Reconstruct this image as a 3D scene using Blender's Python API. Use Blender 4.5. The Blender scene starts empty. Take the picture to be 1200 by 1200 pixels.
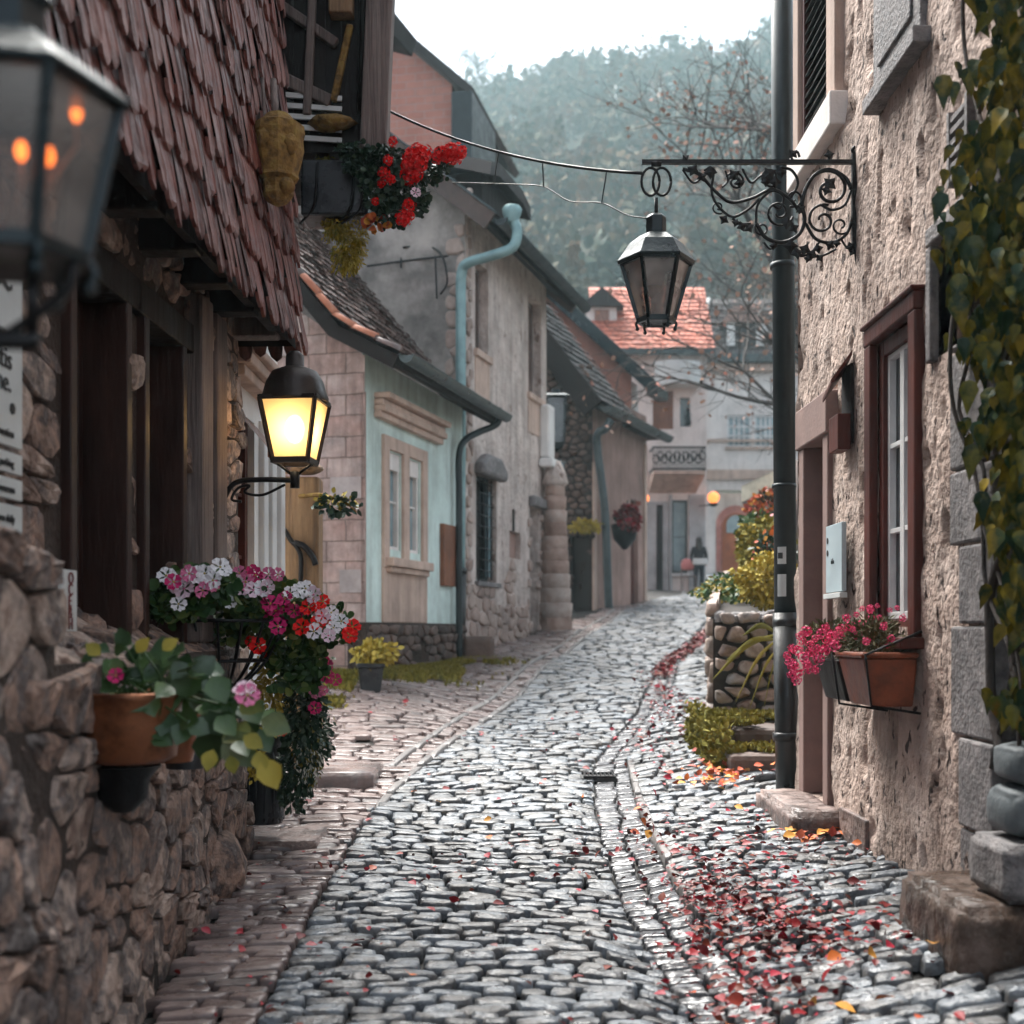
import bpy, math, random
import numpy as np
from mathutils import Vector, Matrix, noise as mnoise
random.seed(7); RNG = np.random.default_rng(11)
R = math.radians
scene = bpy.context.scene
COL = scene.collection
def rnd(a, b): return random.uniform(a, b)
def at(px, py, Y): return Vector(((px-600)/1500*Y, Y, 1.5+(740-py)/1500*Y))
def zat(py, Y): return 1.5+(740-py)/1500*Y
def xat(px, Y): return (px-600)/1500*Y

# ------------------------------------------------------------------ materials
def _n(nt, t, **kw):
    n = nt.nodes.new(t)
    for k, v in kw.items(): setattr(n, k, v)
    return n
def _ramp(nt, cols, const=False):
    r = _n(nt, 'ShaderNodeValToRGB'); cr = r.color_ramp
    if const: cr.interpolation = 'CONSTANT'
    while len(cr.elements) < len(cols): cr.elements.new(.5)
    for i, c in enumerate(cols):
        cr.elements[i].position = i/len(cols) if const else i/max(1, len(cols)-1)
        cr.elements[i].color = (*c, 1)
    return r
MATS = {}
def pmat(name, cols, scale=4, rough=.8, rvar=.1, bump=.4, bscale=35, dist=.01, stretch=(1,1,1), metallic=0, spec=.5,
         island=False, const=False, coord='Object', brick=None, dirt=.35, dscale=1.3, trans=0, coat=0, pits=None, emis=None, planks=None, streak=0):
    if name in MATS: return MATS[name]
    if 'petal' in name or 'leaf' in name or 'foliage' in name or 'moss' in name: spec = .22
    m = bpy.data.materials.new(name); m.use_nodes = True; nt = m.node_tree; L = nt.links.new
    b = nt.nodes['Principled BSDF']
    tc = _n(nt, 'ShaderNodeTexCoord'); mp = _n(nt, 'ShaderNodeMapping'); mp.inputs['Scale'].default_value = stretch
    L(tc.outputs[coord], mp.inputs['Vector']); vec = mp.outputs['Vector']
    nz = _n(nt, 'ShaderNodeTexNoise'); nz.inputs['Scale'].default_value = scale; nz.inputs['Detail'].default_value = 7
    nz.inputs['Roughness'].default_value = .62; L(vec, nz.inputs['Vector'])
    spread = _n(nt, 'ShaderNodeMapRange'); spread.inputs[1].default_value = .3; spread.inputs[2].default_value = .7
    L(nz.outputs['Fac'], spread.inputs[0]); fac = spread.outputs[0]
    if island:
        g = _n(nt, 'ShaderNodeNewGeometry')
        if const: fac = g.outputs['Random Per Island']
        else:
            mx = _n(nt, 'ShaderNodeMath', operation='MULTIPLY_ADD'); mx.inputs[1].default_value = .45
            sb = _n(nt, 'ShaderNodeMath', operation='MULTIPLY'); sb.inputs[1].default_value = .62
            L(g.outputs['Random Per Island'], sb.inputs[0]); L(fac, mx.inputs[0]); L(sb.outputs[0], mx.inputs[2]); fac = mx.outputs[0]
    rp = _ramp(nt, cols, const); L(fac, rp.inputs[0]); col = rp.outputs[0]; hgt = None
    if brick:
        bw, bh, mort, mcol = brick
        bt = _n(nt, 'ShaderNodeTexBrick'); bt.inputs['Scale'].default_value = 1
        bt.inputs['Brick Width'].default_value = bw; bt.inputs['Row Height'].default_value = bh
        bt.inputs['Mortar Size'].default_value = mort; bt.inputs['Mortar Smooth'].default_value = .3
        bt.inputs['Color1'].default_value = (*cols[0], 1); bt.inputs['Color2'].default_value = (*cols[-1], 1); bt.inputs['Mortar'].default_value = (*mcol, 1)
        wn = _n(nt, 'ShaderNodeTexNoise'); wn.inputs['Scale'].default_value = 3
        va = _n(nt, 'ShaderNodeVectorMath', operation='MULTIPLY_ADD'); va.inputs[1].default_value = (.05, .05, .05)
        L(tc.outputs['UV'], wn.inputs['Vector']); L(wn.outputs['Color'], va.inputs[0]); L(tc.outputs['UV'], va.inputs[2]); L(va.outputs[0], bt.inputs['Vector'])
        mx = _n(nt, 'ShaderNodeMix', data_type='RGBA', blend_type='MIX'); mx.inputs[0].default_value = .55
        L(bt.outputs['Color'], mx.inputs[6]); L(col, mx.inputs[7])
        m2 = _n(nt, 'ShaderNodeMix', data_type='RGBA'); L(bt.outputs['Fac'], m2.inputs[0]); L(mx.outputs[2], m2.inputs[6]); m2.inputs[7].default_value = (*mcol, 1)
        col = m2.outputs[2]; hgt = bt.outputs['Fac']
    if planks:
        wv = _n(nt, 'ShaderNodeTexWave'); wv.bands_direction = planks; wv.inputs['Scale'].default_value = 2.2; wv.inputs['Distortion'].default_value = 2.5; wv.inputs['Detail'].default_value = 3
        L(vec, wv.inputs['Vector'])
        mx = _n(nt, 'ShaderNodeMix', data_type='RGBA', blend_type='MULTIPLY'); mx.inputs[0].default_value = .45; L(col, mx.inputs[6]); L(wv.outputs['Color'], mx.inputs[7]); col = mx.outputs[2]
    if dirt:
        dn = _n(nt, 'ShaderNodeTexNoise'); dn.inputs['Scale'].default_value = dscale; dn.inputs['Detail'].default_value = 9; dn.inputs['Roughness'].default_value = .7
        L(tc.outputs['Object'], dn.inputs['Vector'])
        dr = _ramp(nt, [(1-dirt,)*3, (1, 1, 1)]); dr.color_ramp.elements[0].position = .38; dr.color_ramp.elements[1].position = .6
        L(dn.outputs['Fac'], dr.inputs[0])
        mx = _n(nt, 'ShaderNodeMix', data_type='RGBA', blend_type='MULTIPLY'); mx.inputs[0].default_value = 1
        L(col, mx.inputs[6]); L(dr.outputs[0], mx.inputs[7]); col = mx.outputs[2]
    if streak:
        sm_ = _n(nt, 'ShaderNodeMapping'); sm_.inputs['Scale'].default_value = (4.5, 4.5, .45); L(tc.outputs['Object'], sm_.inputs['Vector'])
        sn = _n(nt, 'ShaderNodeTexNoise'); sn.inputs['Scale'].default_value = 1; sn.inputs['Detail'].default_value = 8; sn.inputs['Roughness'].default_value = .68; L(sm_.outputs[0], sn.inputs['Vector'])
        sr = _ramp(nt, [(1-streak, 1-streak*1.05, 1-streak*1.1), (1, 1, 1)]); sr.color_ramp.elements[0].position = .36; sr.color_ramp.elements[1].position = .54; L(sn.outputs['Fac'], sr.inputs[0])
        mx = _n(nt, 'ShaderNodeMix', data_type='RGBA', blend_type='MULTIPLY'); mx.inputs[0].default_value = 1; L(col, mx.inputs[6]); L(sr.outputs[0], mx.inputs[7]); col = mx.outputs[2]
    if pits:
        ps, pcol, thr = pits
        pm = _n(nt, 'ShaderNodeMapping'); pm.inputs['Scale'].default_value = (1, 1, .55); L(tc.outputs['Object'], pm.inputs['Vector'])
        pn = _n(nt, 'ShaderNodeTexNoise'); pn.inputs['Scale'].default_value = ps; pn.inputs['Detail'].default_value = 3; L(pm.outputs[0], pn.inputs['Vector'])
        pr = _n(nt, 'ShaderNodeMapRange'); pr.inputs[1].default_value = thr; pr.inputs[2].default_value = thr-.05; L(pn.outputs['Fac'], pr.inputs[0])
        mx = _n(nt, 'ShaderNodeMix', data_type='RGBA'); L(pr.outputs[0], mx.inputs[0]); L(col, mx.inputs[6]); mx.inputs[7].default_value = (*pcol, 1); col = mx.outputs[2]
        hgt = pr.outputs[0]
    L(col, b.inputs['Base Color'])
    b.inputs['Metallic'].default_value = metallic; b.inputs['Specular IOR Level'].default_value = spec
    if coat: b.inputs['Coat Weight'].default_value = coat; b.inputs['Coat Roughness'].default_value = .12
    rr = _n(nt, 'ShaderNodeMapRange'); rr.inputs[3].default_value = max(.03, rough-rvar); rr.inputs[4].default_value = min(1, rough+rvar)
    L(nz.outputs['Fac'], rr.inputs[0]); rr.inputs[1].default_value = .35; rr.inputs[2].default_value = .65; L(rr.outputs[0], b.inputs['Roughness'])
    if trans: b.inputs['Subsurface Weight'].default_value = 0
    if bump:
        bn = _n(nt, 'ShaderNodeTexNoise'); bn.inputs['Scale'].default_value = bscale; bn.inputs['Detail'].default_value = 5
        L(vec, bn.inputs['Vector'])
        bp = _n(nt, 'ShaderNodeBump'); bp.inputs['Strength'].default_value = bump; bp.inputs['Distance'].default_value = dist
        L(bn.outputs['Fac'], bp.inputs['Height']); out = bp.outputs[0]
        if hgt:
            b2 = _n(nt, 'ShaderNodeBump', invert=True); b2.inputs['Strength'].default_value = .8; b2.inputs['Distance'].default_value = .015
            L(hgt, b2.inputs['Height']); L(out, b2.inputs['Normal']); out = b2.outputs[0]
        L(out, b.inputs['Normal'])
    MATS[name] = m; return m
def emat(name, col, s):
    m = bpy.data.materials.new(name); m.use_nodes = True; b = m.node_tree.nodes['Principled BSDF']
    b.inputs['Base Color'].default_value = (*col, 1); b.inputs['Emission Color'].default_value = (*col, 1); b.inputs['Emission Strength'].default_value = s
    MATS[name] = m; return m
def glassmat(name, tint, gloss=.12, frost=.35, rough=.08):
    m = bpy.data.materials.new(name); m.use_nodes = True; nt = m.node_tree; L = nt.links.new
    nt.nodes.remove(nt.nodes['Principled BSDF']); o = nt.nodes['Material Output']
    t = _n(nt, 'ShaderNodeBsdfTransparent'); t.inputs[0].default_value = (*tint, 1)
    d = _n(nt, 'ShaderNodeBsdfPrincipled'); d.inputs['Base Color'].default_value = (.42, .38, .35, 1); d.inputs['Roughness'].default_value = .5
    nz = _n(nt, 'ShaderNodeTexNoise'); nz.inputs['Scale'].default_value = 6; tc = _n(nt, 'ShaderNodeTexCoord'); L(tc.outputs['Object'], nz.inputs['Vector'])
    mr = _n(nt, 'ShaderNodeMapRange'); mr.inputs[1].default_value = .3; mr.inputs[2].default_value = .7; mr.inputs[3].default_value = frost*.6; mr.inputs[4].default_value = min(1, frost*1.4); L(nz.outputs['Fac'], mr.inputs[0])
    m1 = _n(nt, 'ShaderNodeMixShader'); L(mr.outputs[0], m1.inputs[0]); L(t.outputs[0], m1.inputs[1]); L(d.outputs[0], m1.inputs[2])
    g = _n(nt, 'ShaderNodeBsdfGlossy'); g.inputs['Roughness'].default_value = rough; g.inputs[0].default_value = (.9, .95, 1, 1)
    f = _n(nt, 'ShaderNodeFresnel'); f.inputs[0].default_value = 1.5
    ad = _n(nt, 'ShaderNodeMath', operation='ADD'); ad.inputs[1].default_value = gloss; L(f.outputs[0], ad.inputs[0])
    m2 = _n(nt, 'ShaderNodeMixShader'); L(ad.outputs[0], m2.inputs[0]); L(m1.outputs[0], m2.inputs[1]); L(g.outputs[0], m2.inputs[2])
    L(m2.outputs[0], o.inputs[0]); MATS[name] = m; return m

M_cobble = pmat('wet_cobble', [(.035,.038,.043),(.115,.128,.145),(.215,.24,.268),(.155,.148,.142),(.075,.082,.092),(.18,.20,.225)], island=True, rough=.40, rvar=.15, scale=9, bump=1, bscale=30, dist=.014, spec=.62, dirt=.5, dscale=7)
M_paving = pmat('old_paving', [(.08,.058,.054),(.20,.15,.14),(.28,.215,.20),(.14,.125,.125)], island=True, rough=.33, rvar=.15, bump=.5, bscale=26, dist=.012, dirt=.45)
M_joint = pmat('joint_earth', [(.007,.0055,.005),(.02,.015,.011)], rough=.8, bump=.8, bscale=60)
M_ground = pmat('ground_earth', [(.05,.045,.03),(.09,.07,.045)], rough=.9, bump=.6)
M_kerb = pmat('kerb_stone', [(.17,.16,.16),(.27,.25,.24)], rough=.4, bump=.4, island=True)
M_rubble = pmat('rubble_stone', [(.07,.045,.036),(.24,.15,.115),(.52,.39,.32),(.14,.115,.11),(.38,.24,.18),(.09,.066,.06),(.30,.26,.245)], island=True, scale=7, rough=.75, bump=.9, bscale=22, dist=.03, dirt=.5, dscale=5)
M_mortar = pmat('brown_mortar', [(.028,.018,.013),(.075,.048,.036)], rough=.95, bump=1, bscale=30, dist=.03)
M_pebble = pmat('warm_fieldstone', [(.10,.08,.075),(.27,.19,.155),(.36,.27,.22),(.13,.13,.135)], island=True, rough=.6, bump=.7, bscale=22, dist=.02, dirt=.4, dscale=4)
M_darkrub = pmat('dark_fieldstone', [(.03,.022,.02),(.11,.075,.062),(.21,.145,.12)], island=True, rough=.8, bump=.6, bscale=15, dist=.02)
M_blackmortar = pmat('dark_mortar', [(.02,.016,.014),(.045,.035,.03)], rough=.95)
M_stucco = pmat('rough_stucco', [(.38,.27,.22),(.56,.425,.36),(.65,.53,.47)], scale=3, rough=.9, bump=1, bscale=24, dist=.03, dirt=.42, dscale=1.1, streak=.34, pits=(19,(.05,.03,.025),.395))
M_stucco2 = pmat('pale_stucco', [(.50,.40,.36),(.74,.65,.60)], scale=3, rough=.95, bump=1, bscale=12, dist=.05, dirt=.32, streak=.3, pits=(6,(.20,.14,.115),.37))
M_graystucco = pmat('grey_weathered_stucco', [(.16,.145,.135),(.36,.325,.30),(.50,.44,.41)], scale=.9, rough=.95, bump=.5, bscale=10, dist=.02, dirt=.6, dscale=.8)
M_pinkbrick = pmat('pink_sandstone_block', [(.42,.24,.20),(.56,.40,.355),(.52,.44,.42)], scale=2.2, rough=.85, bump=.4, brick=(.52,.27,.012,(.30,.21,.18)), dirt=.4, dscale=3, streak=.3)
M_mint = pmat('mint_plaster', [(.60,.74,.69),(.70,.82,.78)], scale=1.5, rough=.85, bump=.4, bscale=8, dirt=.28, streak=.22)
M_peach = pmat('peach_stone_trim', [(.52,.37,.30),(.62,.46,.38)], rough=.8, bump=.3, dirt=.25, streak=.25)
M_pinktrim = pmat('dusty_rose_trim', [(.20,.125,.11),(.27,.175,.15)], rough=.75, bump=.25, dirt=.2)
M_salmon = pmat('salmon_plaster', [(.50,.21,.155),(.60,.28,.21)], scale=1.2, rough=.85, bump=.3, dirt=.15)
M_rose = pmat('rose_plaster', [(.33,.20,.165),(.43,.28,.235)], scale=1.2, rough=.85, bump=.3, dirt=.3, streak=.3)
M_cream = pmat('cream_plaster', [(.74,.67,.63),(.84,.79,.76)], scale=1, rough=.85, bump=.3, dirt=.2, streak=.15)
M_white = pmat('white_plaster', [(.66,.64,.62),(.78,.77,.75)], scale=1, rough=.85, bump=.2, dirt=.18)
M_whitewood = pmat('white_painted_wood', [(.58,.58,.58),(.72,.72,.71)], rough=.5, bump=.2, dirt=.15)
M_greyst = pmat('grey_granite', [(.10,.095,.10),(.20,.185,.185),(.28,.255,.25)], scale=18, rough=.7, bump=.7, bscale=45, dist=.015, dirt=.4, dscale=4)
M_step = pmat('worn_sandstone_step', [(.09,.065,.058),(.19,.135,.12),(.26,.195,.175)], scale=6, rough=.5, rvar=.2, bump=.9, bscale=14, dist=.03, dirt=.5, dscale=3)
M_wetstep = pmat('wet_mossy_step', [(.035,.025,.02),(.10,.07,.055),(.17,.12,.10)], scale=5, rough=.32, rvar=.2, bump=1, bscale=12, dist=.035, dirt=.6, dscale=4)
M_bluest = pmat('blue_grey_stone', [(.09,.11,.12),(.17,.19,.20)], scale=5, rough=.6, bump=.4)
M_rooftile = pmat('brown_clay_tile', [(.03,.018,.016),(.075,.042,.035),(.13,.08,.068),(.05,.036,.035)], island=True, rough=.36, rvar=.15, bump=.4, bscale=20, spec=.6)
M_blacktile = pmat('black_slate_tile', [(.012,.010,.010),(.026,.021,.021),(.048,.038,.036)], island=True, spec=.3, rough=.6, bump=.3)
M_redroof = pmat('red_clay_tile', [(.42,.10,.06),(.58,.165,.10),(.66,.23,.15)], island=True, rough=.7, bump=.3)
M_orange = pmat('orange_clay_tile', [(.32,.09,.04),(.45,.16,.08)], island=True, rough=.55, bump=.4)
M_shingle = pmat('oxblood_shingle', [(.05,.014,.010),(.15,.040,.030),(.20,.062,.046),(.27,.13,.11),(.07,.018,.014),(.17,.046,.034)], island=True, scale=9, stretch=(2,2,.35), spec=.35, rough=.5, rvar=.2, bump=.7, bscale=30, dist=.01, dirt=.4, dscale=6)
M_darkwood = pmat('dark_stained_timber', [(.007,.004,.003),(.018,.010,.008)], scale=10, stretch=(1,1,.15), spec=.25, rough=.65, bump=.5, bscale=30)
M_redwood = pmat('red_brown_window_wood', [(.05,.010,.007),(.12,.026,.016)], scale=8, stretch=(1,1,.2), spec=.3, rough=.5, bump=.35, bscale=30)
M_brownwood = pmat('dark_brown_window_wood', [(.018,.007,.005),(.052,.019,.012)], scale=8, stretch=(1,1,.2), spec=.3, rough=.5, bump=.4, bscale=30)
M_greywood = pmat('weathered_grey_timber', [(.10,.075,.065),(.19,.145,.13),(.26,.21,.19)], scale=9, stretch=(2,2,.12), rough=.8, bump=1, bscale=20, dist=.02)
M_oak = pmat('honey_oak_timber', [(.10,.055,.025),(.25,.145,.07),(.34,.21,.11)], scale=8, stretch=(3,3,.2), rough=.7, bump=.7, bscale=22, dist=.01)
M_carve = pmat('mossy_carved_wood', [(.08,.05,.02),(.28,.16,.05),(.34,.24,.07)], scale=14, rough=.85, bump=1, bscale=30, dist=.02)
M_board = pmat('brown_board', [(.17,.06,.03),(.25,.10,.05)], scale=8, stretch=(1,1,.2), rough=.6, bump=.4)
M_iron = pmat('black_wrought_iron', [(.008,.008,.009),(.022,.021,.022)], rough=.38, metallic=.6, bump=.3, bscale=60, dirt=0)
M_teal = pmat('dark_teal_lantern_metal', [(.003,.010,.013),(.008,.022,.027)], rough=.33, metallic=.3, bump=.25, bscale=50, dirt=.2)
M_brownmetal = pmat('bronzed_lamp_cap', [(.028,.02,.017),(.06,.043,.036)], rough=.4, metallic=.5, bump=.2, dirt=.2)
M_pipe = pmat('dark_teal_drainpipe', [(.012,.021,.024),(.026,.038,.042)], rough=.42, metallic=.1, spec=.4, bump=.1, dirt=.3)
M_pipeblack = pmat('black_cast_iron_pipe', [(.008,.008,.009),(.02,.02,.02)], rough=.35, bump=.2, dirt=.2)
M_verdigris = pmat('pale_verdigris_pipe', [(.17,.29,.30),(.26,.40,.41)], rough=.45, metallic=.2, bump=.1, dirt=.35)
M_gutter = pmat('grey_green_gutter', [(.03,.045,.048),(.07,.095,.10)], rough=.35, metallic=.2, bump=.1, dirt=.3)
M_copper = pmat('dull_copper_pot', [(.20,.06,.025),(.36,.13,.055),(.10,.04,.025)], scale=5, rough=.38, metallic=.55, bump=.15, dirt=.5, dscale=5)
M_terra = pmat('terracotta', [(.20,.045,.016),(.34,.085,.03)], rough=.55, bump=.3, dirt=.5, dscale=5)
M_blackpot = pmat('black_glazed_pot', [(.012,.014,.017),(.03,.033,.038)], rough=.3, bump=.15, dirt=.2)
M_darkglass = pmat('dark_window_glass', [(.012,.016,.018),(.03,.04,.045)], rough=.07, rvar=.03, bump=0, spec=.8, dirt=0)
M_lightglass = pmat('pale_reflecting_glass', [(.16,.24,.27),(.26,.36,.39)], rough=.12, rvar=.04, bump=0, spec=.8, dirt=0)
M_curtain = pmat('white_net_curtain', [(.50,.45,.44),(.62,.57,.56)], rough=.9, bump=.2, dirt=0)
M_sign = pmat('white_enamel_sign', [(.55,.57,.56),(.66,.68,.67)], rough=.35, bump=0, dirt=.15)
M_bluesign = pmat('pale_blue_enamel_sign', [(.40,.49,.53),(.48,.57,.60)], rough=.4, bump=0, dirt=.15)
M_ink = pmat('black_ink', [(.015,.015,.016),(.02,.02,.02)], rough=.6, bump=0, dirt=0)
M_redink = pmat('dark_red_ink', [(.14,.02,.02),(.18,.03,.03)], rough=.6, bump=0, dirt=0)
M_bark = pmat('dark_bark', [(.035,.028,.026),(.075,.06,.055)], rough=.9, bump=.6)
M_soil = pmat('dark_soil', [(.015,.01,.008),(.03,.02,.015)], rough=.95, bump=.8)
M_leaf = pmat('green_leaf', [(.012,.035,.016),(.03,.075,.025),(.06,.11,.03),(.14,.15,.03)], island=True, rough=.4, bump=.3, bscale=40, dirt=0)
M_leafdark = pmat('dark_green_leaf', [(.010,.028,.018),(.022,.05,.03),(.05,.075,.04)], island=True, rough=.4, bump=.3, dirt=0)
M_vine = pmat('autumn_vine_leaf', [(.20,.08,.012),(.09,.10,.015),(.022,.055,.026),(.014,.038,.020),(.19,.17,.022),(.018,.048,.022),(.26,.19,.02),(.03,.06,.018),(.32,.22,.02),(.36,.26,.03)], island=True, rough=.36, bump=.4, bscale=40, dirt=.2, dscale=12)
M_yellowleaf = pmat('yellow_foliage', [(.18,.14,.02),(.34,.24,.03),(.42,.33,.06),(.14,.15,.03)], island=True, rough=.6, bump=.2, dirt=0)
M_mossgreen = pmat('yellow_green_moss', [(.07,.075,.015),(.17,.15,.025),(.26,.20,.04)], island=True, rough=.85, bump=.8, dirt=0)
M_redleaf = pmat('fallen_red_leaf', [(.12,.010,.012),(.26,.015,.02),(.17,.014,.014),(.20,.04,.022),(.07,.022,.016),(.34,.02,.04),(.15,.02,.02)], island=True, const=True, rough=.45, bump=.2, dirt=0)
M_orangeleaf = pmat('fallen_orange_leaf', [(.55,.14,.03),(.42,.08,.03),(.60,.28,.05),(.35,.05,.03)], island=True, const=True, rough=.5, bump=.2, dirt=0)
M_pfw = pmat('white_petal', [(.72,.70,.74),(.85,.84,.86)], rough=.6, bump=0, dirt=0)
M_pfp = pmat('pink_petal', [(.62,.10,.24),(.72,.26,.42)], rough=.6, bump=0, dirt=0)
M_pfm = pmat('magenta_petal', [(.42,.01,.10),(.58,.03,.16)], rough=.6, bump=0, dirt=0)
M_pfr = pmat('scarlet_petal', [(.60,.006,.006),(.85,.012,.01)], rough=.55, bump=0, dirt=0)
M_pfh = pmat('hot_pink_petal', [(.62,.03,.13),(.80,.10,.24)], rough=.6, bump=0, dirt=0)
M_far = pmat('far_woodland_leaf', [(.018,.03,.018),(.035,.05,.026),(.08,.06,.028),(.14,.065,.028),(.022,.038,.024)], scale=.09, rough=.9, bump=0, dirt=0)
M_hill = pmat('hill_ground', [(.03,.038,.02),(.06,.05,.03)], scale=.1, rough=1, bump=0, dirt=0)
M_lampglass = emat('lit_frosted_glass', (1.0,.56,.16), .55)
M_bulb = emat('glowing_bulb', (1.0,.78,.50), 7)
M_candle = emat('orange_candle_bulb', (1.0,.22,.03), 1.2)
M_globe = emat('orange_globe_light', (1.0,.25,.06), .5)
def translucent(name, tcol, dcol, k):
    m = bpy.data.materials.new(name); m.use_nodes = True; nt = m.node_tree; L = nt.links.new
    nt.nodes.remove(nt.nodes['Principled BSDF']); o = nt.nodes['Material Output']
    t = _n(nt, 'ShaderNodeBsdfTransparent'); t.inputs[0].default_value = (*tcol, 1)
    d = _n(nt, 'ShaderNodeBsdfTranslucent'); d.inputs[0].default_value = (*dcol, 1)
    g = _n(nt, 'ShaderNodeBsdfGlossy'); g.inputs['Roughness'].default_value = .15
    m1 = _n(nt, 'ShaderNodeMixShader'); m1.inputs[0].default_value = k; L(t.outputs[0], m1.inputs[1]); L(d.outputs[0], m1.inputs[2])
    m2 = _n(nt, 'ShaderNodeMixShader'); m2.inputs[0].default_value = .06; L(m1.outputs[0], m2.inputs[1]); L(g.outputs[0], m2.inputs[2])
    L(m2.outputs[0], o.inputs[0]); return m
M_lampfrost = translucent('frosted_amber_glass', (1,.80,.48), (1.0,.72,.36), .86)
M_glass = glassmat('smoky_lantern_glass', (.72,.66,.60), .06, .5)
M_nearglass = glassmat('near_lantern_glass', (.85,.74,.66), .03, .30)
M_clear = glassmat('clear_window_glass', (.85,.87,.87), .05, .04)
M_canvas = pmat('cream_canvas', [(.70,.66,.52),(.80,.76,.62)], rough=.9, bump=.3)
M_orangedoor = pmat('orange_wood_door', [(.42,.10,.025),(.55,.16,.05)], scale=4, rough=.55, bump=.3)
M_pinkstone = pmat('pink_painted_arch', [(.62,.23,.19),(.70,.32,.27)], rough=.8, bump=.3)
M_skin = pmat('skin', [(.42,.25,.19),(.48,.29,.22)], rough=.6, bump=0, dirt=0)
M_hair = pmat('dark_hair', [(.015,.01,.008),(.03,.02,.015)], rough=.6, bump=.3, dirt=0)
M_coat = pmat('black_coat', [(.012,.012,.015),(.025,.025,.03)], rough=.85, bump=.2, dirt=0)
M_trouser = pmat('navy_trousers', [(.012,.016,.024),(.02,.026,.036)], rough=.85, bump=.2, dirt=0)
M_pinkcloth = pmat('pink_cloth', [(.5,.17,.17),(.6,.24,.22)], rough=.85, bump=.2, dirt=0)
M_lettering = M_ink

# ------------------------------------------------------------------ object helpers
def tag(o, label=None, cat=None, group=None, kind=None):
    if label: o['label'] = label
    if cat: o['category'] = cat
    if group: o['group'] = group
    if kind: o['kind'] = kind
    return o
MWORLD = {}
def root(name, loc, label, cat, group=None, th=0):
    o = bpy.data.objects.new(name, None); COL.objects.link(o); o.location = loc; o.rotation_euler = (0, 0, th)
    o.empty_display_size = .1
    MWORLD[o.name] = Matrix.Translation(Vector(loc)) @ Matrix.Rotation(th, 4, 'Z')
    return tag(o, label, cat, group)
def mesh_obj(name, me, mat, parent=None, smooth=False):
    o = bpy.data.objects.new(name, me); COL.objects.link(o)
    mats = mat if isinstance(mat, (list, tuple)) else [mat]
    for m in mats: me.materials.append(m)
    if parent is not None:
        o.parent = parent; MWORLD[o.name] = MWORLD[parent.name]
    else: MWORLD[o.name] = Matrix.Identity(4)
    if smooth: me.polygons.foreach_set('use_smooth', np.ones(len(me.polygons), dtype=bool))
    me.update()
    return o
ID = lambda s, n, z: (s, -n, z)
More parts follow.
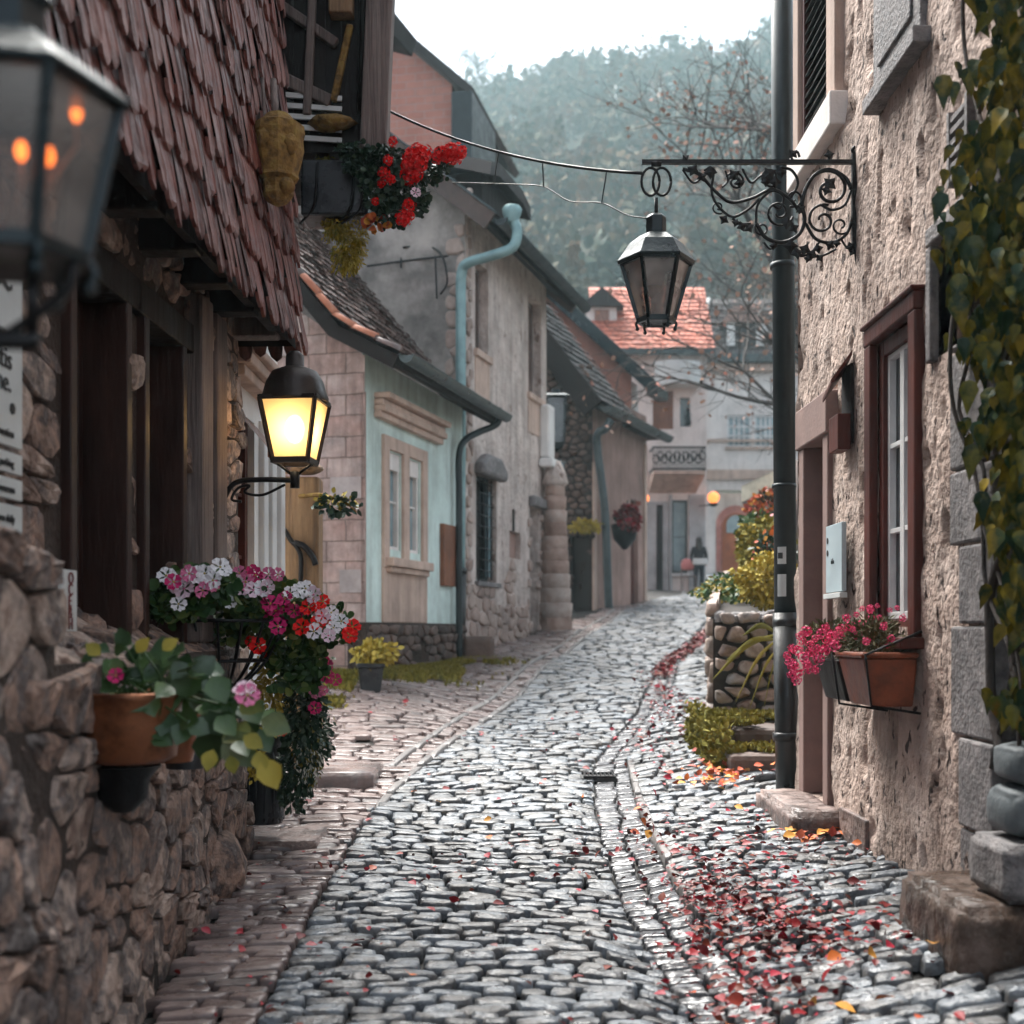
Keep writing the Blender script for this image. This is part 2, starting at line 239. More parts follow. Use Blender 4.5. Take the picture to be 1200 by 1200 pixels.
class MB:
    def __init__(self, M=None): self.v = []; self.f = []; self.M = M or Matrix.Identity(4); self.sm = []
    def add(self, vs, fs, smooth=False):
        k = len(self.v); self.v += [tuple(p) for p in vs]; self.f += [tuple(i+k for i in f) for f in fs]; self.sm += [smooth]*len(fs)
    def hexm(self, m, s0, s1, n0, n1, z0, z1):
        c = [m(s, n, z) for z in (z0, z1) for n in (n0, n1) for s in (s0, s1)]
        self.add(c, [(0,1,3,2),(4,6,7,5),(0,4,5,1),(2,3,7,6),(0,2,6,4),(1,5,7,3)])
    def box(self, x0, x1, y0, y1, z0, z1): self.hexm(lambda a, b, c: (a, b, c), x0, x1, y0, y1, z0, z1)
    def beam(self, a, b, w, h, up=(0,0,1)):
        a = Vector(a); b = Vector(b); d = (b-a).normalized(); u = Vector(up)
        if abs(d.dot(u)) > .95: u = Vector((0,1,0))
        s = d.cross(u).normalized()*w/2; t = s.cross(d).normalized()*h/2
        vs = [a-s-t, a+s-t, a+s+t, a-s+t, b-s-t, b+s-t, b+s+t, b-s+t]
        self.add(vs, [(0,1,2,3),(7,6,5,4),(0,4,5,1),(1,5,6,2),(2,6,7,3),(3,7,4,0)])
    def tube(self, pts, r, n=8, close=True):
        pts = [Vector(p) for p in pts]; N = len(pts); rr = r if isinstance(r, (list, tuple)) else [r]*N
        prev = None; vs = []
        for i, p in enumerate(pts):
            d = (pts[min(i+1, N-1)]-pts[max(i-1, 0)])
            if d.length < 1e-9: d = Vector((0,0,1))
            d.normalize()
            if prev is None:
                u = Vector((0,0,1)) if abs(d.z) < .9 else Vector((1,0,0)); prev = d.cross(u).normalized()
            a = (prev - d*prev.dot(d))
            a = a.normalized() if a.length > 1e-6 else d.orthogonal().normalized()
            prev = a; b = d.cross(a)
            for k in range(n):
                t = 2*math.pi*k/n; vs.append(p+(a*math.cos(t)+b*math.sin(t))*rr[i])
        fs = [(i*n+k, i*n+(k+1) % n, (i+1)*n+(k+1) % n, (i+1)*n+k) for i in range(N-1) for k in range(n)]
        if close: fs += [tuple(range(n))[::-1], tuple((N-1)*n+k for k in range(n))]
        self.add(vs, fs, True)
    def lathe(self, prof, c=(0,0,0), n=24, a0=0, smooth=True, cap=True):
        vs = [(c[0]+r*math.cos(a0+2*math.pi*k/n), c[1]+r*math.sin(a0+2*math.pi*k/n), c[2]+z) for r, z in prof for k in range(n)]
        N = len(prof)
        fs = [(i*n+k, i*n+(k+1) % n, (i+1)*n+(k+1) % n, (i+1)*n+k) for i in range(N-1) for k in range(n)]
        self.add(vs, fs, smooth)
        if cap:
            self.add([vs[k] for k in range(n)], [tuple(range(n))[::-1]]); self.add([vs[(N-1)*n+k] for k in range(n)], [tuple(range(n))])
    def poly(self, pts): self.add(pts, [tuple(range(len(pts)))])
    def prism(self, pts, vec):
        v = Vector(vec); n = len(pts); P = [Vector(p) for p in pts]
        self.add(P+[p+v for p in P], [tuple(range(n))[::-1], tuple(range(n, 2*n))]+[(i, (i+1) % n, n+(i+1) % n, n+i) for i in range(n)])
    def blob(self, c, r, sub=2, jit=.15, seed=0):
        import bmesh
        bm = bmesh.new(); bmesh.ops.create_icosphere(bm, subdivisions=sub, radius=1)
        vs = []
        for v in bm.verts:
            k = 1+jit*mnoise.noise(v.co*1.7+Vector((seed*3.1, seed, 0)))*2
            vs.append((c[0]+v.co.x*r[0]*k, c[1]+v.co.y*r[1]*k, c[2]+v.co.z*r[2]*k))
        self.add(vs, [tuple(v.index for v in f.verts) for f in bm.faces], True); bm.free()
    def rbox(self, c, r, e=.45, jit=.05, seed=0):
        import bmesh
        bm = bmesh.new(); bmesh.ops.create_icosphere(bm, subdivisions=4, radius=1); vs = []
        for v in bm.verts:
            q = [math.copysign(abs(t)**e, t) for t in v.co]; k = 1+jit*mnoise.noise(v.co*2+Vector((seed*3.1, 0, 0)))+jit*.4*mnoise.noise(v.co*7)
            vs.append(tuple(c[i]+q[i]*r[i]*k for i in range(3)))
        self.add(vs, [tuple(v.index for v in f.verts) for f in bm.faces], True); bm.free()
    def build(self, name, mat, parent=None, bevel=0, smooth=None):
        me = bpy.data.meshes.new(name)
        X = (MWORLD[parent.name].inverted() if parent is not None else Matrix.Identity(4)) @ self.M
        A = np.array(self.v, dtype=float).reshape(-1, 3)
        B = A @ np.array(X)[:3, :3].T + np.array(X)[:3, 3]
        me.from_pydata(B.tolist(), [], self.f)
        if len(self.f) < 60000:
            import bmesh
            bm = bmesh.new(); bm.from_mesh(me); bmesh.ops.recalc_face_normals(bm, faces=bm.faces[:]); bm.to_mesh(me); bm.free()
        me.polygons.foreach_set('use_smooth', np.array(self.sm if smooth is None else [smooth]*len(self.f), dtype=bool))
        # box-projected uv in metres of the frame
        uv = me.uv_layers.new(name='UVMap'); nl = len(me.loops)
        li = np.empty(nl, dtype=int); me.loops.foreach_get('vertex_index', li)
        Fn = np.empty(len(me.polygons)*3); me.polygons.foreach_get('normal', Fn); Fn = Fn.reshape(-1, 3) @ np.array(X)[:3, :3]
        lt = np.empty(len(me.polygons), dtype=int); me.polygons.foreach_get('loop_total', lt)
        N = np.abs(np.repeat(Fn, lt, axis=0)); P = A[li]
        ax = N.argmax(1); U = np.where((ax == 0)[:, None], P[:, [1, 2]], np.where((ax == 1)[:, None], P[:, [0, 2]], P[:, [0, 1]]))
        uv.data.foreach_set('uv', U.astype(np.float32).ravel())
        o = mesh_obj(name, me, mat, parent)
        if bevel:
            b = o.modifiers.new('bevel', 'BEVEL'); b.width = bevel; b.segments = 2; b.limit_method = 'ANGLE'
        return o
def npmesh(name, V, Q, mat, parent=None, smooth=True, midx=None):
    """V (n,3) world; Q (m,4) quads, a repeated last index makes a triangle list separately"""
    me = bpy.data.meshes.new(name)
    if parent is not None:
        X = np.array(MWORLD[parent.name].inverted()); V = V @ X[:3, :3].T + X[:3, 3]
    Qs = [q for q in (Q if isinstance(Q, list) else [Q]) if len(q)]
    me.vertices.add(len(V)); me.vertices.foreach_set('co', np.ascontiguousarray(V, dtype=np.float32).ravel())
    loops = np.concatenate([q.ravel() for q in Qs]); tot = np.concatenate([np.full(len(q), q.shape[1]) for q in Qs])
    me.loops.add(len(loops)); me.loops.foreach_set('vertex_index', loops.astype(np.int32))
    me.polygons.add(len(tot)); st = np.concatenate([[0], np.cumsum(tot)[:-1]])
    me.polygons.foreach_set('loop_start', st.astype(np.int32)); me.polygons.foreach_set('loop_total', tot.astype(np.int32))
    if midx is not None: me.polygons.foreach_set('material_index', midx.astype(np.int32))
    me.update(calc_edges=True); me.validate()
    return mesh_obj(name, me, mat, parent, smooth)
def catmull(P, k=8):
    P = [Vector(p) for p in P]; Q = [P[0]*2-P[1]]+P+[P[-1]*2-P[-2]]; out = []
    for i in range(1, len(Q)-2):
        a, b, c, d = Q[i-1:i+3]
        for j in range(k):
            t = j/k; out.append(.5*((2*b)+(c-a)*t+(2*a-5*b+4*c-d)*t*t+(3*b-3*c+d-a)*t**3))
    return out+[P[-1]]

def vnoise(x, y, seed=0):
    xi = np.floor(x).astype(int); yi = np.floor(y).astype(int); fx = x-xi; fy = y-yi
    def h(a, b):
        n = (a*374761393+b*668265263+seed*974634777) & 0x7fffffff
        n = ((n ^ (n >> 13))*1274126177) & 0x7fffffff
        return ((n ^ (n >> 16)) & 0xffff)/65535.
    u = fx*fx*(3-2*fx); v = fy*fy*(3-2*fy)
    return (h(xi, yi)*(1-u)+h(xi+1, yi)*u)*(1-v)+(h(xi, yi+1)*(1-u)+h(xi+1, yi+1)*u)*v

# ------------------------------------------------------------------ rubble walls (voronoi stones)
def clip(poly, px, pz, nx, nz):
    out = []; n = len(poly)
    for i in range(n):
        a = poly[i]; b = poly[(i+1) % n]; da = (a[0]-px)*nx+(a[1]-pz)*nz; db = (b[0]-px)*nx+(b[1]-pz)*nz
        if da <= 0: out.append(a)
        if (da < 0 < db) or (db < 0 < da):
            t = da/(da-db); out.append((a[0]+(b[0]-a[0])*t, a[1]+(b[1]-a[1])*t))
    return out
def rubble(mb, m, W, H, sx, sz, hgt=.05, gap=.012, holes=(), seed=1, s0=0, z0=0, jit=.42, keep=None, rag=.16, sm=True):
    rg = random.Random(seed); nx = max(1, round(W/sx)); nz = max(1, round(H/sz)); dx = W/nx; dz = H/nz
    P = {}
    for j in range(-1, nz+1):
        for i in range(-1, nx+2):
            P[i, j] = (s0+(i+.5+(.5 if j % 2 else 0)-.25+rg.uniform(-jit, jit))*dx, z0+(j+.5+rg.uniform(-jit, jit)*.8)*dz)
    an = dx/dz
    for j in range(nz):
        for i in range(nx):
            c = P[i, j]; x0, x1, y0, y1 = c[0]-1.6*dx, c[0]+1.6*dx, c[1]-1.6*dz, c[1]+1.6*dz
            x0 = max(x0, s0); x1 = min(x1, s0+W); y0 = max(y0, z0); y1 = min(y1, z0+H)
            if x1 <= x0 or y1 <= y0: continue
            poly = [(x0, y0), (x1, y0), (x1, y1), (x0, y1)]
            for a in (-2, -1, 0, 1, 2):
                for b in (-1, 0, 1):
                    q = P.get((i+a, j+b))
                    if q is None or (a == 0 and b == 0): continue
                    ux = q[0]-c[0]; uz = (q[1]-c[1])*an; poly = clip(poly, (c[0]+q[0])/2, (c[1]+q[1])/2, ux, uz*an)
                    if len(poly) < 3: break
                if len(poly) < 3: break
            if len(poly) < 3: continue
            cx = sum(p[0] for p in poly)/len(poly); cz = sum(p[1] for p in poly)/len(poly)
            if any(h[0]-.02 < cx < h[1]+.02 and h[2]-.02 < cz < h[3]+.02 for h in holes): continue
            if keep and not keep(cx, cz): continue
            poly = [(min(max(p[0], s0), s0+W), p[1]) for p in poly]
            ring = []
            for k in range(len(poly)):
                a = poly[k]; b = poly[(k+1) % len(poly)]
                ring += [(a[0]*.8+b[0]*.2, a[1]*.8+b[1]*.2), (a[0]*.2+b[0]*.8, a[1]*.2+b[1]*.8)]
            r = math.sqrt(dx*dz)/2; g = 1-gap/r; hh = hgt*rg.uniform(.45, 1.3); n = len(ring); tx = rg.uniform(-.3, .3)*hh; tz = rg.uniform(-.3, .3)*hh
            V = []
            for sc, h in ((g, -.03), (g*.985, hh*.55), (g*.93, hh*.88), (g*.62, hh)):
                for p in ring:
                    ex, ez = p[0]-cx, p[1]-cz
                    V.append(m(cx+ex*sc, (h+(tx*ex/dx+tz*ez/dz if h > 0 else 0)+(rg.uniform(-rag, rag)*hh if h > 0 else 0)), cz+ez*sc))
            V.append(m(cx, hh*rg.uniform(.85, 1.1), cz))
            F = [(q*n+k, q*n+(k+1) % n, (q+1)*n+(k+1) % n, (q+1)*n+k) for q in range(3) for k in range(n)]+[(3*n+k, 3*n+(k+1) % n, 4*n) for k in range(n)]
            mb.add(V, F, sm)
def panel(mb, m, W, H, ops=(), t=.2, s0=0, z0=0, n=0):
    """ops: list of (s0,s1,z0,z1)"""
    xs = sorted({s0, s0+W, *[o[0] for o in ops], *[o[1] for o in ops]}); zs = sorted({z0, z0+H, *[o[2] for o in ops], *[o[3] for o in ops]})
    for a, b in zip(xs, xs[1:]):
        for c, d in zip(zs, zs[1:]):
            if any(o[0]-1e-6 <= a and b <= o[1]+1e-6 and o[2]-1e-6 <= c and d <= o[3]+1e-6 for o in ops): continue
            mb.poly([m(a, n, c), m(b, n, c), m(b, n, d), m(a, n, d)])
    for o in ops:
        a, b, c, d = o
        for q in ([(a,c),(b,c)], [(b,c),(b,d)], [(b,d),(a,d)], [(a,d),(a,c)]):
            mb.poly([m(q[0][0], n, q[0][1]), m(q[1][0], n, q[1][1]), m(q[1][0], n-t, q[1][1]), m(q[0][0], n-t, q[0][1])])
def window(rt, M, m, a, b, c, d, dep=.12, fm=None, fw=.06, gm=None, nv=1, nh=2, sill=None, bar=.025, bm=None, name='window', curtain=False):
    """frame part with glass, bars (and sill) under it; sits dep behind the wall face"""
    fm = fm or M_whitewood; gm = gm or M_darkglass
    f = MB(M)
    f.hexm(m, a, a+fw, -dep-.03, -dep+.05, c, d); f.hexm(m, b-fw, b, -dep-.03, -dep+.05, c, d)
    f.hexm(m, a+fw, b-fw, -dep-.03, -dep+.047, d-fw, d); f.hexm(m, a+fw, b-fw, -dep-.03, -dep+.047, c, c+fw)
    w = f.build(name, fm, rt, .004)
    if nv+nh > 0:
        g = MB(M)
        for i in range(1, nv+1):
            x = a+fw+(b-a-2*fw)*i/(nv+1); g.hexm(m, x-bar/2, x+bar/2, -dep-.01, -dep+.03, c+fw, d-fw)
        for i in range(1, nh+1):
            z = c+fw+(d-c-2*fw)*i/(nh+1); g.hexm(m, a+fw, b-fw, -dep-.008, -dep+.026, z-bar/2, z+bar/2)
        g.build('glazing_bar', bm or fm, w)
    p = MB(M); p.hexm(m, a+.01, b-.01, -dep-.025, -dep-.017, c+.01, d-.01); p.build('pane', gm, w)
    if sill:
        sm, so, sh = sill; s = MB(M); s.hexm(m, a-.08, b+.08, -dep, so, c-sh, c-.002); s.build('sill', sm, w, .008)
    return w

# ------------------------------------------------------------------ tiles
def tiles(mb, P, W, L, tw, tl, th=.02, tip='flat', seed=3, a0=0, b0=0, jit=.12, lap=1.35):
    """P(a, b, h) -> frame point; a along, b up, h out"""
    rg = random.Random(seed); ny = max(1, int(round(L/tl))); nx = max(1, int(round(W/tw)))
    for j in range(ny):
        for i in range(-1, nx+1):
            x0 = a0+(i+(.5 if j % 2 else 0))*tw; x1 = x0+tw*.95
            if x1 > a0+W+.001 or x0 < a0-.001:
                x0 = max(x0, a0); x1 = min(x1, a0+W)
                if x1-x0 < .02: continue
            y0 = b0+j*tl+rg.uniform(-jit, jit)*tl*.35; y1 = min(b0+(j+lap)*tl, b0+L+.02); h0 = th*rg.uniform(1, 1.9)+.012; h1 = .004
            w = x1-x0; e = rg.uniform(-.06, .06)*tl
            if tip == 'flat': B = [(x0, y0), (x1, y0+e)]
            elif tip == 'round': B = [(x0, y0+.22*tl), (x0+.2*w, y0+.05*tl), (x0+.5*w, y0), (x0+.8*w, y0+.05*tl), (x1, y0+.22*tl)]
            else: B = [(x0, y0+.30*tl+e), (x0+.15*w, y0+.1*tl), (x0+.5*w, y0), (x0+.85*w, y0+.12*tl), (x1, y0+.34*tl)]
            k = len(B)
            tw_ = rg.uniform(-.006, .006)
            top = [P(x, y, h0+tw_*(1 if q > k/2 else -1)) for q, (x, y) in enumerate(B)]+[P(x1, y1, h1), P(x0, y1, h1)]
            bot = [P(x, y, h0-th*.8+tw_*(1 if q > k/2 else -1)) for q, (x, y) in enumerate(B)]
            mb.add(top+bot, [tuple(range(k+2))]+[(i2+1, i2, k+2+i2, k+3+i2) for i2 in range(k-1)])

# ------------------------------------------------------------------ leaves and flowers (numpy)
LEAF_V = np.array([(0,0,0),(-.22,.22,.06),(-.34,.45,.07),(-.24,.75,.03),(0,1.05,-.06),(.24,.75,.03),(.34,.45,.07),(.22,.22,.06),(0,.3,0),(0,.65,-.01)], float)
LEAF_Q = np.array([(0,1,2,8),(8,2,3,9),(9,3,4,4),(0,8,6,7),(8,9,5,6),(9,4,5,5)])
POINT = np.array([(0,0,0),(-.22,.08,.05),(-.32,.36,.10),(-.17,.75,.05),(0,1.2,-.15),(.17,.75,.05),(.32,.36,.10),(.22,.08,.05),(0,.3,0),(0,.68,-.01)], float)
NARROW = LEAF_V*np.array([.55,1,1]); IVY = LEAF_V*np.array([1.25,1,1]); ROUND = np.array([(0,0,0),(-.4,.1,.05),(-.52,.42,.1),(-.34,.82,.06),(0,.95,0),(.34,.82,.06),(.52,.42,.1),(.4,.1,.05),(0,.35,0),(0,.65,.0)], float)
def _split(Q, off):
    tri = [q[:3] for q in Q if q[2] == q[3]]; quad = [q for q in Q if q[2] != q[3]]
    return np.array(quad).reshape(-1, 4), np.array(tri).reshape(-1, 3)
def scatter(name, pos, tipd, nrm, size, mat, parent=None, T=LEAF_V, TQ=LEAF_Q):
    pos = np.asarray(pos, float); t = np.asarray(tipd, float); n = np.asarray(nrm, float); size = np.asarray(size, float)
    t /= np.linalg.norm(t, axis=1, keepdims=True)+1e-9
    s = np.cross(t, n); s /= np.linalg.norm(s, axis=1, keepdims=True)+1e-9; n = np.cross(s, t)
    V = pos[:, None, :]+size[:, None, None]*(T[None, :, 0, None]*s[:, None, :]+T[None, :, 1, None]*t[:, None, :]+T[None, :, 2, None]*n[:, None, :])
    k = len(T); off = np.arange(len(pos))*k; q, tr = _split(TQ, k)
    Qs = [(off[:, None, None]+a[None]).reshape(-1, a.shape[1]) for a in (q, tr) if len(a)]
    return npmesh(name, V.reshape(-1, 3), Qs, mat, parent, False)
def rdir(n, z=0): 
    a = RNG.normal(size=(n, 3)); a[:, 2] += z; return a/np.linalg.norm(a, axis=1, keepdims=True)
def foliage(name, c, r, n, size, mat, parent, T=LEAF_V, droop=-.3, shell=.5, facing=(0,-1,.4)):
    """leaves through an ellipsoid, uneven outline"""
    d = rdir(n); rad = shell+(1-shell)*RNG.random(n)**.6
    lump = .75+.5*np.array([mnoise.noise(Vector(x*1.9)+Vector((c[0]*5, c[1], 0))) for x in d])+.1
    p = np.array(c)+d*rad[:, None]*lump[:, None]*np.array(r)
    tip = d+RNG.normal(size=(n, 3))*.6; tip[:, 2] += droop
    nm = RNG.normal(size=(n, 3))*.7+np.array(facing)
    return scatter(name, p, tip, nm, size*(.6+.7*RNG.random(n)), mat, parent, T)
def flower_mesh(name, mat, petals=5, r=1.0, ruffle=.15, cmat=None):
    vs = [(0,0,0)]; fs = []; mi = []
    for k in range(petals):
        a = 2*math.pi*k/petals; w = math.pi/petals*.98
        q = len(vs)
        for da, rr, z in ((-w*.55, .45, .12), (-w, .82, .25), (-w*.45, 1.02, .2), (0, .93, .28), (w*.45, 1.02, .2), (w, .82, .25), (w*.55, .45, .12)):
            vs.append((r*rr*math.cos(a+da), r*rr*math.sin(a+da), r*(z+rnd(-ruffle, ruffle)*.5)))
        vs.append((r*.6*math.cos(a), r*.6*math.sin(a), r*.14))
        fs += [(0, q, q+7), (0, q+7, q+6), (q, q+1, q+2, q+7), (q+7, q+2, q+3), (q+7, q+3, q+4), (q+7, q+4, q+5, q+6)]; mi += [0]*6
    q = len(vs)
    for k in range(6): vs.append((r*.13*math.cos(k*1.047), r*.13*math.sin(k*1.047), r*.12))
    vs.append((0, 0, r*.2)); fs += [(q+k, q+(k+1) % 6, q+6) for k in range(6)]; mi += [1]*6
    me = bpy.data.meshes.new(name); me.from_pydata(vs, [], fs); me.materials.append(mat); me.materials.append(cmat or M_yellowleaf)
    me.polygons.foreach_set('material_index', mi); me.update(); return me
def pompom_mesh(name, mat, n=26, r=1.0, k=.38):
    """a geranium head: many small florets on a ball"""
    vs = []; fs = []
    for i in range(n):
        z = 1-2*(i+.5)/n; a = i*2.4; s = math.sqrt(max(0, 1-z*z)); d = Vector((s*math.cos(a), s*math.sin(a), z)).normalized()
        u = d.orthogonal().normalized(); w = d.cross(u); c = d*r*rnd(.6, .95); q = len(vs); vs.append(c)
        for j in range(10):
            t = j*math.pi/5; rr = k*r*(1 if j % 2 else .6); vs.append(c+(u*math.cos(t)+w*math.sin(t))*rr+d*.12*r)
        fs += [(q, q+1+j, q+1+(j+1) % 10) for j in range(10)]
    me = bpy.data.meshes.new(name); me.from_pydata(vs, [], fs); me.materials.append(mat); me.update(); return me
def put(name, me, parent, p, d, s):
    """a child sharing mesh data, at world point p, looking along d"""
    o = bpy.data.objects.new(name, me); COL.objects.link(o); o.parent = parent
    W = Matrix.Translation(Vector(p)) @ Vector(d).to_track_quat('Z', 'Y').to_matrix().to_4x4() @ Matrix.Rotation(rnd(0, 6.28), 4, 'Z') @ Matrix.Scale(s, 4)
    o.matrix_local = MWORLD[parent.name].inverted() @ W
    return o
def frame_of(ox, oy, dx, dy):
    th = math.atan2(dy, dx); return (Matrix.Translation((ox, oy, 0)) @ Matrix.Rotation(th, 4, 'Z')), th
HAZE, SKYV, SKYS, SUN, EXPO = .0009, .74, .135, 3.4, 2.05
# ================================================================== GROUND AND ROAD
_py = [-20, 2, 5, 6.5, 8.5, 12, 16, 20, 26, 30, 36, 44, 50, 60, 90, 700]
_pz = [-.6, -.1, -.03, .02, .10, .31, .63, .97, 1.55, 1.95, 2.45, 3.0, 3.75, 4.6, 6, 10]
def _tab(xs, ys): return lambda y: np.interp(y, xs, ys)
prof = _tab(_py, _pz)
chan = _tab([2, 5, 7, 8.6, 10, 12, 15, 20, 26, 30, 44, 60], [.9, .74, .62, .62, .66, .78, 1.5, 2.3, 3.9, 4.7, 7.6, 10])
kerbL = _tab([2, 5, 7, 9, 10.5, 12, 16, 20, 26, 30, 44, 60], [-1.0, -1.0, -1.06, -1.08, -.98, -.75, .0, .55, 1.75, 2.6, 6.2, 9])
XL = _tab([2, 8.35, 8.4, 10.6, 10.7, 16, 16.5, 20.5, 26, 31, 36, 41, 50], [-1.3, -1.75, -1.9, -1.9, -3.4, -3.3, -1.95, -.85, .72, 2.3, 4.2, 6, 7])
XR = _tab([2, 9.4, 9.45, 11.2, 11.3, 12.5, 26, 44, 50], [2.15, 2.15, 2.6, 2.4, 2.0, 1.95, 4.3, 8.2, 13])
slR = _tab([2, 5, 6.5, 8, 12, 60], [.19, .18, .14, .10, .10, .06]); slL = _tab([2, 9, 12, 15.5, 17, 20.5, 24, 60], [-.06, -.02, .05, .125, .13, .03, .03, .03])
def G(x, y):
    x = np.asarray(x, float); y = np.asarray(y, float)
    u = np.clip(x-chan(y), 0, 1.6); v = np.clip(kerbL(y)-x, 0, 2.4)
    z = prof(y)+slR(y)*u+slL(y)*v
    near = np.clip(1-(np.abs(x-chan(y)-.1)/.32)**2, 0, 1)*np.interp(y, [2, 5, 12, 20], [.035, .035, .02, 0])
    return z-near+.02*np.sin(x*2.1+y*.7)*np.interp(y, [3, 8, 60], [.3, 1, 1])
def g1(x, y): return float(G(x, y))

def build_ground():
    ys = np.concatenate([np.arange(-20, 2, 1.), np.arange(2, 55, .25), np.arange(55, 75, 2.), [80, 100, 150, 250, 400, 700]])
    xs = np.concatenate([[-400, -200, -100, -50, -25, -15], np.arange(-10, 14, .25), [15, 20, 30, 50, 100, 200, 400]])
    X, Y = np.meshgrid(xs, ys); Z = G(X, Y)-.06; Z = np.where(Y > 75, Z-1, Z)
    V = np.stack([X, Y, Z], -1).reshape(-1, 3); ny, nx = X.shape
    i = (np.arange(ny-1)[:, None]*nx+np.arange(nx-1)[None]).ravel()
    o = npmesh('ground', V, np.stack([i, i+1, i+nx+1, i+nx], 1), M_joint); tag(o, kind='structure')
build_ground()

def cobbles(name, Q, hgt, mats, K=12, expo=.42, tilt=.12, midx=None, soft=1.0):
    """Q (n,4,2) corner quads in x,y; domed stones on G"""
    n = len(Q); t = np.arange(K)*2*math.pi/K+.2
    c = np.cos(t); s = np.sin(t); u = np.sign(c)*np.abs(c)**expo; v = np.sign(s)*np.abs(s)**expo
    rings = [(1.0, -.05), (.985, .0), (.955, .70), (.87, .95), (.5, 1.0)]
    V = []; jit = 1+RNG.uniform(-.09, .09, size=(n, K))
    tx = RNG.uniform(-tilt, tilt, n); ty = RNG.uniform(-tilt, tilt, n); hh = hgt*RNG.uniform(.6, 1.25, n)
    lift = RNG.uniform(-.3, .25, n)*hgt
    cen = Q.mean(1)
    def place(U, W, h, hard=False):
        a = (1-U)/2; b = (1+U)/2; cc = (1-W)/2; d = (1+W)/2
        p = (Q[:, None, 0]*(a*cc)[..., None]+Q[:, None, 1]*(b*cc)[..., None]+Q[:, None, 2]*(b*d)[..., None]+Q[:, None, 3]*(a*d)[..., None])
        z = G(cen[:, 0], cen[:, 1])[:, None]+h
        # follow the ground across the stone
        e = .03; gx = (G(cen[:, 0]+e, cen[:, 1])-G(cen[:, 0]-e, cen[:, 1]))/(2*e); gy = (G(cen[:, 0], cen[:, 1]+e)-G(cen[:, 0], cen[:, 1]-e))/(2*e)
        dx = p[..., 0]-cen[:, 0, None]; dy = p[..., 1]-cen[:, 1, None]
        z = z+dx*(gx+tx)[:, None]+dy*(gy+ty)[:, None]
        return np.concatenate([p, z[..., None]], -1)
    for sc, h in rings:
        base = (-.045 if h < 0 else lift[:, None]-.022+np.zeros((n, K))) if h <= 0 else (lift+hh*h)[:, None]-.022+RNG.normal(size=(n, K))*.0025
        V.append(place(u[None]*sc*jit, v[None]*sc*jit, base*np.ones((n, K))))
    ctr = place(np.zeros((n, 1)), np.zeros((n, 1)), (lift+hh*1.02)[:, None]-.022)
    V = np.concatenate(V+[ctr], 1); m = len(rings)*K+1
    k = np.arange(K); k2 = (k+1) % K; off = (np.arange(n)*m)[:, None, None]
    q = np.concatenate([np.stack([r*K+k, r*K+k2, (r+1)*K+k2, (r+1)*K+k], 1) for r in range(len(rings)-1)])
    tr = np.stack([(len(rings)-1)*K+k, (len(rings)-1)*K+k2, np.full(K, m-1)], 1)
    mi = None
    if midx is not None: mi = np.concatenate([np.repeat(midx, len(q)), np.repeat(midx, len(tr))])
    o = npmesh(name, V.reshape(-1, 3), [(off+q[None]).reshape(-1, 4), (off+tr[None]).reshape(-1, 3)], mats, None, True, mi)
    return o
def course_quads():
    main = []; side = []; strip = []
    y = 3.0; row = 0
    rg = random.Random(5)
    while y < 54:
        d = (.10 if y < 9 else .13 if y < 16 else .17 if y < 26 else .24)*rg.uniform(.85, 1.2)
        bow = lambda x: .10*math.sin(x*1.3+y*.35)+.05*math.sin(x*3.1+y*1.3)
        x = float(XL(y))+rg.uniform(0, .1)
        xr = float(XR(y)); pts = [x]; kind = []
        while x < xr:
            k = float(kerbL(y)); c = float(chan(y)); wf = 1 if y < 9 else 1.15 if y < 16 else 1.5 if y < 26 else 2.2
            if x < k-.06: w = rg.uniform(.14, .34)*wf; kd = 1
            elif x < c-.04: w = rg.uniform(.11, .25)*wf; kd = 0
            elif x < c+.28: w = .15*wf*rg.uniform(.9, 1.1); kd = 2
            else: w = rg.uniform(.10, .26)*wf; kd = 3
            # break a course at the kerb and channel lines
            for line in (k, c-.015, c+.30):
                if x < line-.03 < x+w: w = max(.05, line-x)
            kind.append(kd); x += w; pts.append(x)
        for i in range(len(pts)-1):
            a, b = pts[i], pts[i+1]; g = .0075; kd = kind[i]
            if kd in (1, 3) and rg.random() < .04: continue
            jt = lambda: rg.uniform(-.012, .012)*(1 if y < 16 else 1.5)
            dd = d
            yy = y+rg.uniform(-.008, .008)
            q = [(a+g+jt(), yy+g+bow(a)+jt()), (b-g+jt(), yy+g+bow(b)+jt()), (b-g+jt(), yy+dd-g*.6+bow(b)+jt()), (a+g+jt(), yy+dd-g*.6+bow(a)+jt())]
            (side if kd == 1 else main if kd in (0, 3) else strip).append(q)
        y += d; row += 1
    return np.array(main), np.array(side), np.array(strip)
qm, qs, qt = course_quads()
o = cobbles('cobblestone_road', qm, .030, M_cobble, tilt=.10, expo=.42); tag(o, kind='structure')
o = cobbles('stone_pavement', qs, .026, M_paving, expo=.32, tilt=.06); tag(o, kind='structure')
o = cobbles('gutter_channel', qt, .014, pmat('channel_stone', [(.10,.10,.11),(.17,.17,.175)], island=True, rough=.25, rvar=.1, bump=.4, bscale=30, spec=.7, dirt=.3), expo=.25, tilt=.03); tag(o, kind='structure')
def kerb_line(fn, y0, y1, w, step, h, name, mat=M_kerb):
    Q = []; y = y0
    while y < y1:
        s = step*rnd(.7, 1.3); a = float(fn(y)); b = float(fn(y+s-.015)); Q.append([(a, y), (a+w, y), (b+w, y+s-.015), (b, y+s-.015)]); y += s
    o = cobbles(name, np.array(Q), h, mat, expo=.2, tilt=.03); tag(o, kind='structure')
kerb_line(lambda y: kerbL(y)-.03, 9.8, 34, .07, .6, .05, 'kerb_left')
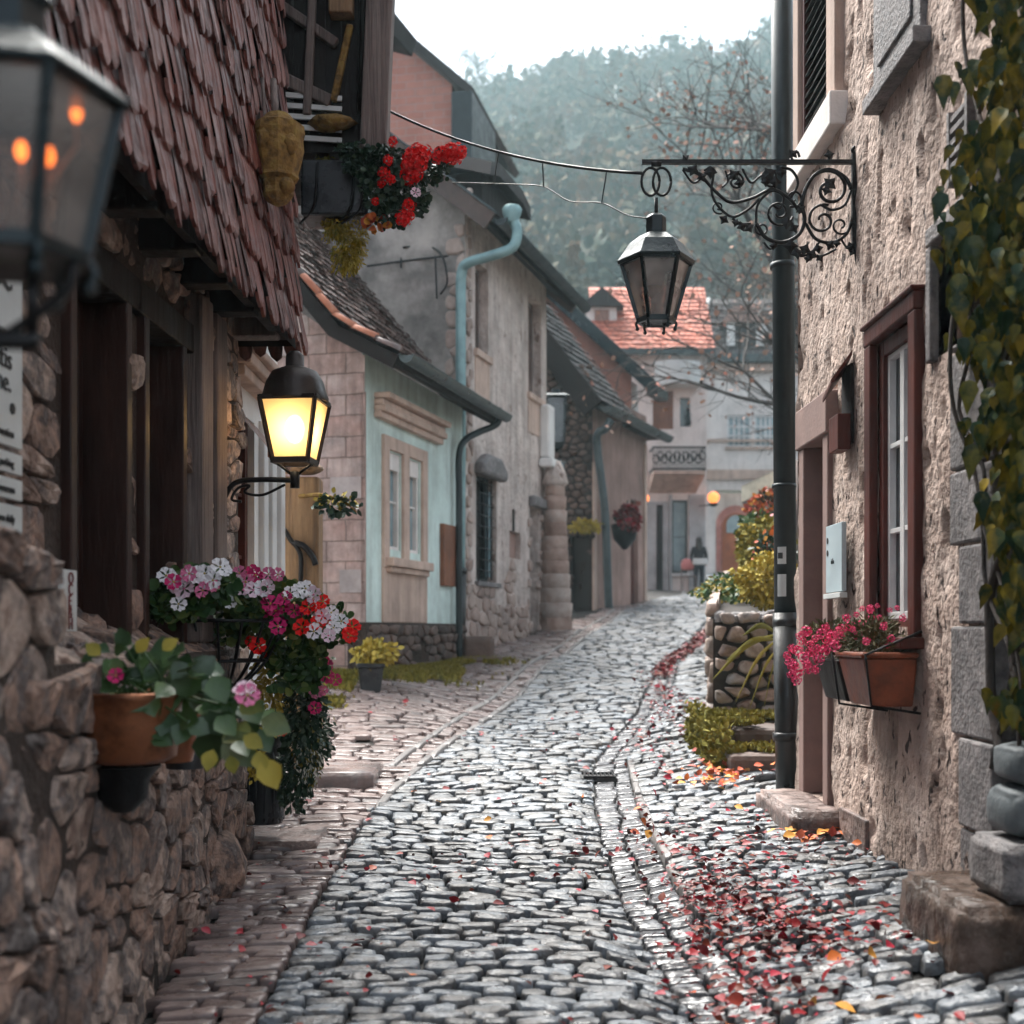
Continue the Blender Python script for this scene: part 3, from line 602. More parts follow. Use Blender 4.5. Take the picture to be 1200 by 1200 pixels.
kerb_line(lambda y: kerbL(y)-.30, 11.5, 30, .07, .8, .045, 'kerb_outer')
kerb_line(lambda y: chan(y)+.30, 6.6, 12, .05, .45, .05, 'kerb_right')

# drain grate
rt = root('drain_grate', (chan(11)+.02, 11.0, g1(chan(11)+.1, 11)+.012), 'small black iron drain grating set in the gutter channel of the street', 'drain grate')
b = MB(Matrix.Translation((float(chan(11))+.02, 11.0, g1(chan(11)+.1, 11)+.015)))
for i in range(8): b.box(-.12+i*.035, -.12+i*.035+.014, -.13, .13, 0, .02)
b.box(-.135, .14, -.16, -.13, 0, .022); b.box(-.135, .14, .13, .16, 0, .022)
b.build('grate_bars', M_iron, rt)
b = MB(Matrix.Translation((float(chan(11))+.02, 11.0, g1(chan(11)+.1, 11)+.015))); b.box(-.15, .155, -.17, .17, -.03, .004); b.build('drain_pit', M_ink, rt)

# fallen leaves (stuff)
def litter():
    P = []
    def patch(n, x, y, sx, sy):
        for _ in range(n): P.append((random.gauss(x, sx), random.gauss(y, sy)))
    patch(620, 1.15, 6.1, .17, .42); patch(330, 1.05, 6.9, .15, .35); patch(280, 1.4, 5.7, .22, .22); patch(130, 1.0, 5.1, .12, .25); patch(160, .85, 5.6, .15, .5)
    patch(120, .95, 8.2, .12, .7); patch(260, 1.5, 7.6, .3, .7)
    
    for _ in range(1900):
        y = 18.5+7*random.random(); P.append((np.interp(y, [18, 19.5, 22, 25.5], [2.15, 2.3, 3.05, 3.95])+random.gauss(0, .085), y))
    patch(200, 2.0, 17.0, .12, 1.2); patch(160, 1.75, 14.5, .12, .9); patch(100, 1.3, 12.5, .15, 1.)
    patch(60, 1.75, 12.2, .3, .8); patch(90, -.5, 7.6, .7, .25); patch(60, .5, 8.0, .5, .3); patch(50, -1.0, 6.0, .25, .8)
    for _ in range(420): y = 4+12*random.random()**1.5; P.append((rnd(float(XL(y)), float(XR(y))), y))
    P = np.array([p for p in P if XL(p[1])+.05 < p[0] < XR(p[1])-.05 and p[1] > 3.2])
    z = G(P[:, 0], P[:, 1])+.030+RNG.random(len(P))*.012
    n = len(P); t = rdir(n); t[:, 2] *= .25; nm = np.tile([0, 0, 1.], (n, 1))+RNG.normal(size=(n, 3))*.38
    sz = .016+.034*RNG.random(n)**2; keep_ = RNG.random(n) < .72; P, z, t, nm, sz = P[keep_], z[keep_], t[keep_], nm[keep_], sz[keep_]
    o = scatter('fallen_leaves', np.c_[P, z], t, nm, sz*(1.15+P[:, 1]/26), M_redleaf, None, LEAF_V*np.array([1.1,1,1.7])); tag(o, kind='stuff')
    P2 = []
    for x, y, n, s in ((1.78, 10.6, 70, .17), (1.62, 10.2, 40, .14), (2.0, 11.3, 40, .18), (-.1, 8.4, 9, .8), (.3, 9.3, 8, .7), (.5, 5.6, 6, .7), (1.95, 8.0, 40, .16), (1.6, 4.9, 10, .3)):
        for _ in range(n): P2.append((random.gauss(x, s), random.gauss(y, s*1.3)))
    P2 = np.array([p for p in P2 if p[0] < 2.3]); n = len(P2); z = G(P2[:, 0], P2[:, 1])+.04+RNG.random(n)*.02
    t = rdir(n); t[:, 2] *= .3; nm = np.tile([0, -.3, 1.], (n, 1))+RNG.normal(size=(n, 3))*.4
    o = scatter('fallen_orange_leaves', np.c_[P2, z], t, nm, .045+.04*RNG.random(n), M_orangeleaf, None, LEAF_V*np.array([1.2,1,1.6])); tag(o, kind='stuff')
litter()
# moss and short grass on the verge in front of the mint house
def verge():
    n = 26000; y = RNG.uniform(13.2, 20.3, n); x = XL(y)+np.abs(RNG.normal(size=n))*.38+.02
    y2 = RNG.uniform(14.2, 16.4, 3000); x2 = RNG.uniform(-3.0, -1.9, 3000)
    x = np.r_[x, x2]; y = np.r_[y, y2]; k = (x < kerbL(y)-.25) & (vnoise(x*2, y*1.2, 3) > .28) & ((x > XL(y)) ); x, y = x[k], y[k]
    n = len(x); t = RNG.normal(size=(n, 3))*.5; t[:, 2] = 1; nm = rdir(n); nm[:, 1] -= 1
    o = scatter('grass_verge', np.c_[x, y, G(x, y)+.0], t, nm, .04+.05*RNG.random(n), M_mossgreen, None, LEAF_V*np.array([.6, 1, 1])); tag(o, kind='stuff')
verge()
# ================================================================== NEAR LEFT STONE HOUSE
LF, LTH = frame_of(-2.05+.03*2, 2.0, .03, 1.0)     # s runs away from the camera, n toward the street
def ls(Y): return (Y-2.0)*math.hypot(1, .03)
rt = root('stone_house', (-1.99, 2.0, 0), 'rough rubble stone house with dark timber windows under a red shingled overhanging upper floor', 'house', th=LTH)
SE = ls(8.4)
WARP = lambda s, n, z: (s+.05*math.sin(4.3*s+2.1*z), -n-.02*math.sin(3*s+z*5), z+.042*math.sin(11*z+1.7*s)+.02*math.sin(5*s))
w1 = (ls(5.38), ls(6.12), 1.42, 3.2); w2 = (ls(6.36), ls(7.05), 1.42, 3.2)
b = MB(LF); panel(b, ID, SE+1.2, 2.2, [w1, w2], .35, -1.2, 1.38); b.box(SE-.001, SE, 0, 3, -.5, 3.5); wall = b.build('wall', M_mortar, rt)
b = MB(LF); rubble(b, WARP, SE+1.0, 2.2, .30, .15, .03, .010, [(w_[0]-.06, w_[1]+.06, w_[2]-.3, w_[3]+.06) for w_ in (w1, w2)], 3, -1.0, 1.38, rag=.28, jit=.32, sm=False); b.build('rubble_stones', M_rubble, wall)
# battered plinth, its face nearer the street towards the camera
PL, PTH = frame_of(-1.2-.065*2, 2.0, -.065, 1.0)
pe = (8.38-2)*1.0021
b = MB(PL); b.hexm(ID, -1.5, pe, -1.0, 0, -.8, 1.39); b.build('plinth', M_mortar, rt)
b = MB(PL); rubble(b, WARP, pe+1.4, 2.0, .31, .165, .035, .009, (), 9, -1.4, -.62, rag=.28, jit=.32, sm=False); rubble(b, lambda s, n, z: (s, (z-5)*.9, 1.34+(z-5)*.42+n), pe+1.4, .55, .22, .16, .05, .01, (), 19, -1.4, 5, rag=.25, jit=.32, sm=False); rubble(b, lambda s, n, z: (pe+n, s, z), .45, 1.9, .2, .13, .05, .008, (), 5, 0, -.5); b.build('plinth_stones', M_rubble, rt)
b = MB(PL); b.hexm(ID, -1.5, 2.12, -.62, -.002, 1.2, 1.74); pr = b.build('pier', M_mortar, rt)
b = MB(PL); rubble(b, WARP, 3.52, .52, .34, .17, .04, .01, (), 29, -1.4, 1.25, rag=.25, jit=.32, sm=False); rubble(b, lambda s, n, z: (s, (z-5)*.9, 1.74+n), 3.52, .55, .26, .2, .03, .01, (), 39, -1.4, 5, rag=.25, jit=.32, sm=False); rubble(b, lambda s, n, z: (2.12+n, s, z), .6, .5, .2, .14, .03, .01, (), 49, 0, 1.25); b.build('pier_stones', M_rubble, pr)
b = MB(PL)
b.add([(-1.5, 0, 1.32), (pe, 0, 1.32), (pe, .55, 1.56), (-1.5, .55, 1.56)], [(0,1,2,3)]); b.build('ledge', M_mortar, rt)
# rounded guard stone at the foot of the wall
for i, (a, c, d) in enumerate(((w1[0], w1[1], 1), (w2[0], w2[1], 2))):
    w = window(rt, LF, ID, a, c, 1.42, 3.2, .22, M_brownwood, .10, M_darkglass, 1, 2, None, .035)
    for s_ in (a-.02, c-.05):
        q = MB(LF); q.hexm(ID, s_, s_+.07, -.3, .045, 1.42, 3.2); q.build('timber_jamb', M_brownwood, w, .006)
    q = MB(LF); q.hexm(ID, a-.16, c+.16, -.3, .05, 3.06, 3.22); q.build('lintel', M_darkwood, w, .008)
q = MB(LF); q.hexm(ID, ls(7.18), ls(7.42), -.05, .10, 1.44, 3.4); q.build('timber_post', M_greywood, rt, .015)
q = MB(LF); q.hexm(ID, ls(7.62), ls(7.86), -.05, .07, 1.44, 3.4); q.build('timber_post', M_greywood, rt, .015)
# jetty: joists, soffit boards, flared shingled wall
JN = .335
def jn(s): return JN+.055*(s/SE)
b = MB(LF); b.hexm(ID, -1.5, SE+.25, -.4, JN-.03, 3.62, 3.66)
for i in range(46): b.hexm(ID, -1.2+i*.17, -1.2+i*.17+.155, -.3, JN-.02, 3.59+rnd(0, .012), 3.615)
b.build('soffit', M_darkwood, rt)
for k in range(8):
    s = SE-.02-k*.62; q = MB(LF); q.hexm(ID, s-.15, s, -.3, JN-.05, 3.40, 3.59); q.build('joist', M_greywood if k == 0 else M_darkwood, rt, .012)
q = MB(LF); q.hexm(ID, -1.5, SE+.1, JN-.10, JN-.015, 3.43, 3.62); q.build('bressummer', M_darkwood, rt, .01)
def jwall(a, bb, h):      # flared skirt then wall
    zz = 3.33+bb; n = jn(a)+(-.17*max(0, min(1, bb/2.4))**.8)+h
    return (a, -n, zz)
b = MB(LF); tiles(b, jwall, SE+1.6, 4.6, .115, .29, .024, 'point', 4, -1.4, 0, .55, 1.5); b.build('shingles', M_shingle, rt)
def jend(a, bb, h): return (SE+.16+h, -(jn(SE)-.17*max(0, min(1, bb/2.4))**.8)+a+.02, 3.33+bb)
b = MB(LF); tiles(b, jend, 2.5, 4.6, .105, .26, .018, 'point', 8, 0, 0, .3, 1.5)
b.build('end_shingles', M_shingle, rt)
b = MB(LF); b.poly([jwall(-1.5, .05, -.03), jwall(SE+.14, .05, -.03), jwall(SE+.14, 2.4, -.03), jwall(-1.5, 2.4, -.03)]); b.poly([jwall(-1.5, 2.4, -.03), jwall(SE+.14, 2.4, -.03), jwall(SE+.14, 5, -.03), jwall(-1.5, 5, -.03)])
b.poly([(SE+.14, -.34, 3.4), (SE+.14, 3, 3.4), (SE+.14, 3, 8.3), (SE+.14, -.18, 8.3)]); b.poly([(-1.5, -.3, 3.4), (-1.5, 3, 3.4), (-1.5, 3, 8.3), (-1.5, -.18, 8.3)])
b.poly([(-1.6, -.3, 8.0), (SE+.14, -.3, 8.0), (SE+.14, 3, 9.2), (-1.6, 3, 9.2)])
b.build('jetty_wall', M_darkwood, rt)

# mossy carved block on the jetty corner
c = at(326, 182, 7.6)
rt = root('carved_block', c, 'mossy carved wooden block hanging on the corner of the shingled wall', 'carving')
b = MB(Matrix.Translation(c))
b.lathe([(.02, .25), (.07, .24), (.11, .19), (.155, .17), (.16, .12), (.15, .08), (.155, .02), (.14, -.05), (.12, -.12), (.125, -.14), (.10, -.16)], n=9, smooth=False); b.blob((.09, -.1, .03), (.05, .04, .06), 2, .25, 4); b.blob((-.06, -.12, .06), (.04, .03, .07), 2, .25, 1); b.build('carved_head', M_carve, rt)
b = MB(Matrix.Translation(c)); b.lathe([(.10, -.161), (.09, -.2), (.095, -.24), (.06, -.28), (.02, -.30)], n=8, smooth=False); b.blob((.06, -.07, -.2), (.045, .045, .05), 2, .2, 9); b.build('carved_foot', M_carve, rt)
b = MB(Matrix.Translation(c)); b.tube([(-.02, .03, .15), (-.05, .12, .5)], .02, 6); b.tube([(-.08, .03, .12), (-.12, .12, .55)], .012, 6); b.build('hanger', M_greywood, rt)

# signs on the near stone wall
def text_obj(body, size, mat, parent, M, ext=.002, name='lettering', align='LEFT'):
    cu = bpy.data.curves.new(name, 'FONT'); cu.body = body; cu.size = size; cu.extrude = ext; cu.align_x = align
    t_ = bpy.data.objects.new(name+'_tmp', cu); COL.objects.link(t_); bpy.context.view_layer.update()
    me = bpy.data.meshes.new_from_object(t_.evaluated_get(bpy.context.evaluated_depsgraph_get())); bpy.data.objects.remove(t_)
    me.materials.clear(); me.materials.append(mat); o = bpy.data.objects.new(name, me); COL.objects.link(o); o.parent = parent
    o.matrix_local = MWORLD[parent.name].inverted() @ M; MWORLD[o.name] = MWORLD[parent.name]; return o
TXT = Matrix(((1,0,0,0),(0,0,-1,0),(0,1,0,0),(0,0,0,1)))     # text in the x-z plane facing -y
def lsign(py0, py1, label, lines):
    s0, s1 = ls(4.0), ls(4.66); z1 = zat(py0, 4.6); z0 = zat(py1, 4.6); nn = .13
    c = LF @ Vector(((s0+s1)/2, -nn, z0))
    r = root('wall_sign', c, label, 'sign', 'white signs stacked on the stone wall', LTH)
    q = MB(LF); q.hexm(ID, s0, s1, nn-.02, nn, z0, z1); bd = q.build('board', M_sign, r, .003)
    for txt, sz, u, v in lines:
        text_obj(txt, sz, M_ink, bd, LF @ Matrix.Translation((s0+u, -nn-.003, z0+v)) @ TXT)
    return r
lsign(400, 525, 'tallest white sign board with two bold words and a black dot, above the narrower boards', [('Gratis', .105, .30, .27), ('zone.', .10, .34, .19), ('•', .16, .54, .08), ('information', .042, .38, .03)])
lsign(532, 556, 'narrow white sign strip directly beneath the tall lettered board', [('parking', .04, .46, .02)])
lsign(562, 586, 'narrow white sign strip, lower one of the two thin boards', [('museum', .04, .45, .02)])
lsign(593, 643, 'bottom white sign board of the stack, two lines of small print', [('open daily', .04, .42, .09), ('ring bell', .04, .44, .03)])
lsign(316, 392, 'topmost white sign board behind the near lantern, with a small dark mark', [('~', .2, .45, .1)])
c = LF @ Vector((ls(5.22), -.12, 1.45))
r = root('number_plate', c, 'small white upright plate with dark red letters fixed to the stone wall', 'plate', th=LTH)
q = MB(LF); q.hexm(ID, ls(4.98), ls(5.13), .135, .155, zat(740, 5.07), zat(668, 5.07)); bd = q.build('board', M_sign, r, .003)
for i, ch in enumerate('OCEBH'): text_obj(ch, .066, M_redink, bd, LF @ Matrix.Translation((ls(5.03), -.158, zat(668, 5.07)-.055-.045*i)) @ TXT)

# ================================================================== LANTERNS
def lantern(rt, M, zb, zt, rb, rtop, roofp, n, metal, glass, a0, capn=None, ringz=None, feet=True, bulb=None, post=.012):
    P = [(math.cos(a0+2*math.pi*k/n), math.sin(a0+2*math.pi*k/n)) for k in range(n)]
    g = MB(M)
    for k in range(n):
        a, c = P[k], P[(k+1) % n]; g.poly([(a[0]*rb*.97, a[1]*rb*.97, zb), (c[0]*rb*.97, c[1]*rb*.97, zb), (c[0]*rtop*.97, c[1]*rtop*.97, zt), (a[0]*rtop*.97, a[1]*rtop*.97, zt)])
    g.build('glass', glass, rt)
    f = MB(M)
    for a in P: f.beam((a[0]*rb, a[1]*rb, zb), (a[0]*rtop, a[1]*rtop, zt), post*2, post*2, (a[0], a[1], 0))
    for k in range(n):
        a, c = P[k], P[(k+1) % n]
        for r, z, h in ((rb, zb, post*2.4), (rtop, zt, post*2)): f.beam((a[0]*r, a[1]*r, z), (c[0]*r, c[1]*r, z), h, h*1.2)
    f.build('frame', metal, rt, .002)
    r = MB(M); cn = capn or n; r.lathe(roofp, (0, 0, 0), cn, a0, cn > 8); r.build('cap', metal, rt, .003 if cn <= 8 else 0)
    b = MB(M)
    if feet:
        for a in P:
            b.tube(catmull([(a[0]*rb, a[1]*rb, zb), (a[0]*rb*1.12, a[1]*rb*1.12, zb-.02), (a[0]*rb*1.05, a[1]*rb*1.05, zb-.045)], 4), .009, 6)
            b.blob((a[0]*rb*1.05, a[1]*rb*1.05, zb-.05), (.014,)*3, 1, 0)
        b.lathe([(rb*.2, zb-.004), (rb*.9, zb-.012), (rb*1.05, zb-.002), (rb*.9, zb+.004)], (0, 0, 0), n, a0, False)
        b.build('base_ring', metal, rt)
# hanging lantern
HC = at(769, 740, 7.82); hx = HC.x
def hz(py): return zat(py, 7.82)
px = 7.82/1500
M = Matrix.Translation((hx, 7.82, 0))
rt = root('hanging_lantern', (hx, 7.82, hz(388)), 'black six-sided glass lantern hanging over the street from the scrolled iron bracket', 'lantern')
lantern(rt, M, hz(376), hz(309), 21*px, 41*px, [(45*px, hz(310)), (46*px, hz(306)), (40*px, hz(298)), (32*px, hz(286)), (20*px, hz(277)), (12*px, hz(274)), (12*px, hz(255)), (9*px, hz(252))], 6, M_teal, M_glass, R(0), post=.011)
b = MB(M); b.lathe([(.03, hz(372)), (.032, hz(350)), (.05, hz(345)), (.052, hz(325)), (.03, hz(318))], n=14); b.build('lamp_holder', M_peach, rt)
b = MB(M); b.tube([(0, 0, hz(253)), (0, 0, hz(232))], .012, 8)
for dx in (-.035, .035):
    b.tube([(dx+.055*math.cos(t*.35), 0, hz(213)+.085*math.sin(t*.35)) for t in range(19)], .009, 6)
b.tube([(-.03, 0, hz(192)), (.03, 0, hz(192))], .02, 6); b.build('hanger_ring', M_iron, rt)
# street lamp, lit
LC = (xat(345.5, 7.95), 7.95); px = 7.95/1500
def lz(py): return zat(py, 7.95)
M = Matrix.Translation((*LC, 0))
rt = root('street_lamp', (-1.82, 7.95, lz(560)), 'lit yellow street lamp with a round bronze cap on an iron wall arm', 'street lamp')
lantern(rt, M, lz(541), lz(470), 24*px*1.22, 38*px*1.22, [(.207, lz(471)), (.210, lz(467)), (.197, lz(461)), (.178, lz(448)), (.14, lz(436)), (.075, lz(431)), (.058, lz(430)), (.056, lz(417)), (.03, lz(412))], 4, M_brownmetal, M_lampfrost, R(45-6), 32, feet=False, post=.012)
b = MB(M); b.blob((0, 0, lz(503)), (.06, .06, .09), 2, 0); b.build('bulb', M_bulb, rt)
b = MB(M)
for s in (-1, 1): b.tube([(s*.11, 0, lz(543)), (s*.02, 0, lz(556))], .009, 6)
b.tube([(0, 0, lz(553)), (0, 0, lz(572))], .03, 8); b.build('yoke', M_iron, rt)
b = MB(); wx = -1.80
b.tube(catmull([(LC[0], 7.95, lz(563)), (-1.55, 7.95, lz(562)), (-1.72, 7.95, lz(566)), (wx, 7.95, lz(588))], 6), .017, 8)
b.tube(catmull([(LC[0]-.06, 7.95, lz(568)), (-1.55, 7.95, lz(580)), (-1.66, 7.95, lz(577)), (-1.63, 7.95, lz(569)), (-1.7, 7.95, lz(572)), (-1.74, 7.95, lz(585)), (-1.68, 7.95, lz(588))], 6), .009, 6)
b.beam((wx, 7.95, lz(545)), (wx, 7.95, lz(598)), .05, .03, (1,0,0)); b.build('wall_arm', M_iron, rt)
# near lantern, out of focus
nx0 = xat(4, 2.2); M = Matrix.Translation((nx0, 2.2, 0)); px = 2.2/1500
def nz(py): return zat(py, 2.2)
rt = root('wall_lantern', (nx0, 2.2, nz(400)), 'dark teal lantern close to the camera with orange candle bulbs behind its glass', 'lantern')
lantern(rt, M, nz(300), nz(112), 92*px, 132*px, [(144*px, nz(116)), (146*px, nz(110)), (120*px, nz(88)), (86*px, nz(66)), (84*px, nz(60)), (50*px, nz(50)), (48*px, nz(6)), (60*px, nz(0)), (40*px, nz(-30)), (0.01, nz(-60))], 6, M_teal, M_nearglass, R(12), post=.009)
for k, (a, c) in enumerate(((78, 118), (30, 182), (62, 188), (-30, 180))):
    dx = (a-4)*px*1.0
    b = MB(M); yy = -.02 if k else .05; b.blob((dx, yy, nz(c)), (.010, .010, .018), 2, 0); b.build('candle_bulb', M_candle, rt)
    b = MB(M); b.tube([(dx, yy, nz(c)-.02), (dx, yy, nz(c)-.06), (0, 0, nz(290))], .004, 6); b.build('candle_stem', M_peach, rt)
b = MB(M)
for s in (-1, 1):
    b.tube(catmull([(s*.12, 0, nz(308)), (s*.11, 0, nz(340)), (s*.05, 0, nz(372)), (.0, 0, nz(395))], 6), .009, 6)
b.tube([(0.05, 0, nz(305)), (.05, 0, nz(392))], .012, 8)
b.tube([(.06, 0, nz(400)), (-.2, 0, nz(396)), (-.5, 0, nz(390))], .016, 8)
b.tube(catmull([(.0, 0, nz(400)), (-.1, 0, nz(450)), (-.3, 0, nz(470)), (-.45, 0, nz(440))], 6), .010, 8); b.beam((-.49, 0, nz(330)), (-.49, 0, nz(520)), .04, .03, (1,0,0))
b.build('wall_arm', M_iron, rt)

# ================================================================== SCROLLED BRACKET
def bp(x, y, d=0): return (xat(x, 7.82), 7.82+d, zat(y, 7.82))
rt = root('iron_bracket', (2.1, 7.82, hz(305)), 'ornate black wrought iron scroll bracket reaching out from the rough stucco wall', 'bracket')
b = MB(); b.beam(bp(752, 190), bp(1001, 190), .026, .026); b.build('arm', M_iron, rt)
b = MB(); b.beam(bp(1003, 180), bp(1003, 292), .05, .03, (0, 1, 0)); b.tube(catmull([bp(1003, 182), bp(999, 176), bp(1002, 172)], 4), .012, 6); b.tube([bp(1003, 290), bp(1004, 312)], [.02, .004], 6); b.build('wall_plate', M_iron, rt)
def spiral(cx, cy, r0, r1, a0, turns, n=26, sq=1.0):
    return [bp(cx+(r0+(r1-r0)*i/n)*math.cos(a0+turns*2*math.pi*i/n), cy+sq*(r0+(r1-r0)*i/n)*math.sin(a0+turns*2*math.pi*i/n)) for i in range(n+1)]
sc = MB()
T = lambda pts, r=.0085: sc.tube(catmull([bp(*p) for p in pts], 7), r, 6)
T([(800, 198), (820, 205), (836, 222), (856, 237), (882, 232), (905, 222), (925, 233), (938, 250)], .0105)
T([(836, 205), (834, 225), (842, 242), (858, 254), (876, 246), (890, 233)], .009)
T([(886, 262), (888, 240), (904, 224), (918, 230), (914, 244), (905, 240)], .009)
T([(886, 262), (898, 279), (918, 284), (936, 275), (943, 258), (940, 240), (944, 222), (955, 205), (972, 199), (990, 208), (998, 222)], .013)
sc.tube(spiral(972, 222, 24, 5, -2.4, 1.25), .011, 6); sc.tube(spiral(964, 258, 19, 4, -1.2, -1.3), .009, 6)
sc.tube(spiral(913, 249, 17, 4, .3, 1.4), .008, 6); sc.tube(spiral(930, 232, 11, 3, 2.0, -1.2), .007, 6)
sc.tube(spiral(862, 213, 12, 3, 3.6, 1.2), .008, 6); sc.tube(spiral(903, 207, 12, 4, 1.2, 1.1), .008, 6); sc.tube(spiral(985, 264, 12, 3, 0, 1.2), .007, 6)
T([(944, 262), (956, 280), (975, 284), (992, 274), (1000, 250), (1001, 228)], .0105)
T([(925, 235), (935, 215), (928, 200), (915, 196)], .009); T([(998, 222), (990, 240), (975, 246), (962, 240)], .009)
T([(850, 200), (853, 212), (846, 220)], .007); T([(825, 200), (833, 196), (840, 203)], .007); T([(912, 284), (903, 292), (895, 284)], .007)
T([(960, 284), (950, 296), (938, 300), (934, 292)], .008); T([(985, 279), (993, 290), (1002, 282)], .007)
T([(800, 199), (812, 214), (824, 208)], .007); T([(880, 262), (868, 262), (858, 256)], .008); T([(930, 284), (928, 296), (944, 299), (962, 300), (980, 292)], .008); T([(870, 198), (880, 214), (893, 206), (905, 214)], .008); T([(948, 262), (952, 246), (962, 240)], .007); sc.tube(spiral(842, 243, 8, 2, 1, 1.2), .006, 5); sc.tube(spiral(893, 268, 9, 3, 4, -1.2), .007, 5)
T([(968, 190), (974, 180), (969, 178)], .007); T([(930, 190), (927, 182), (934, 178), (937, 184)], .008); T([(805, 190), (803, 183)], .009)
sc.build('scrollwork', M_iron, rt)
lf = MB()
for x, y, r in ((848, 258, 5), (862, 262, 4), (869, 266, 5), (877, 268, 5), (906, 289, 4), (926, 289, 7), (933, 297, 6), (943, 293, 6), (951, 299, 6), (946, 304, 4), (958, 292, 5), (960, 303, 4), (972, 288, 5), (980, 286, 4), (996, 290, 5), (998, 296, 4), (901, 205, 7), (908, 214, 6), (915, 203, 5), (897, 214, 5), (860, 206, 6), (866, 215, 5), (812, 200, 6), (822, 208, 5), (832, 203, 6), (972, 216, 7), (968, 224, 5), (922, 262, 6), (930, 268, 5), (938, 246, 5), (929, 181, 5), (971, 182, 5), (803, 186, 4)):
    p = bp(x, y); q = r*.0072; a = rnd(0, 6.28)
    lf.add([(p[0]+q*math.cos(a+k*math.pi/4)*(1 if k % 2 else .55), p[1]-.012, p[2]+q*math.sin(a+k*math.pi/4)*(1 if k % 2 else .55)) for k in range(8)]+[(p[0], p[1]-.022, p[2]), (p[0], p[1]+.012, p[2])], [(k, (k+1) % 8, 8) for k in range(8)]+[((k+1) % 8, k, 9) for k in range(8)])
lf.build('iron_leaves', M_iron, rt)

# wires across the street
a = at(452, 128, 9.9); e = Vector(bp(752, 203)); 
def wire(P, r): 
    b = MB(); b.tube(P, r, 6); return b
def sagl(a, e, s, n=18): return [a.lerp(e, i/n)-Vector((0, 0, s*4*(i/n)*(1-i/n))) for i in range(n+1)]
rt = root('overhead_cable', a, 'thick black overhead cable strung from the timber gallery to the iron bracket', 'cable')
main = sagl(a, e, .10); wire(main, .0105).build('cable', M_iron, rt)
low = catmull([at(530, 214, 9.35), at(600, 216, 8.95), at(637, 219, 8.65), at(668, 236, 8.4), at(705, 238, 8.15), at(735, 252, 7.95), Vector(bp(760, 256))], 6)
wire(low, .0045).build('thin_wire', M_iron, rt)
b = MB()
for x in (582, 636, 704):
    p = min(main, key=lambda v: abs(600+v.x/v.y*1500-x)); q = min(low, key=lambda v: abs(600+v.x/v.y*1500-x)); b.tube([p, q], .005, 5)
b.build('droppers', M_iron, rt)

# ================================================================== RIGHT STUCCO HOUSE
RF, RTH = frame_of(2.1, 9.4, 0, -1)
def rs(Y): return 9.4-Y
rt = root('stucco_house', (2.1, 9.4, 0), 'tall rough stucco house with a brown framed casement window and a rose stone doorway', 'house', th=RTH)
door = (rs(9.2), rs(8.42), .35, 2.92); win = (rs(7.36), rs(6.66), 1.52, 3.15); up = (rs(9.25), rs(8.3), 4.95, 7.0); up2 = (rs(7.3), rs(6.5), 4.55, 5.9)
tran = (rs(6.3), rs(5.0), 2.86, 3.4); pdoor = (rs(5.55), rs(4.5), .45, 2.75)
opsR = [door, win, up, up2, tran, pdoor]
def rough_panel(W, H, z0, ops, res=.025):
    nx = int(W/res); nz_ = int(H/res); s = np.linspace(0, W, nx+1); z = np.linspace(z0, z0+H, nz_+1); S, Z = np.meshgrid(s, z)
    h = .030*(vnoise(S*2.2, Z*1.6, 1)-.5)+.020*(vnoise(S*6, Z*3.2, 2)-.5)+.014*(vnoise(S*15, Z*8, 3)-.5)+.007*(vnoise(S*34, Z*20, 4)-.5)
    p = vnoise(S*11, Z*5.5, 7); h -= .05*np.clip((.27-p)/.27, 0, 1)
    h += .05*np.clip((1.2-Z)/1.2, 0, 1)*(vnoise(S*1.1, Z*1.1, 9))
    for o in ops:
        dd = np.maximum(np.maximum(o[0]-S, S-o[1]), np.maximum(o[2]-Z, Z-o[3])); h = np.where(dd < .05, h*.3, h)
    h = np.minimum(h, .03)
    V = np.stack([S, -h, Z], -1).reshape(-1, 3)
    i = (np.arange(nz_)[:, None]*(nx+1)+np.arange(nx)[None]); cs = (s[:-1]+s[1:])/2; cz = (z[:-1]+z[1:])/2; C, D = np.meshgrid(cs, cz)
    k = np.ones_like(C, bool)
    for o in ops: k &= ~((C > o[0]) & (C < o[1]) & (D > o[2]) & (D < o[3]))
    i = i[k]; Mx = np.array(RF); V = V @ Mx[:3, :3].T + Mx[:3, 3]
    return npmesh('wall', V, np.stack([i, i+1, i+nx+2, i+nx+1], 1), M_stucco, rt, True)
wallR = rough_panel(6.4, 8.4, -.1, opsR)
b = MB(RF)
for o in opsR:
    for q in ([(o[0],o[2]),(o[1],o[2])], [(o[1],o[2]),(o[1],o[3])], [(o[1],o[3]),(o[0],o[3])], [(o[0],o[3]),(o[0],o[2])]):
        b.poly([(q[0][0], -.0, q[0][1]), (q[1][0], -.0, q[1][1]), (q[1][0], .3, q[1][1]), (q[0][0], .3, q[0][1])])
b.poly([(0, 0, -.2), (0, 5, -.2), (0, 5, 8.3), (0, 0, 8.3)]); b.poly([(6.4, 0, -.2), (6.4, 5, -.2), (6.4, 5, 8.3), (6.4, 0, 8.3)]); b.poly([(0, -.3, 8.25), (6.4, -.3, 8.25), (6.4, 5, 10.5), (0, 5, 10.5)])
b.build('reveals', M_stucco, wallR)
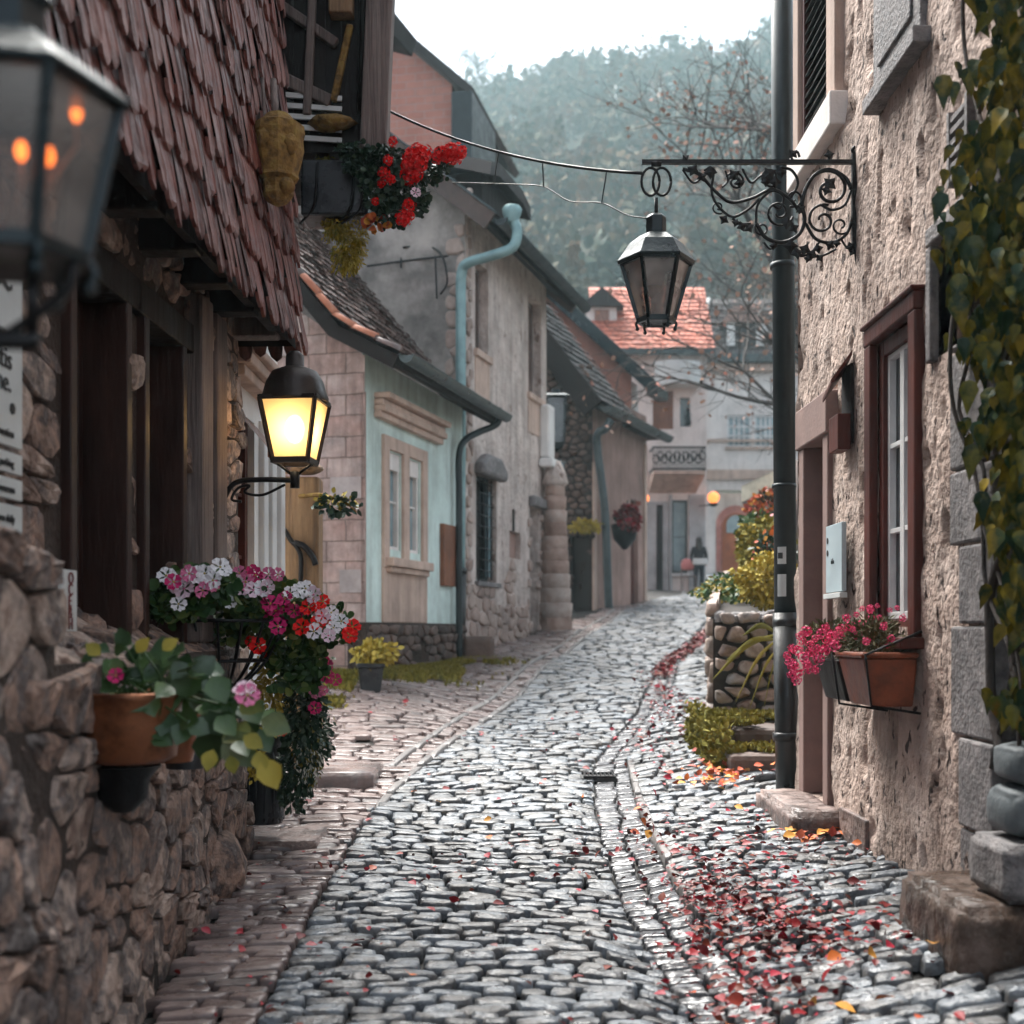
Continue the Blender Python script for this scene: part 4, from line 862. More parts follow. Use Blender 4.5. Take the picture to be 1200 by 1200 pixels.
# doorway with rose stone surround
d = MB(RF); a0, a1, z0, z1 = door
d.hexm(ID, a0-.02, a0+.12, -.3, .035, z0, z1-.12); d.hexm(ID, a1-.10, a1+.035, -.3, .035, z0, z1-.12); d.hexm(ID, a0-.05, a1+.07, -.3, .055, z1-.12, z1+.16)
ds = d.build('door_surround', M_pinktrim, rt, .012)
d = MB(RF); d.hexm(ID, a0+.12, a1-.1, -.28, -.2, z0, z1-.12); dd = d.build('door', M_pinktrim, rt)
d = MB(RF)
for q in (0, 1, 2): d.hexm(ID, a0+.2, a1-.18, -.2, -.185, z0+.15+q*.8, z0+.8+q*.8)
d.build('door_panel', M_pinktrim, dd, .01)
# main casement window
a0, a1, z0, z1 = win
d = MB(RF); d.hexm(ID, a0-.12, a0, -.12, .045, z0-.05, z1); d.hexm(ID, a1, a1+.12, -.12, .045, z0-.05, z1); d.hexm(ID, a0-.12, a1+.12, -.12, .05, z1, z1+.10)
d.hexm(ID, a0-.13, a1+.13, -.1, .068, z1+.10, z1+.125)
ws = d.build('window_surround', M_redwood, rt, .01)
d = MB(RF); d.hexm(ID, a0-.14, a1+.14, -.12, .12, z0-.11, z0-.05); d.build('window_sill', M_redwood, rt, .01)
w = window(rt, RF, ID, a0, a1, z0-.04, z1, .06, M_redwood, .085, M_clear, 0, 0)
d = MB(RF); q = .085
for i in (0, 1):
    x0 = a0+q+i*(a1-a0-2*q)/2; x1 = x0+(a1-a0-2*q)/2
    d.hexm(ID, x0, x0+.035, -.075, -.035, z0+.05, z1-q); d.hexm(ID, x1-.035, x1, -.075, -.035, z0+.05, z1-q)
    d.hexm(ID, x0+.035, x1-.035, -.073, -.037, z0+.05, z0+.09); d.hexm(ID, x0+.035, x1-.035, -.073, -.037, z1-q-.03, z1-q)
    for zz in (2.05, 2.53): d.hexm(ID, x0+.035, x1-.035, -.071, -.039, zz, zz+.028)
d.build('sash', M_whitewood, w, .003)
for i in (0, 1):
    c = MB(RF); x0 = a0+.09+i*.29; N = 22
    P = [(x0+.25*k/N, .15+.018*math.sin(k*1.55+i), 0) for k in range(N+1)]
    for zA, zB in ((z0+.02, z1-.1),):
        V = [(x, y+(.02 if z == zA else 0), z) for z in (zA, zB) for x, y, _ in P]; c.add(V, [(k, k+1, N+2+k, N+1+k) for k in range(N)], True)
    c.build('curtain', M_curtain, w)
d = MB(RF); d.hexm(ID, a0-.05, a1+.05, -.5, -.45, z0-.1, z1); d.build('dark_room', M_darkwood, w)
# upper shuttered window
a0, a1, z0, z1 = up
d = MB(RF); d.hexm(ID, a0-.1, a0+.06, -.1, .05, z0-.02, z1); d.hexm(ID, a1-.06, a1+.16, -.1, .05, z0-.02, z1); d.build('upper_surround', M_peach, rt, .01)
d = MB(RF); d.hexm(ID, a0-.13, a1+.2, -.1, .09, z0-.24, z0-.02); d.build('upper_sill', M_cream, rt, .012)
sh = MB(RF); sh.hexm(ID, a0+.06, a0+.13, -.05, .02, z0, z1); sh.hexm(ID, a1-.13, a1-.06, -.05, .02, z0, z1); sh.hexm(ID, a0+.13, a1-.13, -.05, .018, z0, z0+.1); shut = sh.build('shutter', M_redwood, rt, .004)
sh = MB(RF)
for i in range(26):
    z = z0+.12+i*.075; sh.add([(a0+.13, .05, z+.06), (a1-.13, .05, z+.06), (a1-.13, -.015, z), (a0+.13, -.015, z), (a0+.13, .055, z+.07), (a1-.13, .055, z+.07), (a1-.13, -.01, z+.012), (a0+.13, -.01, z+.012)], [(0,1,2,3), (4,7,6,5), (3,2,6,7)])
sh.build('louvre_slats', M_darkwood, shut)
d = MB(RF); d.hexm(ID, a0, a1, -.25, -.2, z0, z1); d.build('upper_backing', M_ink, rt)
# second upper window closed with a grey board
a0, a1, z0, z1 = up2
d = MB(RF); d.hexm(ID, a0-.02, a1+.02, -.05, .035, z0, z1); d.hexm(ID, a0+.1, a1-.1, .035, .05, z0+.12, z1); d.hexm(ID, a0-.05, a1+.08, -.05, .09, z0-.09, z0-.005); d.build('boarded_window', M_greyst, rt, .01)
# small louvred vent
d = MB(RF); s = rs(5.95)
for i in range(6): d.hexm(ID, s-.09, s+.12, .0, .035, 3.62+i*.055, 3.645+i*.055)
d.hexm(ID, s-.12, s-.09, 0, .04, 3.6, 3.95); d.hexm(ID, s+.12, s+.15, 0, .04, 3.6, 3.95); d.build('vent', M_greyst, rt)
# transom window, quoins, plank door
d = MB(RF); a0, a1, z0, z1 = tran; d.hexm(ID, a0, a1, -.2, -.17, z0, z1); d.build('transom_glass', M_darkglass, rt)
d = MB(RF); d.hexm(ID, a0-.06, a1, -.1, .05, z1, z1+.09); d.hexm(ID, a0-.07, a0, -.1, .045, z0-.03, z1); d.build('transom_frame', M_greyst, rt, .01)
d = MB(RF); rg = random.Random(2); z = .0
while z < 2.84:
    h = rg.uniform(.3, .62); h = min(h, 2.85-z)
    wd = rg.choice((.38, .5)); d.hexm(ID, pdoor[0]-wd, pdoor[0]+.04, -.15, .025+rg.uniform(0, .015), z, z+h-.012); z += h
d.build('quoins', M_greyst, rt, .018)
d = MB(RF); d.hexm(ID, pdoor[0]-.05, pdoor[1]+.3, -.15, .075, 2.75, 2.865); d.build('door_lintel', M_greyst, rt, .015)
d = MB(RF)
for i in range(8): d.hexm(ID, pdoor[0]+.04+i*.126, pdoor[0]+.04+i*.126+.12, -.16, -.13+rnd(0, .006), .45, 2.75)
pd = d.build('plank_door', M_greywood, rt, .004)
d = MB(RF); d.hexm(ID, pdoor[0]+.1, pdoor[0]+.5, -.13, -.10, 1.0, 1.12); d.hexm(ID, pdoor[0]+.1, pdoor[0]+.5, -.13, -.10, 1.9, 2.0); d.tube([(pdoor[0]+.2, .12, 1.5), (pdoor[0]+.2, .07, 1.48), (pdoor[0]+.2, .12, 1.4)], .012, 6); d.build('door_ironwork', M_iron, pd)
# downpipe with stickers
pl = MB(); pl.tube([(2.0, 9.55, 8.3), (2.04, 9.55, 1.62)], .082, 18); pl.build('downpipe', M_pipe, rt)
pl = MB(); pl.tube([(2.043, 9.55, 1.64), (2.07, 9.55, .18)], .097, 18)
for zz in (1.6, .75): pl.tube([(2.05, 9.55, zz), (2.052, 9.55, zz-.06)], .106, 18)
pl.build('downpipe_foot', M_pipeblack, rt)
pl = MB(); pl.tube([(2.016, 9.55, 4.25), (2.018, 9.55, 4.21)], .092, 18); pl.build('pipe_collar', M_pipe, rt); pl = MB(); pl.tube([(2.03, 9.55, 2.6), (2.03, 9.55, 2.57)], .090, 18); pl.build('pipe_collar', M_pipe, rt)
def sticker(z0, z1):
    q = MB(); c = (2.04, 9.55)
    P = [(c[0]+.0845*math.cos(t), c[1]+.0845*math.sin(t)) for t in np.linspace(R(215), R(262), 7)]
    q.add([(x, y, z0) for x, y in P]+[(x, y, z1) for x, y in P], [(i, i+1, i+8, i+7) for i in range(6)], True); return q
r = root('sticker', (2.0, 9.47, zat(661, 9.5)), 'upper small grey-white sticker on the drainpipe', 'sticker'); sticker(zat(661, 9.5), zat(641, 9.5)).build('paper', M_sign, r)
q = MB(); q.box(1.965, 2.0, 9.455, 9.463, zat(655, 9.5), zat(648, 9.5)); q.build('print', M_gutter, r)
r = root('sticker', (2.0, 9.47, zat(699, 9.5)), 'lower and taller plain white sticker on the drainpipe', 'sticker'); sticker(zat(699, 9.5), zat(673, 9.5)).build('paper', M_sign, r)
# cavity and stone at the wall foot
d = MB(RF); d.hexm(ID, rs(8.05), rs(7.45), -.1, .045, .12, .40); d.build('foot_hatch', M_step, rt, .01)
# small wooden box
c = RF @ Vector((rs(7.98), 0, 2.68))
r = root('wall_box', c, 'small open red-brown wooden box fixed beside the tall window', 'box', th=RTH)
q = MB(RF); s0, s1 = rs(8.08), rs(7.86); q.hexm(ID, s0, s1, .0, .02, 2.66, 3.15); q.build('back_board', M_darkwood, r)
q = MB(RF); q.add([ID(s0, .01, 3.12), ID(s1, .01, 3.2), ID(s1, .14, 3.02), ID(s0, .14, 2.94), ID(s0, .01, 3.15), ID(s1, .01, 3.23), ID(s1, .14, 3.05), ID(s0, .14, 2.97)], [(0,1,2,3), (4,7,6,5), (3,2,6,7), (0,3,7,4), (1,5,6,2)]); q.build('sloping_lid', M_redwood, r)
q = MB(RF); q.hexm(ID, s0, s1, .02, .10, 2.62, 2.84); q.build('front_board', M_redwood, r, .005)
# pale blue sign
s0, s1 = rs(8.32), rs(7.92); c = RF @ Vector((s0, -.06, 1.75))
r = root('notice_board', c, 'pale blue enamel notice with two small black marks beside the doorway', 'sign', th=RTH)
q = MB(RF); q.hexm(ID, s0, s1, .03, .06, 1.75, 2.18); q.build('board', M_bluesign, r, .004)
q = MB(RF); q.hexm(ID, s0-.012, s1+.012, .028, .075, 1.71, 1.742); q.build('ledge', M_sign, r, .003)
for ch, zz in (('•', 2.03), ('•', 1.95)): text_obj(ch, .16, M_ink, r, RF @ Matrix.Translation((s0+.02, -.0615, zz)) @ TXT)
text_obj('info', .05, M_gutter, r, RF @ Matrix.Translation((s0+.14, -.0615, 1.93)) @ TXT)

# steps
def stone_block(name, label, x0, x1, y0, y1, z0, z1, mat=M_step, bev=.03, seed=0, cat='step', res=.045):
    c = ((x0+x1)/2, (y0+y1)/2, z0); r = root(name, c, label, cat)
    import bmesh
    bm = bmesh.new(); bmesh.ops.create_cube(bm, size=1)
    for v in bm.verts: v.co = Vector((v.co.x*(x1-x0), v.co.y*(y1-y0), v.co.z*(z1-z0)+(z1-z0)/2))
    bmesh.ops.bevel(bm, geom=bm.edges[:], offset=bev, segments=2, affect='EDGES')
    bmesh.ops.subdivide_edges(bm, edges=[e for e in bm.edges if e.calc_length() > .12], cuts=6, use_grid_fill=True)
    for v in bm.verts:
        p = v.co*6+Vector((seed*7, 0, 0)); v.co += v.normal*(mnoise.noise(p)*.012+mnoise.noise(p*3)*.007) if v.normal.length else Vector()
    me = bpy.data.meshes.new('stone'); bm.to_mesh(me); bm.free(); mesh_obj('stone', me, mat, r, True); return r
stone_block('door_step', 'square stone step in front of the rose doorway beside the black drainpipe', 1.77, 2.12, 8.05, 9.3, .02, .36, seed=1)
b_ = stone_block('stone_step', 'broad worn stone step with a dark mossy front at the corner of the stucco house', 1.745, 2.45, 4.96, 5.78, .0, .425, M_wetstep, seed=2)
stone_block('upper_step', 'narrower grey stone step lying on top of the broad worn one', 1.93, 2.45, 5.0, 5.42, .43, .66, M_greyst, .02, 3)
for lb_, c_, r_ in (('lower rounded blue-grey stone resting on the upper step', (2.18, 5.24, .77), (.20, .17, .105)), ('top rounded blue-grey stone under the vine, stacked on another', (2.19, 5.25, .96), (.19, .155, .085))):
    r = root('round_stone', (c_[0], c_[1], c_[2]-r_[2]), lb_, 'boulder'); q = MB(); q.rbox(c_, r_, .5, .06, c_[2]); q.build('stone', M_bluest, r)
r = stone_block('slab', 'pink stone slab set into the pavement under the tall black planter', -1.80, -1.28, 8.35, 9.1, .0, .125, M_step, .012, 5, 'slab')
r = root('guard_stone', (-1.66, 7.2, -.1), 'rounded boulder against the foot of the rubble wall', 'boulder'); q = MB(Matrix.Translation((-1.66, 7.3, .1))); q.blob((0, 0, 0), (.14, .3, .24), 3, .12, 6); q.build('stone', M_rubble, r)
# ================================================================== WHITE SHOP AND TIMBER GALLERY
WF, WTH = frame_of(-1.92, 8.52, -.0, 1.0)
rt = root('white_shop', (-1.92, 8.52, 0), 'white fronted shop with red shutters and a dark timber gallery projecting high above its door', 'house', th=WTH)
ow = (.28, 1.02, 1.5, 3.05)
b = MB(WF); panel(b, ID, 1.95, 3.9, (), .2, 0, 4.3); b.poly([(.001, -.01, 4.3), (.001, 3, 4.3), (.001, 3, 8.2), (.001, -.01, 8.2)]); b.build('upper_wall', M_darkwood, rt)
b = MB(WF); panel(b, ID, 1.95, 4.5, [ow], .2, 0, -.2); b.poly([(1.95, 0, -.2), (1.95, 3, -.2), (1.95, 3, 8.2), (1.95, 0, 8.2)]); b.build('wall', M_white, rt)
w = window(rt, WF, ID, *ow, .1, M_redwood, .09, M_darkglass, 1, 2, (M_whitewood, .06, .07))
b = MB(WF); b.hexm(ID, ow[0]-.16, ow[1]+.3, -.02, .16, 3.32, 3.40); b.hexm(ID, ow[0]-.12, ow[1]+.26, -.02, .11, 3.24, 3.318); b.hexm(ID, ow[0]-.14, ow[1]+.28, -.02, .20, 3.402, 3.46); b.build('cornice', M_peach, rt, .012)
b = MB(WF)
for i in range(9): b.add([ID(ow[0]+.02+i*.08, .02, 3.02), ID(ow[0]+.09+i*.08, .02, 3.02), ID(ow[0]+.09+i*.08, .26, 2.74), ID(ow[0]+.02+i*.08, .26, 2.74)], [(0,1,2,3)])
b.hexm(ID, ow[0], ow[1], .24, .27, 2.70, 2.75); b.build('slatted_awning', M_board, rt)
for k, s in enumerate((1.18, 1.42, 1.68)):
    b = MB(WF); b.hexm(ID, s, s+.17, -.02, .045+.02*k, .15, 3.1); b.build('pilaster', M_whitewood, rt, .012)
b = MB(WF); b.hexm(ID, 0, .14, -.02, .05, 0, 3.6); b.build('pilaster', M_whitewood, rt, .012)
# gallery: boards, posts, braces, roof
g0, g1_, gz = .7, 1.85, 4.95
b = MB(WF); b.hexm(ID, g0, g1_, .0, .92, gz, gz+.08)
for i in range(10): b.hexm(ID, g0+i*.115, g0+i*.115+.112, .86, .9, gz+.08, 8.2)
for i in range(8): b.hexm(lambda s, n, z: (g0+n, -s, z), .0+i*.115, .113+i*.115, 0, .03, gz+.08, 8.2)
gal = b.build('gallery', M_darkwood, rt)
P = lambda s, n, z: (s, -n, z)
for i, (a, e, w_, m_) in enumerate((((g0-.05, .70, 5.9), (g0-.05, .70, 8.2), .17, M_oak), ((g0-.02, .18, 6.05), (g0-.02, .66, 5.72), .07, M_greywood), ((g0-.02, .0, 5.6), (g0-.02, .62, 5.30), .09, M_greywood), ((g0-.03, .93, 4.92), (g0-.03, 1.07, 8.2), .19, M_greywood), ((g0-.04, .45, 5.2), (g0-.04, .50, 6.3), .06, M_greywood), ((g0-.04, .64, 5.3), (g0-.04, .76, 5.85), .05, M_carve))):
    b = MB(WF); b.beam(P(*a), P(*e), w_, w_); b.build('gallery_beam', m_, gal, .012)
b = MB(WF)
for k in range(5): b.beam(P(g0-.04, .12, 5.36-k*.075), P(g0-.04, .70, 5.32-k*.075), .02, .035)
b.build('white_slats', M_whitewood, gal)
b = MB(WF); b.blob(P(g0-.05, .62, 5.14), (.12, .16, .06), 2, .2, 4); b.build('carved_bracket', M_carve, gal)
b = MB(WF); b.tube([P(g0-.08, .84, 5.2), P(g0-.08, .90, 8.2)], .025, 8); b.build('gallery_pipe', M_iron, gal)
b = MB(WF); b.poly([P(g0-.3, 1.3, 8.2), P(g1_+.2, 1.3, 8.2), P(g1_+.2, -2, 9.6), P(g0-.3, -2, 9.6)]); b.hexm(ID, g0-.3, g1_+.2, 1.2, 1.3, 8.1, 8.2); b.build('gallery_roof', M_blacktile, gal)
b = MB(WF)
for zz, dz in ((6.1, .4), (6.6, .3)):
    b.tube([P(g0-.1, .05, zz+dz), P(g0-.1, .6, zz)], .007, 5)
b.build('gallery_wires', M_greywood, gal)

# wooden post beyond the shop
c = (-1.78, 10.9, 0)
rt = root('timber_post', c, 'honey coloured wooden post with a dark forked iron scroll beside the brick gable', 'post')
b = MB(); b.box(-1.93, -1.63, 10.8, 11.05, g1(-1.8, 10.9)-.1, zat(560, 10.9)); b.build('post', M_oak, rt, .02)
b = MB(); b.blob((-1.78, 10.9, zat(550, 10.9)), (.2, .17, .05), 2, .12); b.lathe([(.05, 0), (.06, .08), (.035, .17), (.055, .22), (.03, .28)], (-1.78, 10.85, zat(545, 10.9)), 12); b.build('post_cap', M_oak, rt)
b = MB(); q = lambda x, y: at(x, y, 10.76)
b.tube(catmull([q(333, 620), q(340, 632), q(352, 650), q(352, 690), q(351, 720)], 6), .02, 8); b.tube(catmull([q(352, 652), q(358, 640), q(366, 652), q(370, 662)], 6), [.02]*18+[.045], 8) if False else b.tube(catmull([q(345, 636), q(356, 640), q(366, 652), q(370, 662)], 6), .026, 8); b.build('iron_scroll', M_iron, rt)

# ================================================================== MINT HOUSE
HF, HTH = frame_of(-1.925, 16.5, .27, 1.0)
HL = 4.3
def gab(s, n, z): return (-n, s, z)
rt = root('mint_house', (-1.925, 16.5, .5), 'low mint green house with a pink sandstone gable, peach window panel and brown tiled roof', 'house', th=HTH)
k = 1.036
wa, wb = .65*k, 2.38*k
lights = [(wa+.22, wa+.75, 2.62, 3.95), (wa+1.02, wa+1.55, 2.62, 3.95)]
b = MB(HF); panel(b, ID, HL, 3.6, lights, .15, 0, 1.5); b.build('wall', M_mint, rt)
b = MB(HF); b.hexm(ID, -.02, HL+.02, -.2, .05, .4, 1.62); pl = b.build('stone_plinth', M_mortar, rt)
b = MB(HF); rubble(b, lambda s, n, z: (s, -.05-n, z), HL, .85, .30, .15, .05, .012, [(1.9, 2.25, .8, 1.3)], 12, 0, .75); b.build('plinth_stones', M_darkrub, pl)
b = MB(HF); panel(b, gab, 4.6, 4.0, (), .1, -.03, .4); gb = b.build('brick_gable', M_pinkbrick, rt)
b = MB(HF); b.poly([gab(-.03, 0, 4.4), gab(4.6, 0, 4.4), gab(4.6, 0, 9.2), gab(.9, 0, 5.7), gab(-.03, 0, 5.05)]); b.build('upper_gable', M_pinkbrick, gb)
for s0_, s1_, z0_, z1_ in ((.02, .45, 3.22, 3.5), (.02, .32, 2.0, 2.3)):
    b = MB(HF); b.hexm(gab, s0_, s1_, -.02, .008, z0_, z1_); b.build('pale_block', pmat('pale_pink_stone', [(.42,.34,.32),(.50,.44,.43)], rough=.85), gb, .004)
b = MB(HF); b.hexm(ID, .0, .09, -.04, .012, 1.6, 4.6); b.build('corner_strip', M_rose, rt)
# peach panel
b = MB(HF)
b.hexm(ID, wa, wb, -.01, .04, 1.62, 2.36)
b.hexm(ID, wa, wa+.20, -.01, .05, 2.362, 4.15); b.hexm(ID, wb-.20, wb, -.01, .05, 2.362, 4.15); b.hexm(ID, wa+.77, wa+1.0, -.01, .05, 2.362, 4.0); b.hexm(ID, wa+.20, wb-.20, -.01, .048, 3.97, 4.15)
pn = b.build('window_panel', M_peach, rt, .012)
b = MB(HF); b.hexm(ID, wa+.05, wb-.05, 0, .16, 2.38, 2.50); b.hexm(ID, wa+.1, wb-.1, 0, .11, 2.3, 2.378); b.build('window_sill', M_peach, rt, .012)
for o_ in lights: window(rt, HF, ID, *o_, .08, M_cream, .05, M_lightglass, 0, 1)
for o_ in lights:
    b = MB(HF); b.hexm(ID, o_[0], o_[1], -.07, -.02, 3.72, 3.95); b.build('window_blind', M_cream, rt)
b = MB(HF)
for i, (h, o_) in enumerate(((.09, .10), (.09, .16), (.08, .13), (.08, .22))): b.hexm(ID, .40, 2.95*k, -.01, o_, 4.33+i*.085, 4.33+i*.085+h-.004)
b.build('cornice', M_peach, rt, .015)
b = MB(HF); b.hexm(ID, 3.15, 3.75, 0, .07, 2.2, 3.15)
b.build('brown_shutter', M_board, rt, .01)
# roof: bell-cast profile
def bell(bb):        # distance up slope -> (n, z) from eave edge
    if bb < .9: return .62-bb*math.cos(R(27)), 4.98+bb*math.sin(R(27))
    c = bb-.9; return .62-.9*math.cos(R(27))-c*math.cos(R(50)), 4.98+.9*math.sin(R(27))+c*math.sin(R(50))
def roofP(a, bb, h):
    n, z = bell(bb); an = R(27) if bb < .9 else R(50); return (a, -(n+h*math.sin(an)), z+h*math.cos(an))
b = MB(HF); tiles(b, roofP, HL+.42, 4.6, .165, .19, .028, 'round', 21, -.32, 0, .25); b.build('roof_tiles', M_rooftile, rt)
b = MB(HF)
for lo, hi in ((0, .9), (.9, 4.6)):
    for dz in (-.02, -.14):
        b.poly([roofP(-.3, lo, dz), roofP(HL+.1, lo, dz), roofP(HL+.1, hi, dz), roofP(-.3, hi, dz)])
b.poly([roofP(-.3, 0, -.02), roofP(HL+.1, 0, -.02), roofP(HL+.1, 0, -.14), roofP(-.3, 0, -.14)]); b.build('roof_deck', M_darkwood, rt)
for aa in (-.34, HL+.08):
    b = MB(HF)
    for lo, hi in ((.0, .9), (.9, 4.6)): b.add([roofP(aa+x, y, h) for x in (0, .05) for y in (lo, hi) for h in (-.2, -.02)], [(0,1,3,2), (4,6,7,5), (0,4,5,1), (2,3,7,6), (0,2,6,4), (1,5,7,3)])
    b.build('bargeboard', M_darkwood, rt)
b = MB(HF)
for i in range(13):
    lo = i*.34; h = .03
    for xx in range(1):
        P3 = [roofP(-.36+.10*math.cos(t), lo, .03+.07*math.sin(t)) for t in np.linspace(0, math.pi, 6)]; Q3 = [roofP(-.36+.085*math.cos(t), lo+.36, .015+.06*math.sin(t)) for t in np.linspace(0, math.pi, 6)]
        b.add(P3+Q3, [(j, j+1, 7+j, 6+j) for j in range(5)]+[(0,1,2,3,4,5)], True)
b.build('verge_tiles', M_rooftile, rt)
b = MB(HF)
for i in (1, 2, 3, 4): P3 = [roofP(-.385+.10*math.cos(t), i*.34, .04+.075*math.sin(t)) for t in np.linspace(0, math.pi, 6)]; Q3 = [roofP(-.385+.09*math.cos(t), i*.34+.33, .03+.065*math.sin(t)) for t in np.linspace(0, math.pi, 6)]; b.add(P3+Q3, [(j, j+1, 7+j, 6+j) for j in range(5)]+[(0,1,2,3,4,5)], True)
b.build('orange_verge_tiles', M_orange, rt)
def gutter(name, M, s0, s1, n, z, r, rt, mat, pipe=None, drop=0):
    b = MB(M); N = 7; ts = np.linspace(math.pi, 2*math.pi, N)
    ring = lambda s, rr: [(s, -(n+rr*math.cos(t)), z+rr*math.sin(t)) for t in ts]
    A, B_, C, D = ring(s0, r), ring(s1, r), ring(s0, r*.86), ring(s1, r*.86)
    b.add(A+B_+C+D, [(i, i+1, N+i+1, N+i) for i in range(N-1)]+[(2*N+i, 3*N+i, 3*N+i+1, 2*N+i+1) for i in range(N-1)], True)
    b.poly(A); b.poly(B_); b.hexm(ID, s0, s1, n+r*.88, n+r*1.08, z-.012, z+.012); b.hexm(ID, s0, s1, n-r*1.08, n-r*.88, z-.01, z+.03)
    return b.build(name, mat, rt)
gutter('gutter', HF, -.3, HL+.15, .70, 4.96, .095, rt, M_gutter)
Hinv = HF.inverted()
def world_tube(name, pts, r, mat, rt, n=12):
    b = MB(); b.tube(catmull(pts, 6), r, n); return b.build(name, mat, rt)
world_tube('downpipe', [at(584, 478, 20.4), at(583, 496, 20.4), at(562, 506, 20.35), at(546, 515, 20.2), at(538, 532, 20.1), at(538, 580, 20.1), at(538, 660, 20.1), at(538, 779, 20.1)], .055, M_pipe, rt)

# ================================================================== TALL STONE HOUSE
TF, TTH = frame_of(-.77, 21.0, .3, 1.0); kk = 1.044
rt = root('tall_stone_house', (-.77, 21, .9), 'tall pale stone and stucco house with a grey gable and an arched barred window', 'house', th=TTH)
def ts_(t): return t*kk
ow1 = (ts_(.50), ts_(1.2), 6.25, 7.75); ow2 = (ts_(3.6), ts_(4.5), 6.1, 8.0); oarch = (ts_(.55), ts_(1.65), 2.35, 4.2); odoor = (ts_(3.72), ts_(4.35), 1.35, 3.9); onic = (ts_(2.4), ts_(3.1), 2.85, 3.35)
TL = 5.1
b = MB(TF); panel(b, ID, TL, 8.1, [ow1, ow2, oarch, odoor, onic], .3, 0, .5); wl = b.build('wall', M_stucco2, rt)
b = MB(TF); panel(b, gab, 7, 8.1, (), .1, 0, .5); b.poly([gab(0, 0, 8.6), gab(7, 0, 8.6), gab(3.5, 0, 11.45)]); b.build('gable_wall', M_graystucco, wl)
b = MB(TF); b.poly([(TL, 0, .5), (TL, 7, .5), (TL, 7, 8.6), (TL, 3.5, 11.45), (TL, 0, 8.6)]); b.build('far_gable', M_stucco2, wl)
def exq(*a, **k):
    q_ = MB(TF); rubble(q_, *a, **k); q_.build('exposed_stones', pmat('pale_fieldstone', [(.20,.14,.12),(.38,.28,.24),(.46,.36,.31),(.28,.22,.20)], island=True, rough=.85, bump=.6, bscale=14, dist=.02), wl)
exq(ID, 2.0, 3.2, .36, .22, .05, .014, [oarch], 31, 1.75, .7, keep=lambda s, z: z < 2.2+.5*math.sin(s*3)+.3*math.sin(s*7+z))
exq(ID, 1.7, 1.6, .36, .22, .05, .014, [oarch], 32, .05, .7)
exq( ID, 1.4, 3.2, .3, .2, .05, .014, [odoor], 33, 3.7, .7)
exq(ID, .32, 3.6, .30, .20, .04, .012, [], 34, .02, 2.3); exq(ID, .28, 3.0, .26, .22, .04, .012, [], 37, .02, 5.9)
exq(gab, .35, 7.5, .34, .24, .03, .012, [], 35, .0, .7)
window(rt, TF, ID, *ow1, .22, M_greywood, .06, M_rose, 0, 0, (M_peach, .07, .12)); window(rt, TF, ID, *ow2, .22, M_greywood, .07, M_rose, 0, 1, (M_peach, .07, .12))
for o_ in (ow1, ow2):
    b = MB(TF); b.hexm(ID, o_[0]-.02, o_[1]+.02, -.02, .02, o_[2]-.75, o_[2]-.12); b.build('apron', M_peach, rt)
w = window(rt, TF, ID, *oarch, .22, M_gutter, .07, M_darkglass, 0, 0, (M_greyst, .08, .08))
b = MB(TF)
for i in range(5): s = oarch[0]+.13+i*.22; b.tube([ID(s, -.05, 2.4), ID(s, -.05, 4.15)], .015, 6)
for i in range(9): z = 2.55+i*.19; b.tube([ID(oarch[0]+.05, -.04, z), ID(oarch[1]-.05, -.04, z)], .011, 5)
b.build('window_bars', M_iron, w)
b = MB(TF); b.prism([ID(oarch[0]-.12, -.02, 4.14), ID(oarch[0]-.1, -.02, 4.34), ID(oarch[0]+.25, -.02, 4.52), ID(oarch[1]-.25, -.02, 4.52), ID(oarch[1]+.1, -.02, 4.34), ID(oarch[1]+.12, -.02, 4.14)], (0, -.22, 0)); b.build('arch_lintel', M_greyst, rt, .07)
b = MB(TF); b.hexm(ID, oarch[1]-.28, oarch[1]-.08, -.12, -.07, 2.45, 3.95); b.build('shutter_leaf', M_lightglass, w, .01)
b = MB(TF); b.hexm(ID, onic[0], onic[1], -.2, -.1, onic[2], onic[3]); b.build('niche_hatch', M_rose, rt); b = MB(TF); b.hexm(ID, 2.7, 2.76, 0, .03, 3.35, 3.75); b.build('niche_rod', M_iron, rt)
b = MB(TF); b.hexm(ID, odoor[0], odoor[1], -.28, -.2, odoor[2]-.3, odoor[3]); b.build('door', M_darkwood, rt)
b = MB(TF); b.hexm(ID, odoor[0]-.1, odoor[1]+.2, 0, .14, 3.92, 4.12); b.build('door_lintel', M_greyst, rt, .03)
# roof
pitch = 39
def roofT(a, bb, h): an = R(pitch); return (a, -(.62-bb*math.cos(an)+h*math.sin(an)), 8.16+bb*math.sin(an)+h*math.cos(an))
b = MB(TF); tiles(b, roofT, TL+.55, 5.3, .2, .24, .03, 'round', 41, -.35, 0, .2); b.build('roof_tiles', M_blacktile, rt)
b = MB(TF); b.poly([roofT(-.34, 0, -.02), roofT(TL+.2, 0, -.02), roofT(TL+.2, 5.3, -.02), roofT(-.34, 5.3, -.02)]); b.poly([roofT(-.34, 0, -.16), roofT(TL+.2, 0, -.16), roofT(TL+.2, 5.3, -.16), roofT(-.34, 5.3, -.16)])
e1 = roofT(-.34, 5.3, -.02); b.poly([e1, (TL+.2, e1[1], e1[2]), (TL+.2, e1[1]+3.5, e1[2]-2.9), (-.34, e1[1]+3.5, e1[2]-2.9)]); b.build('roof_deck', M_darkwood, rt)
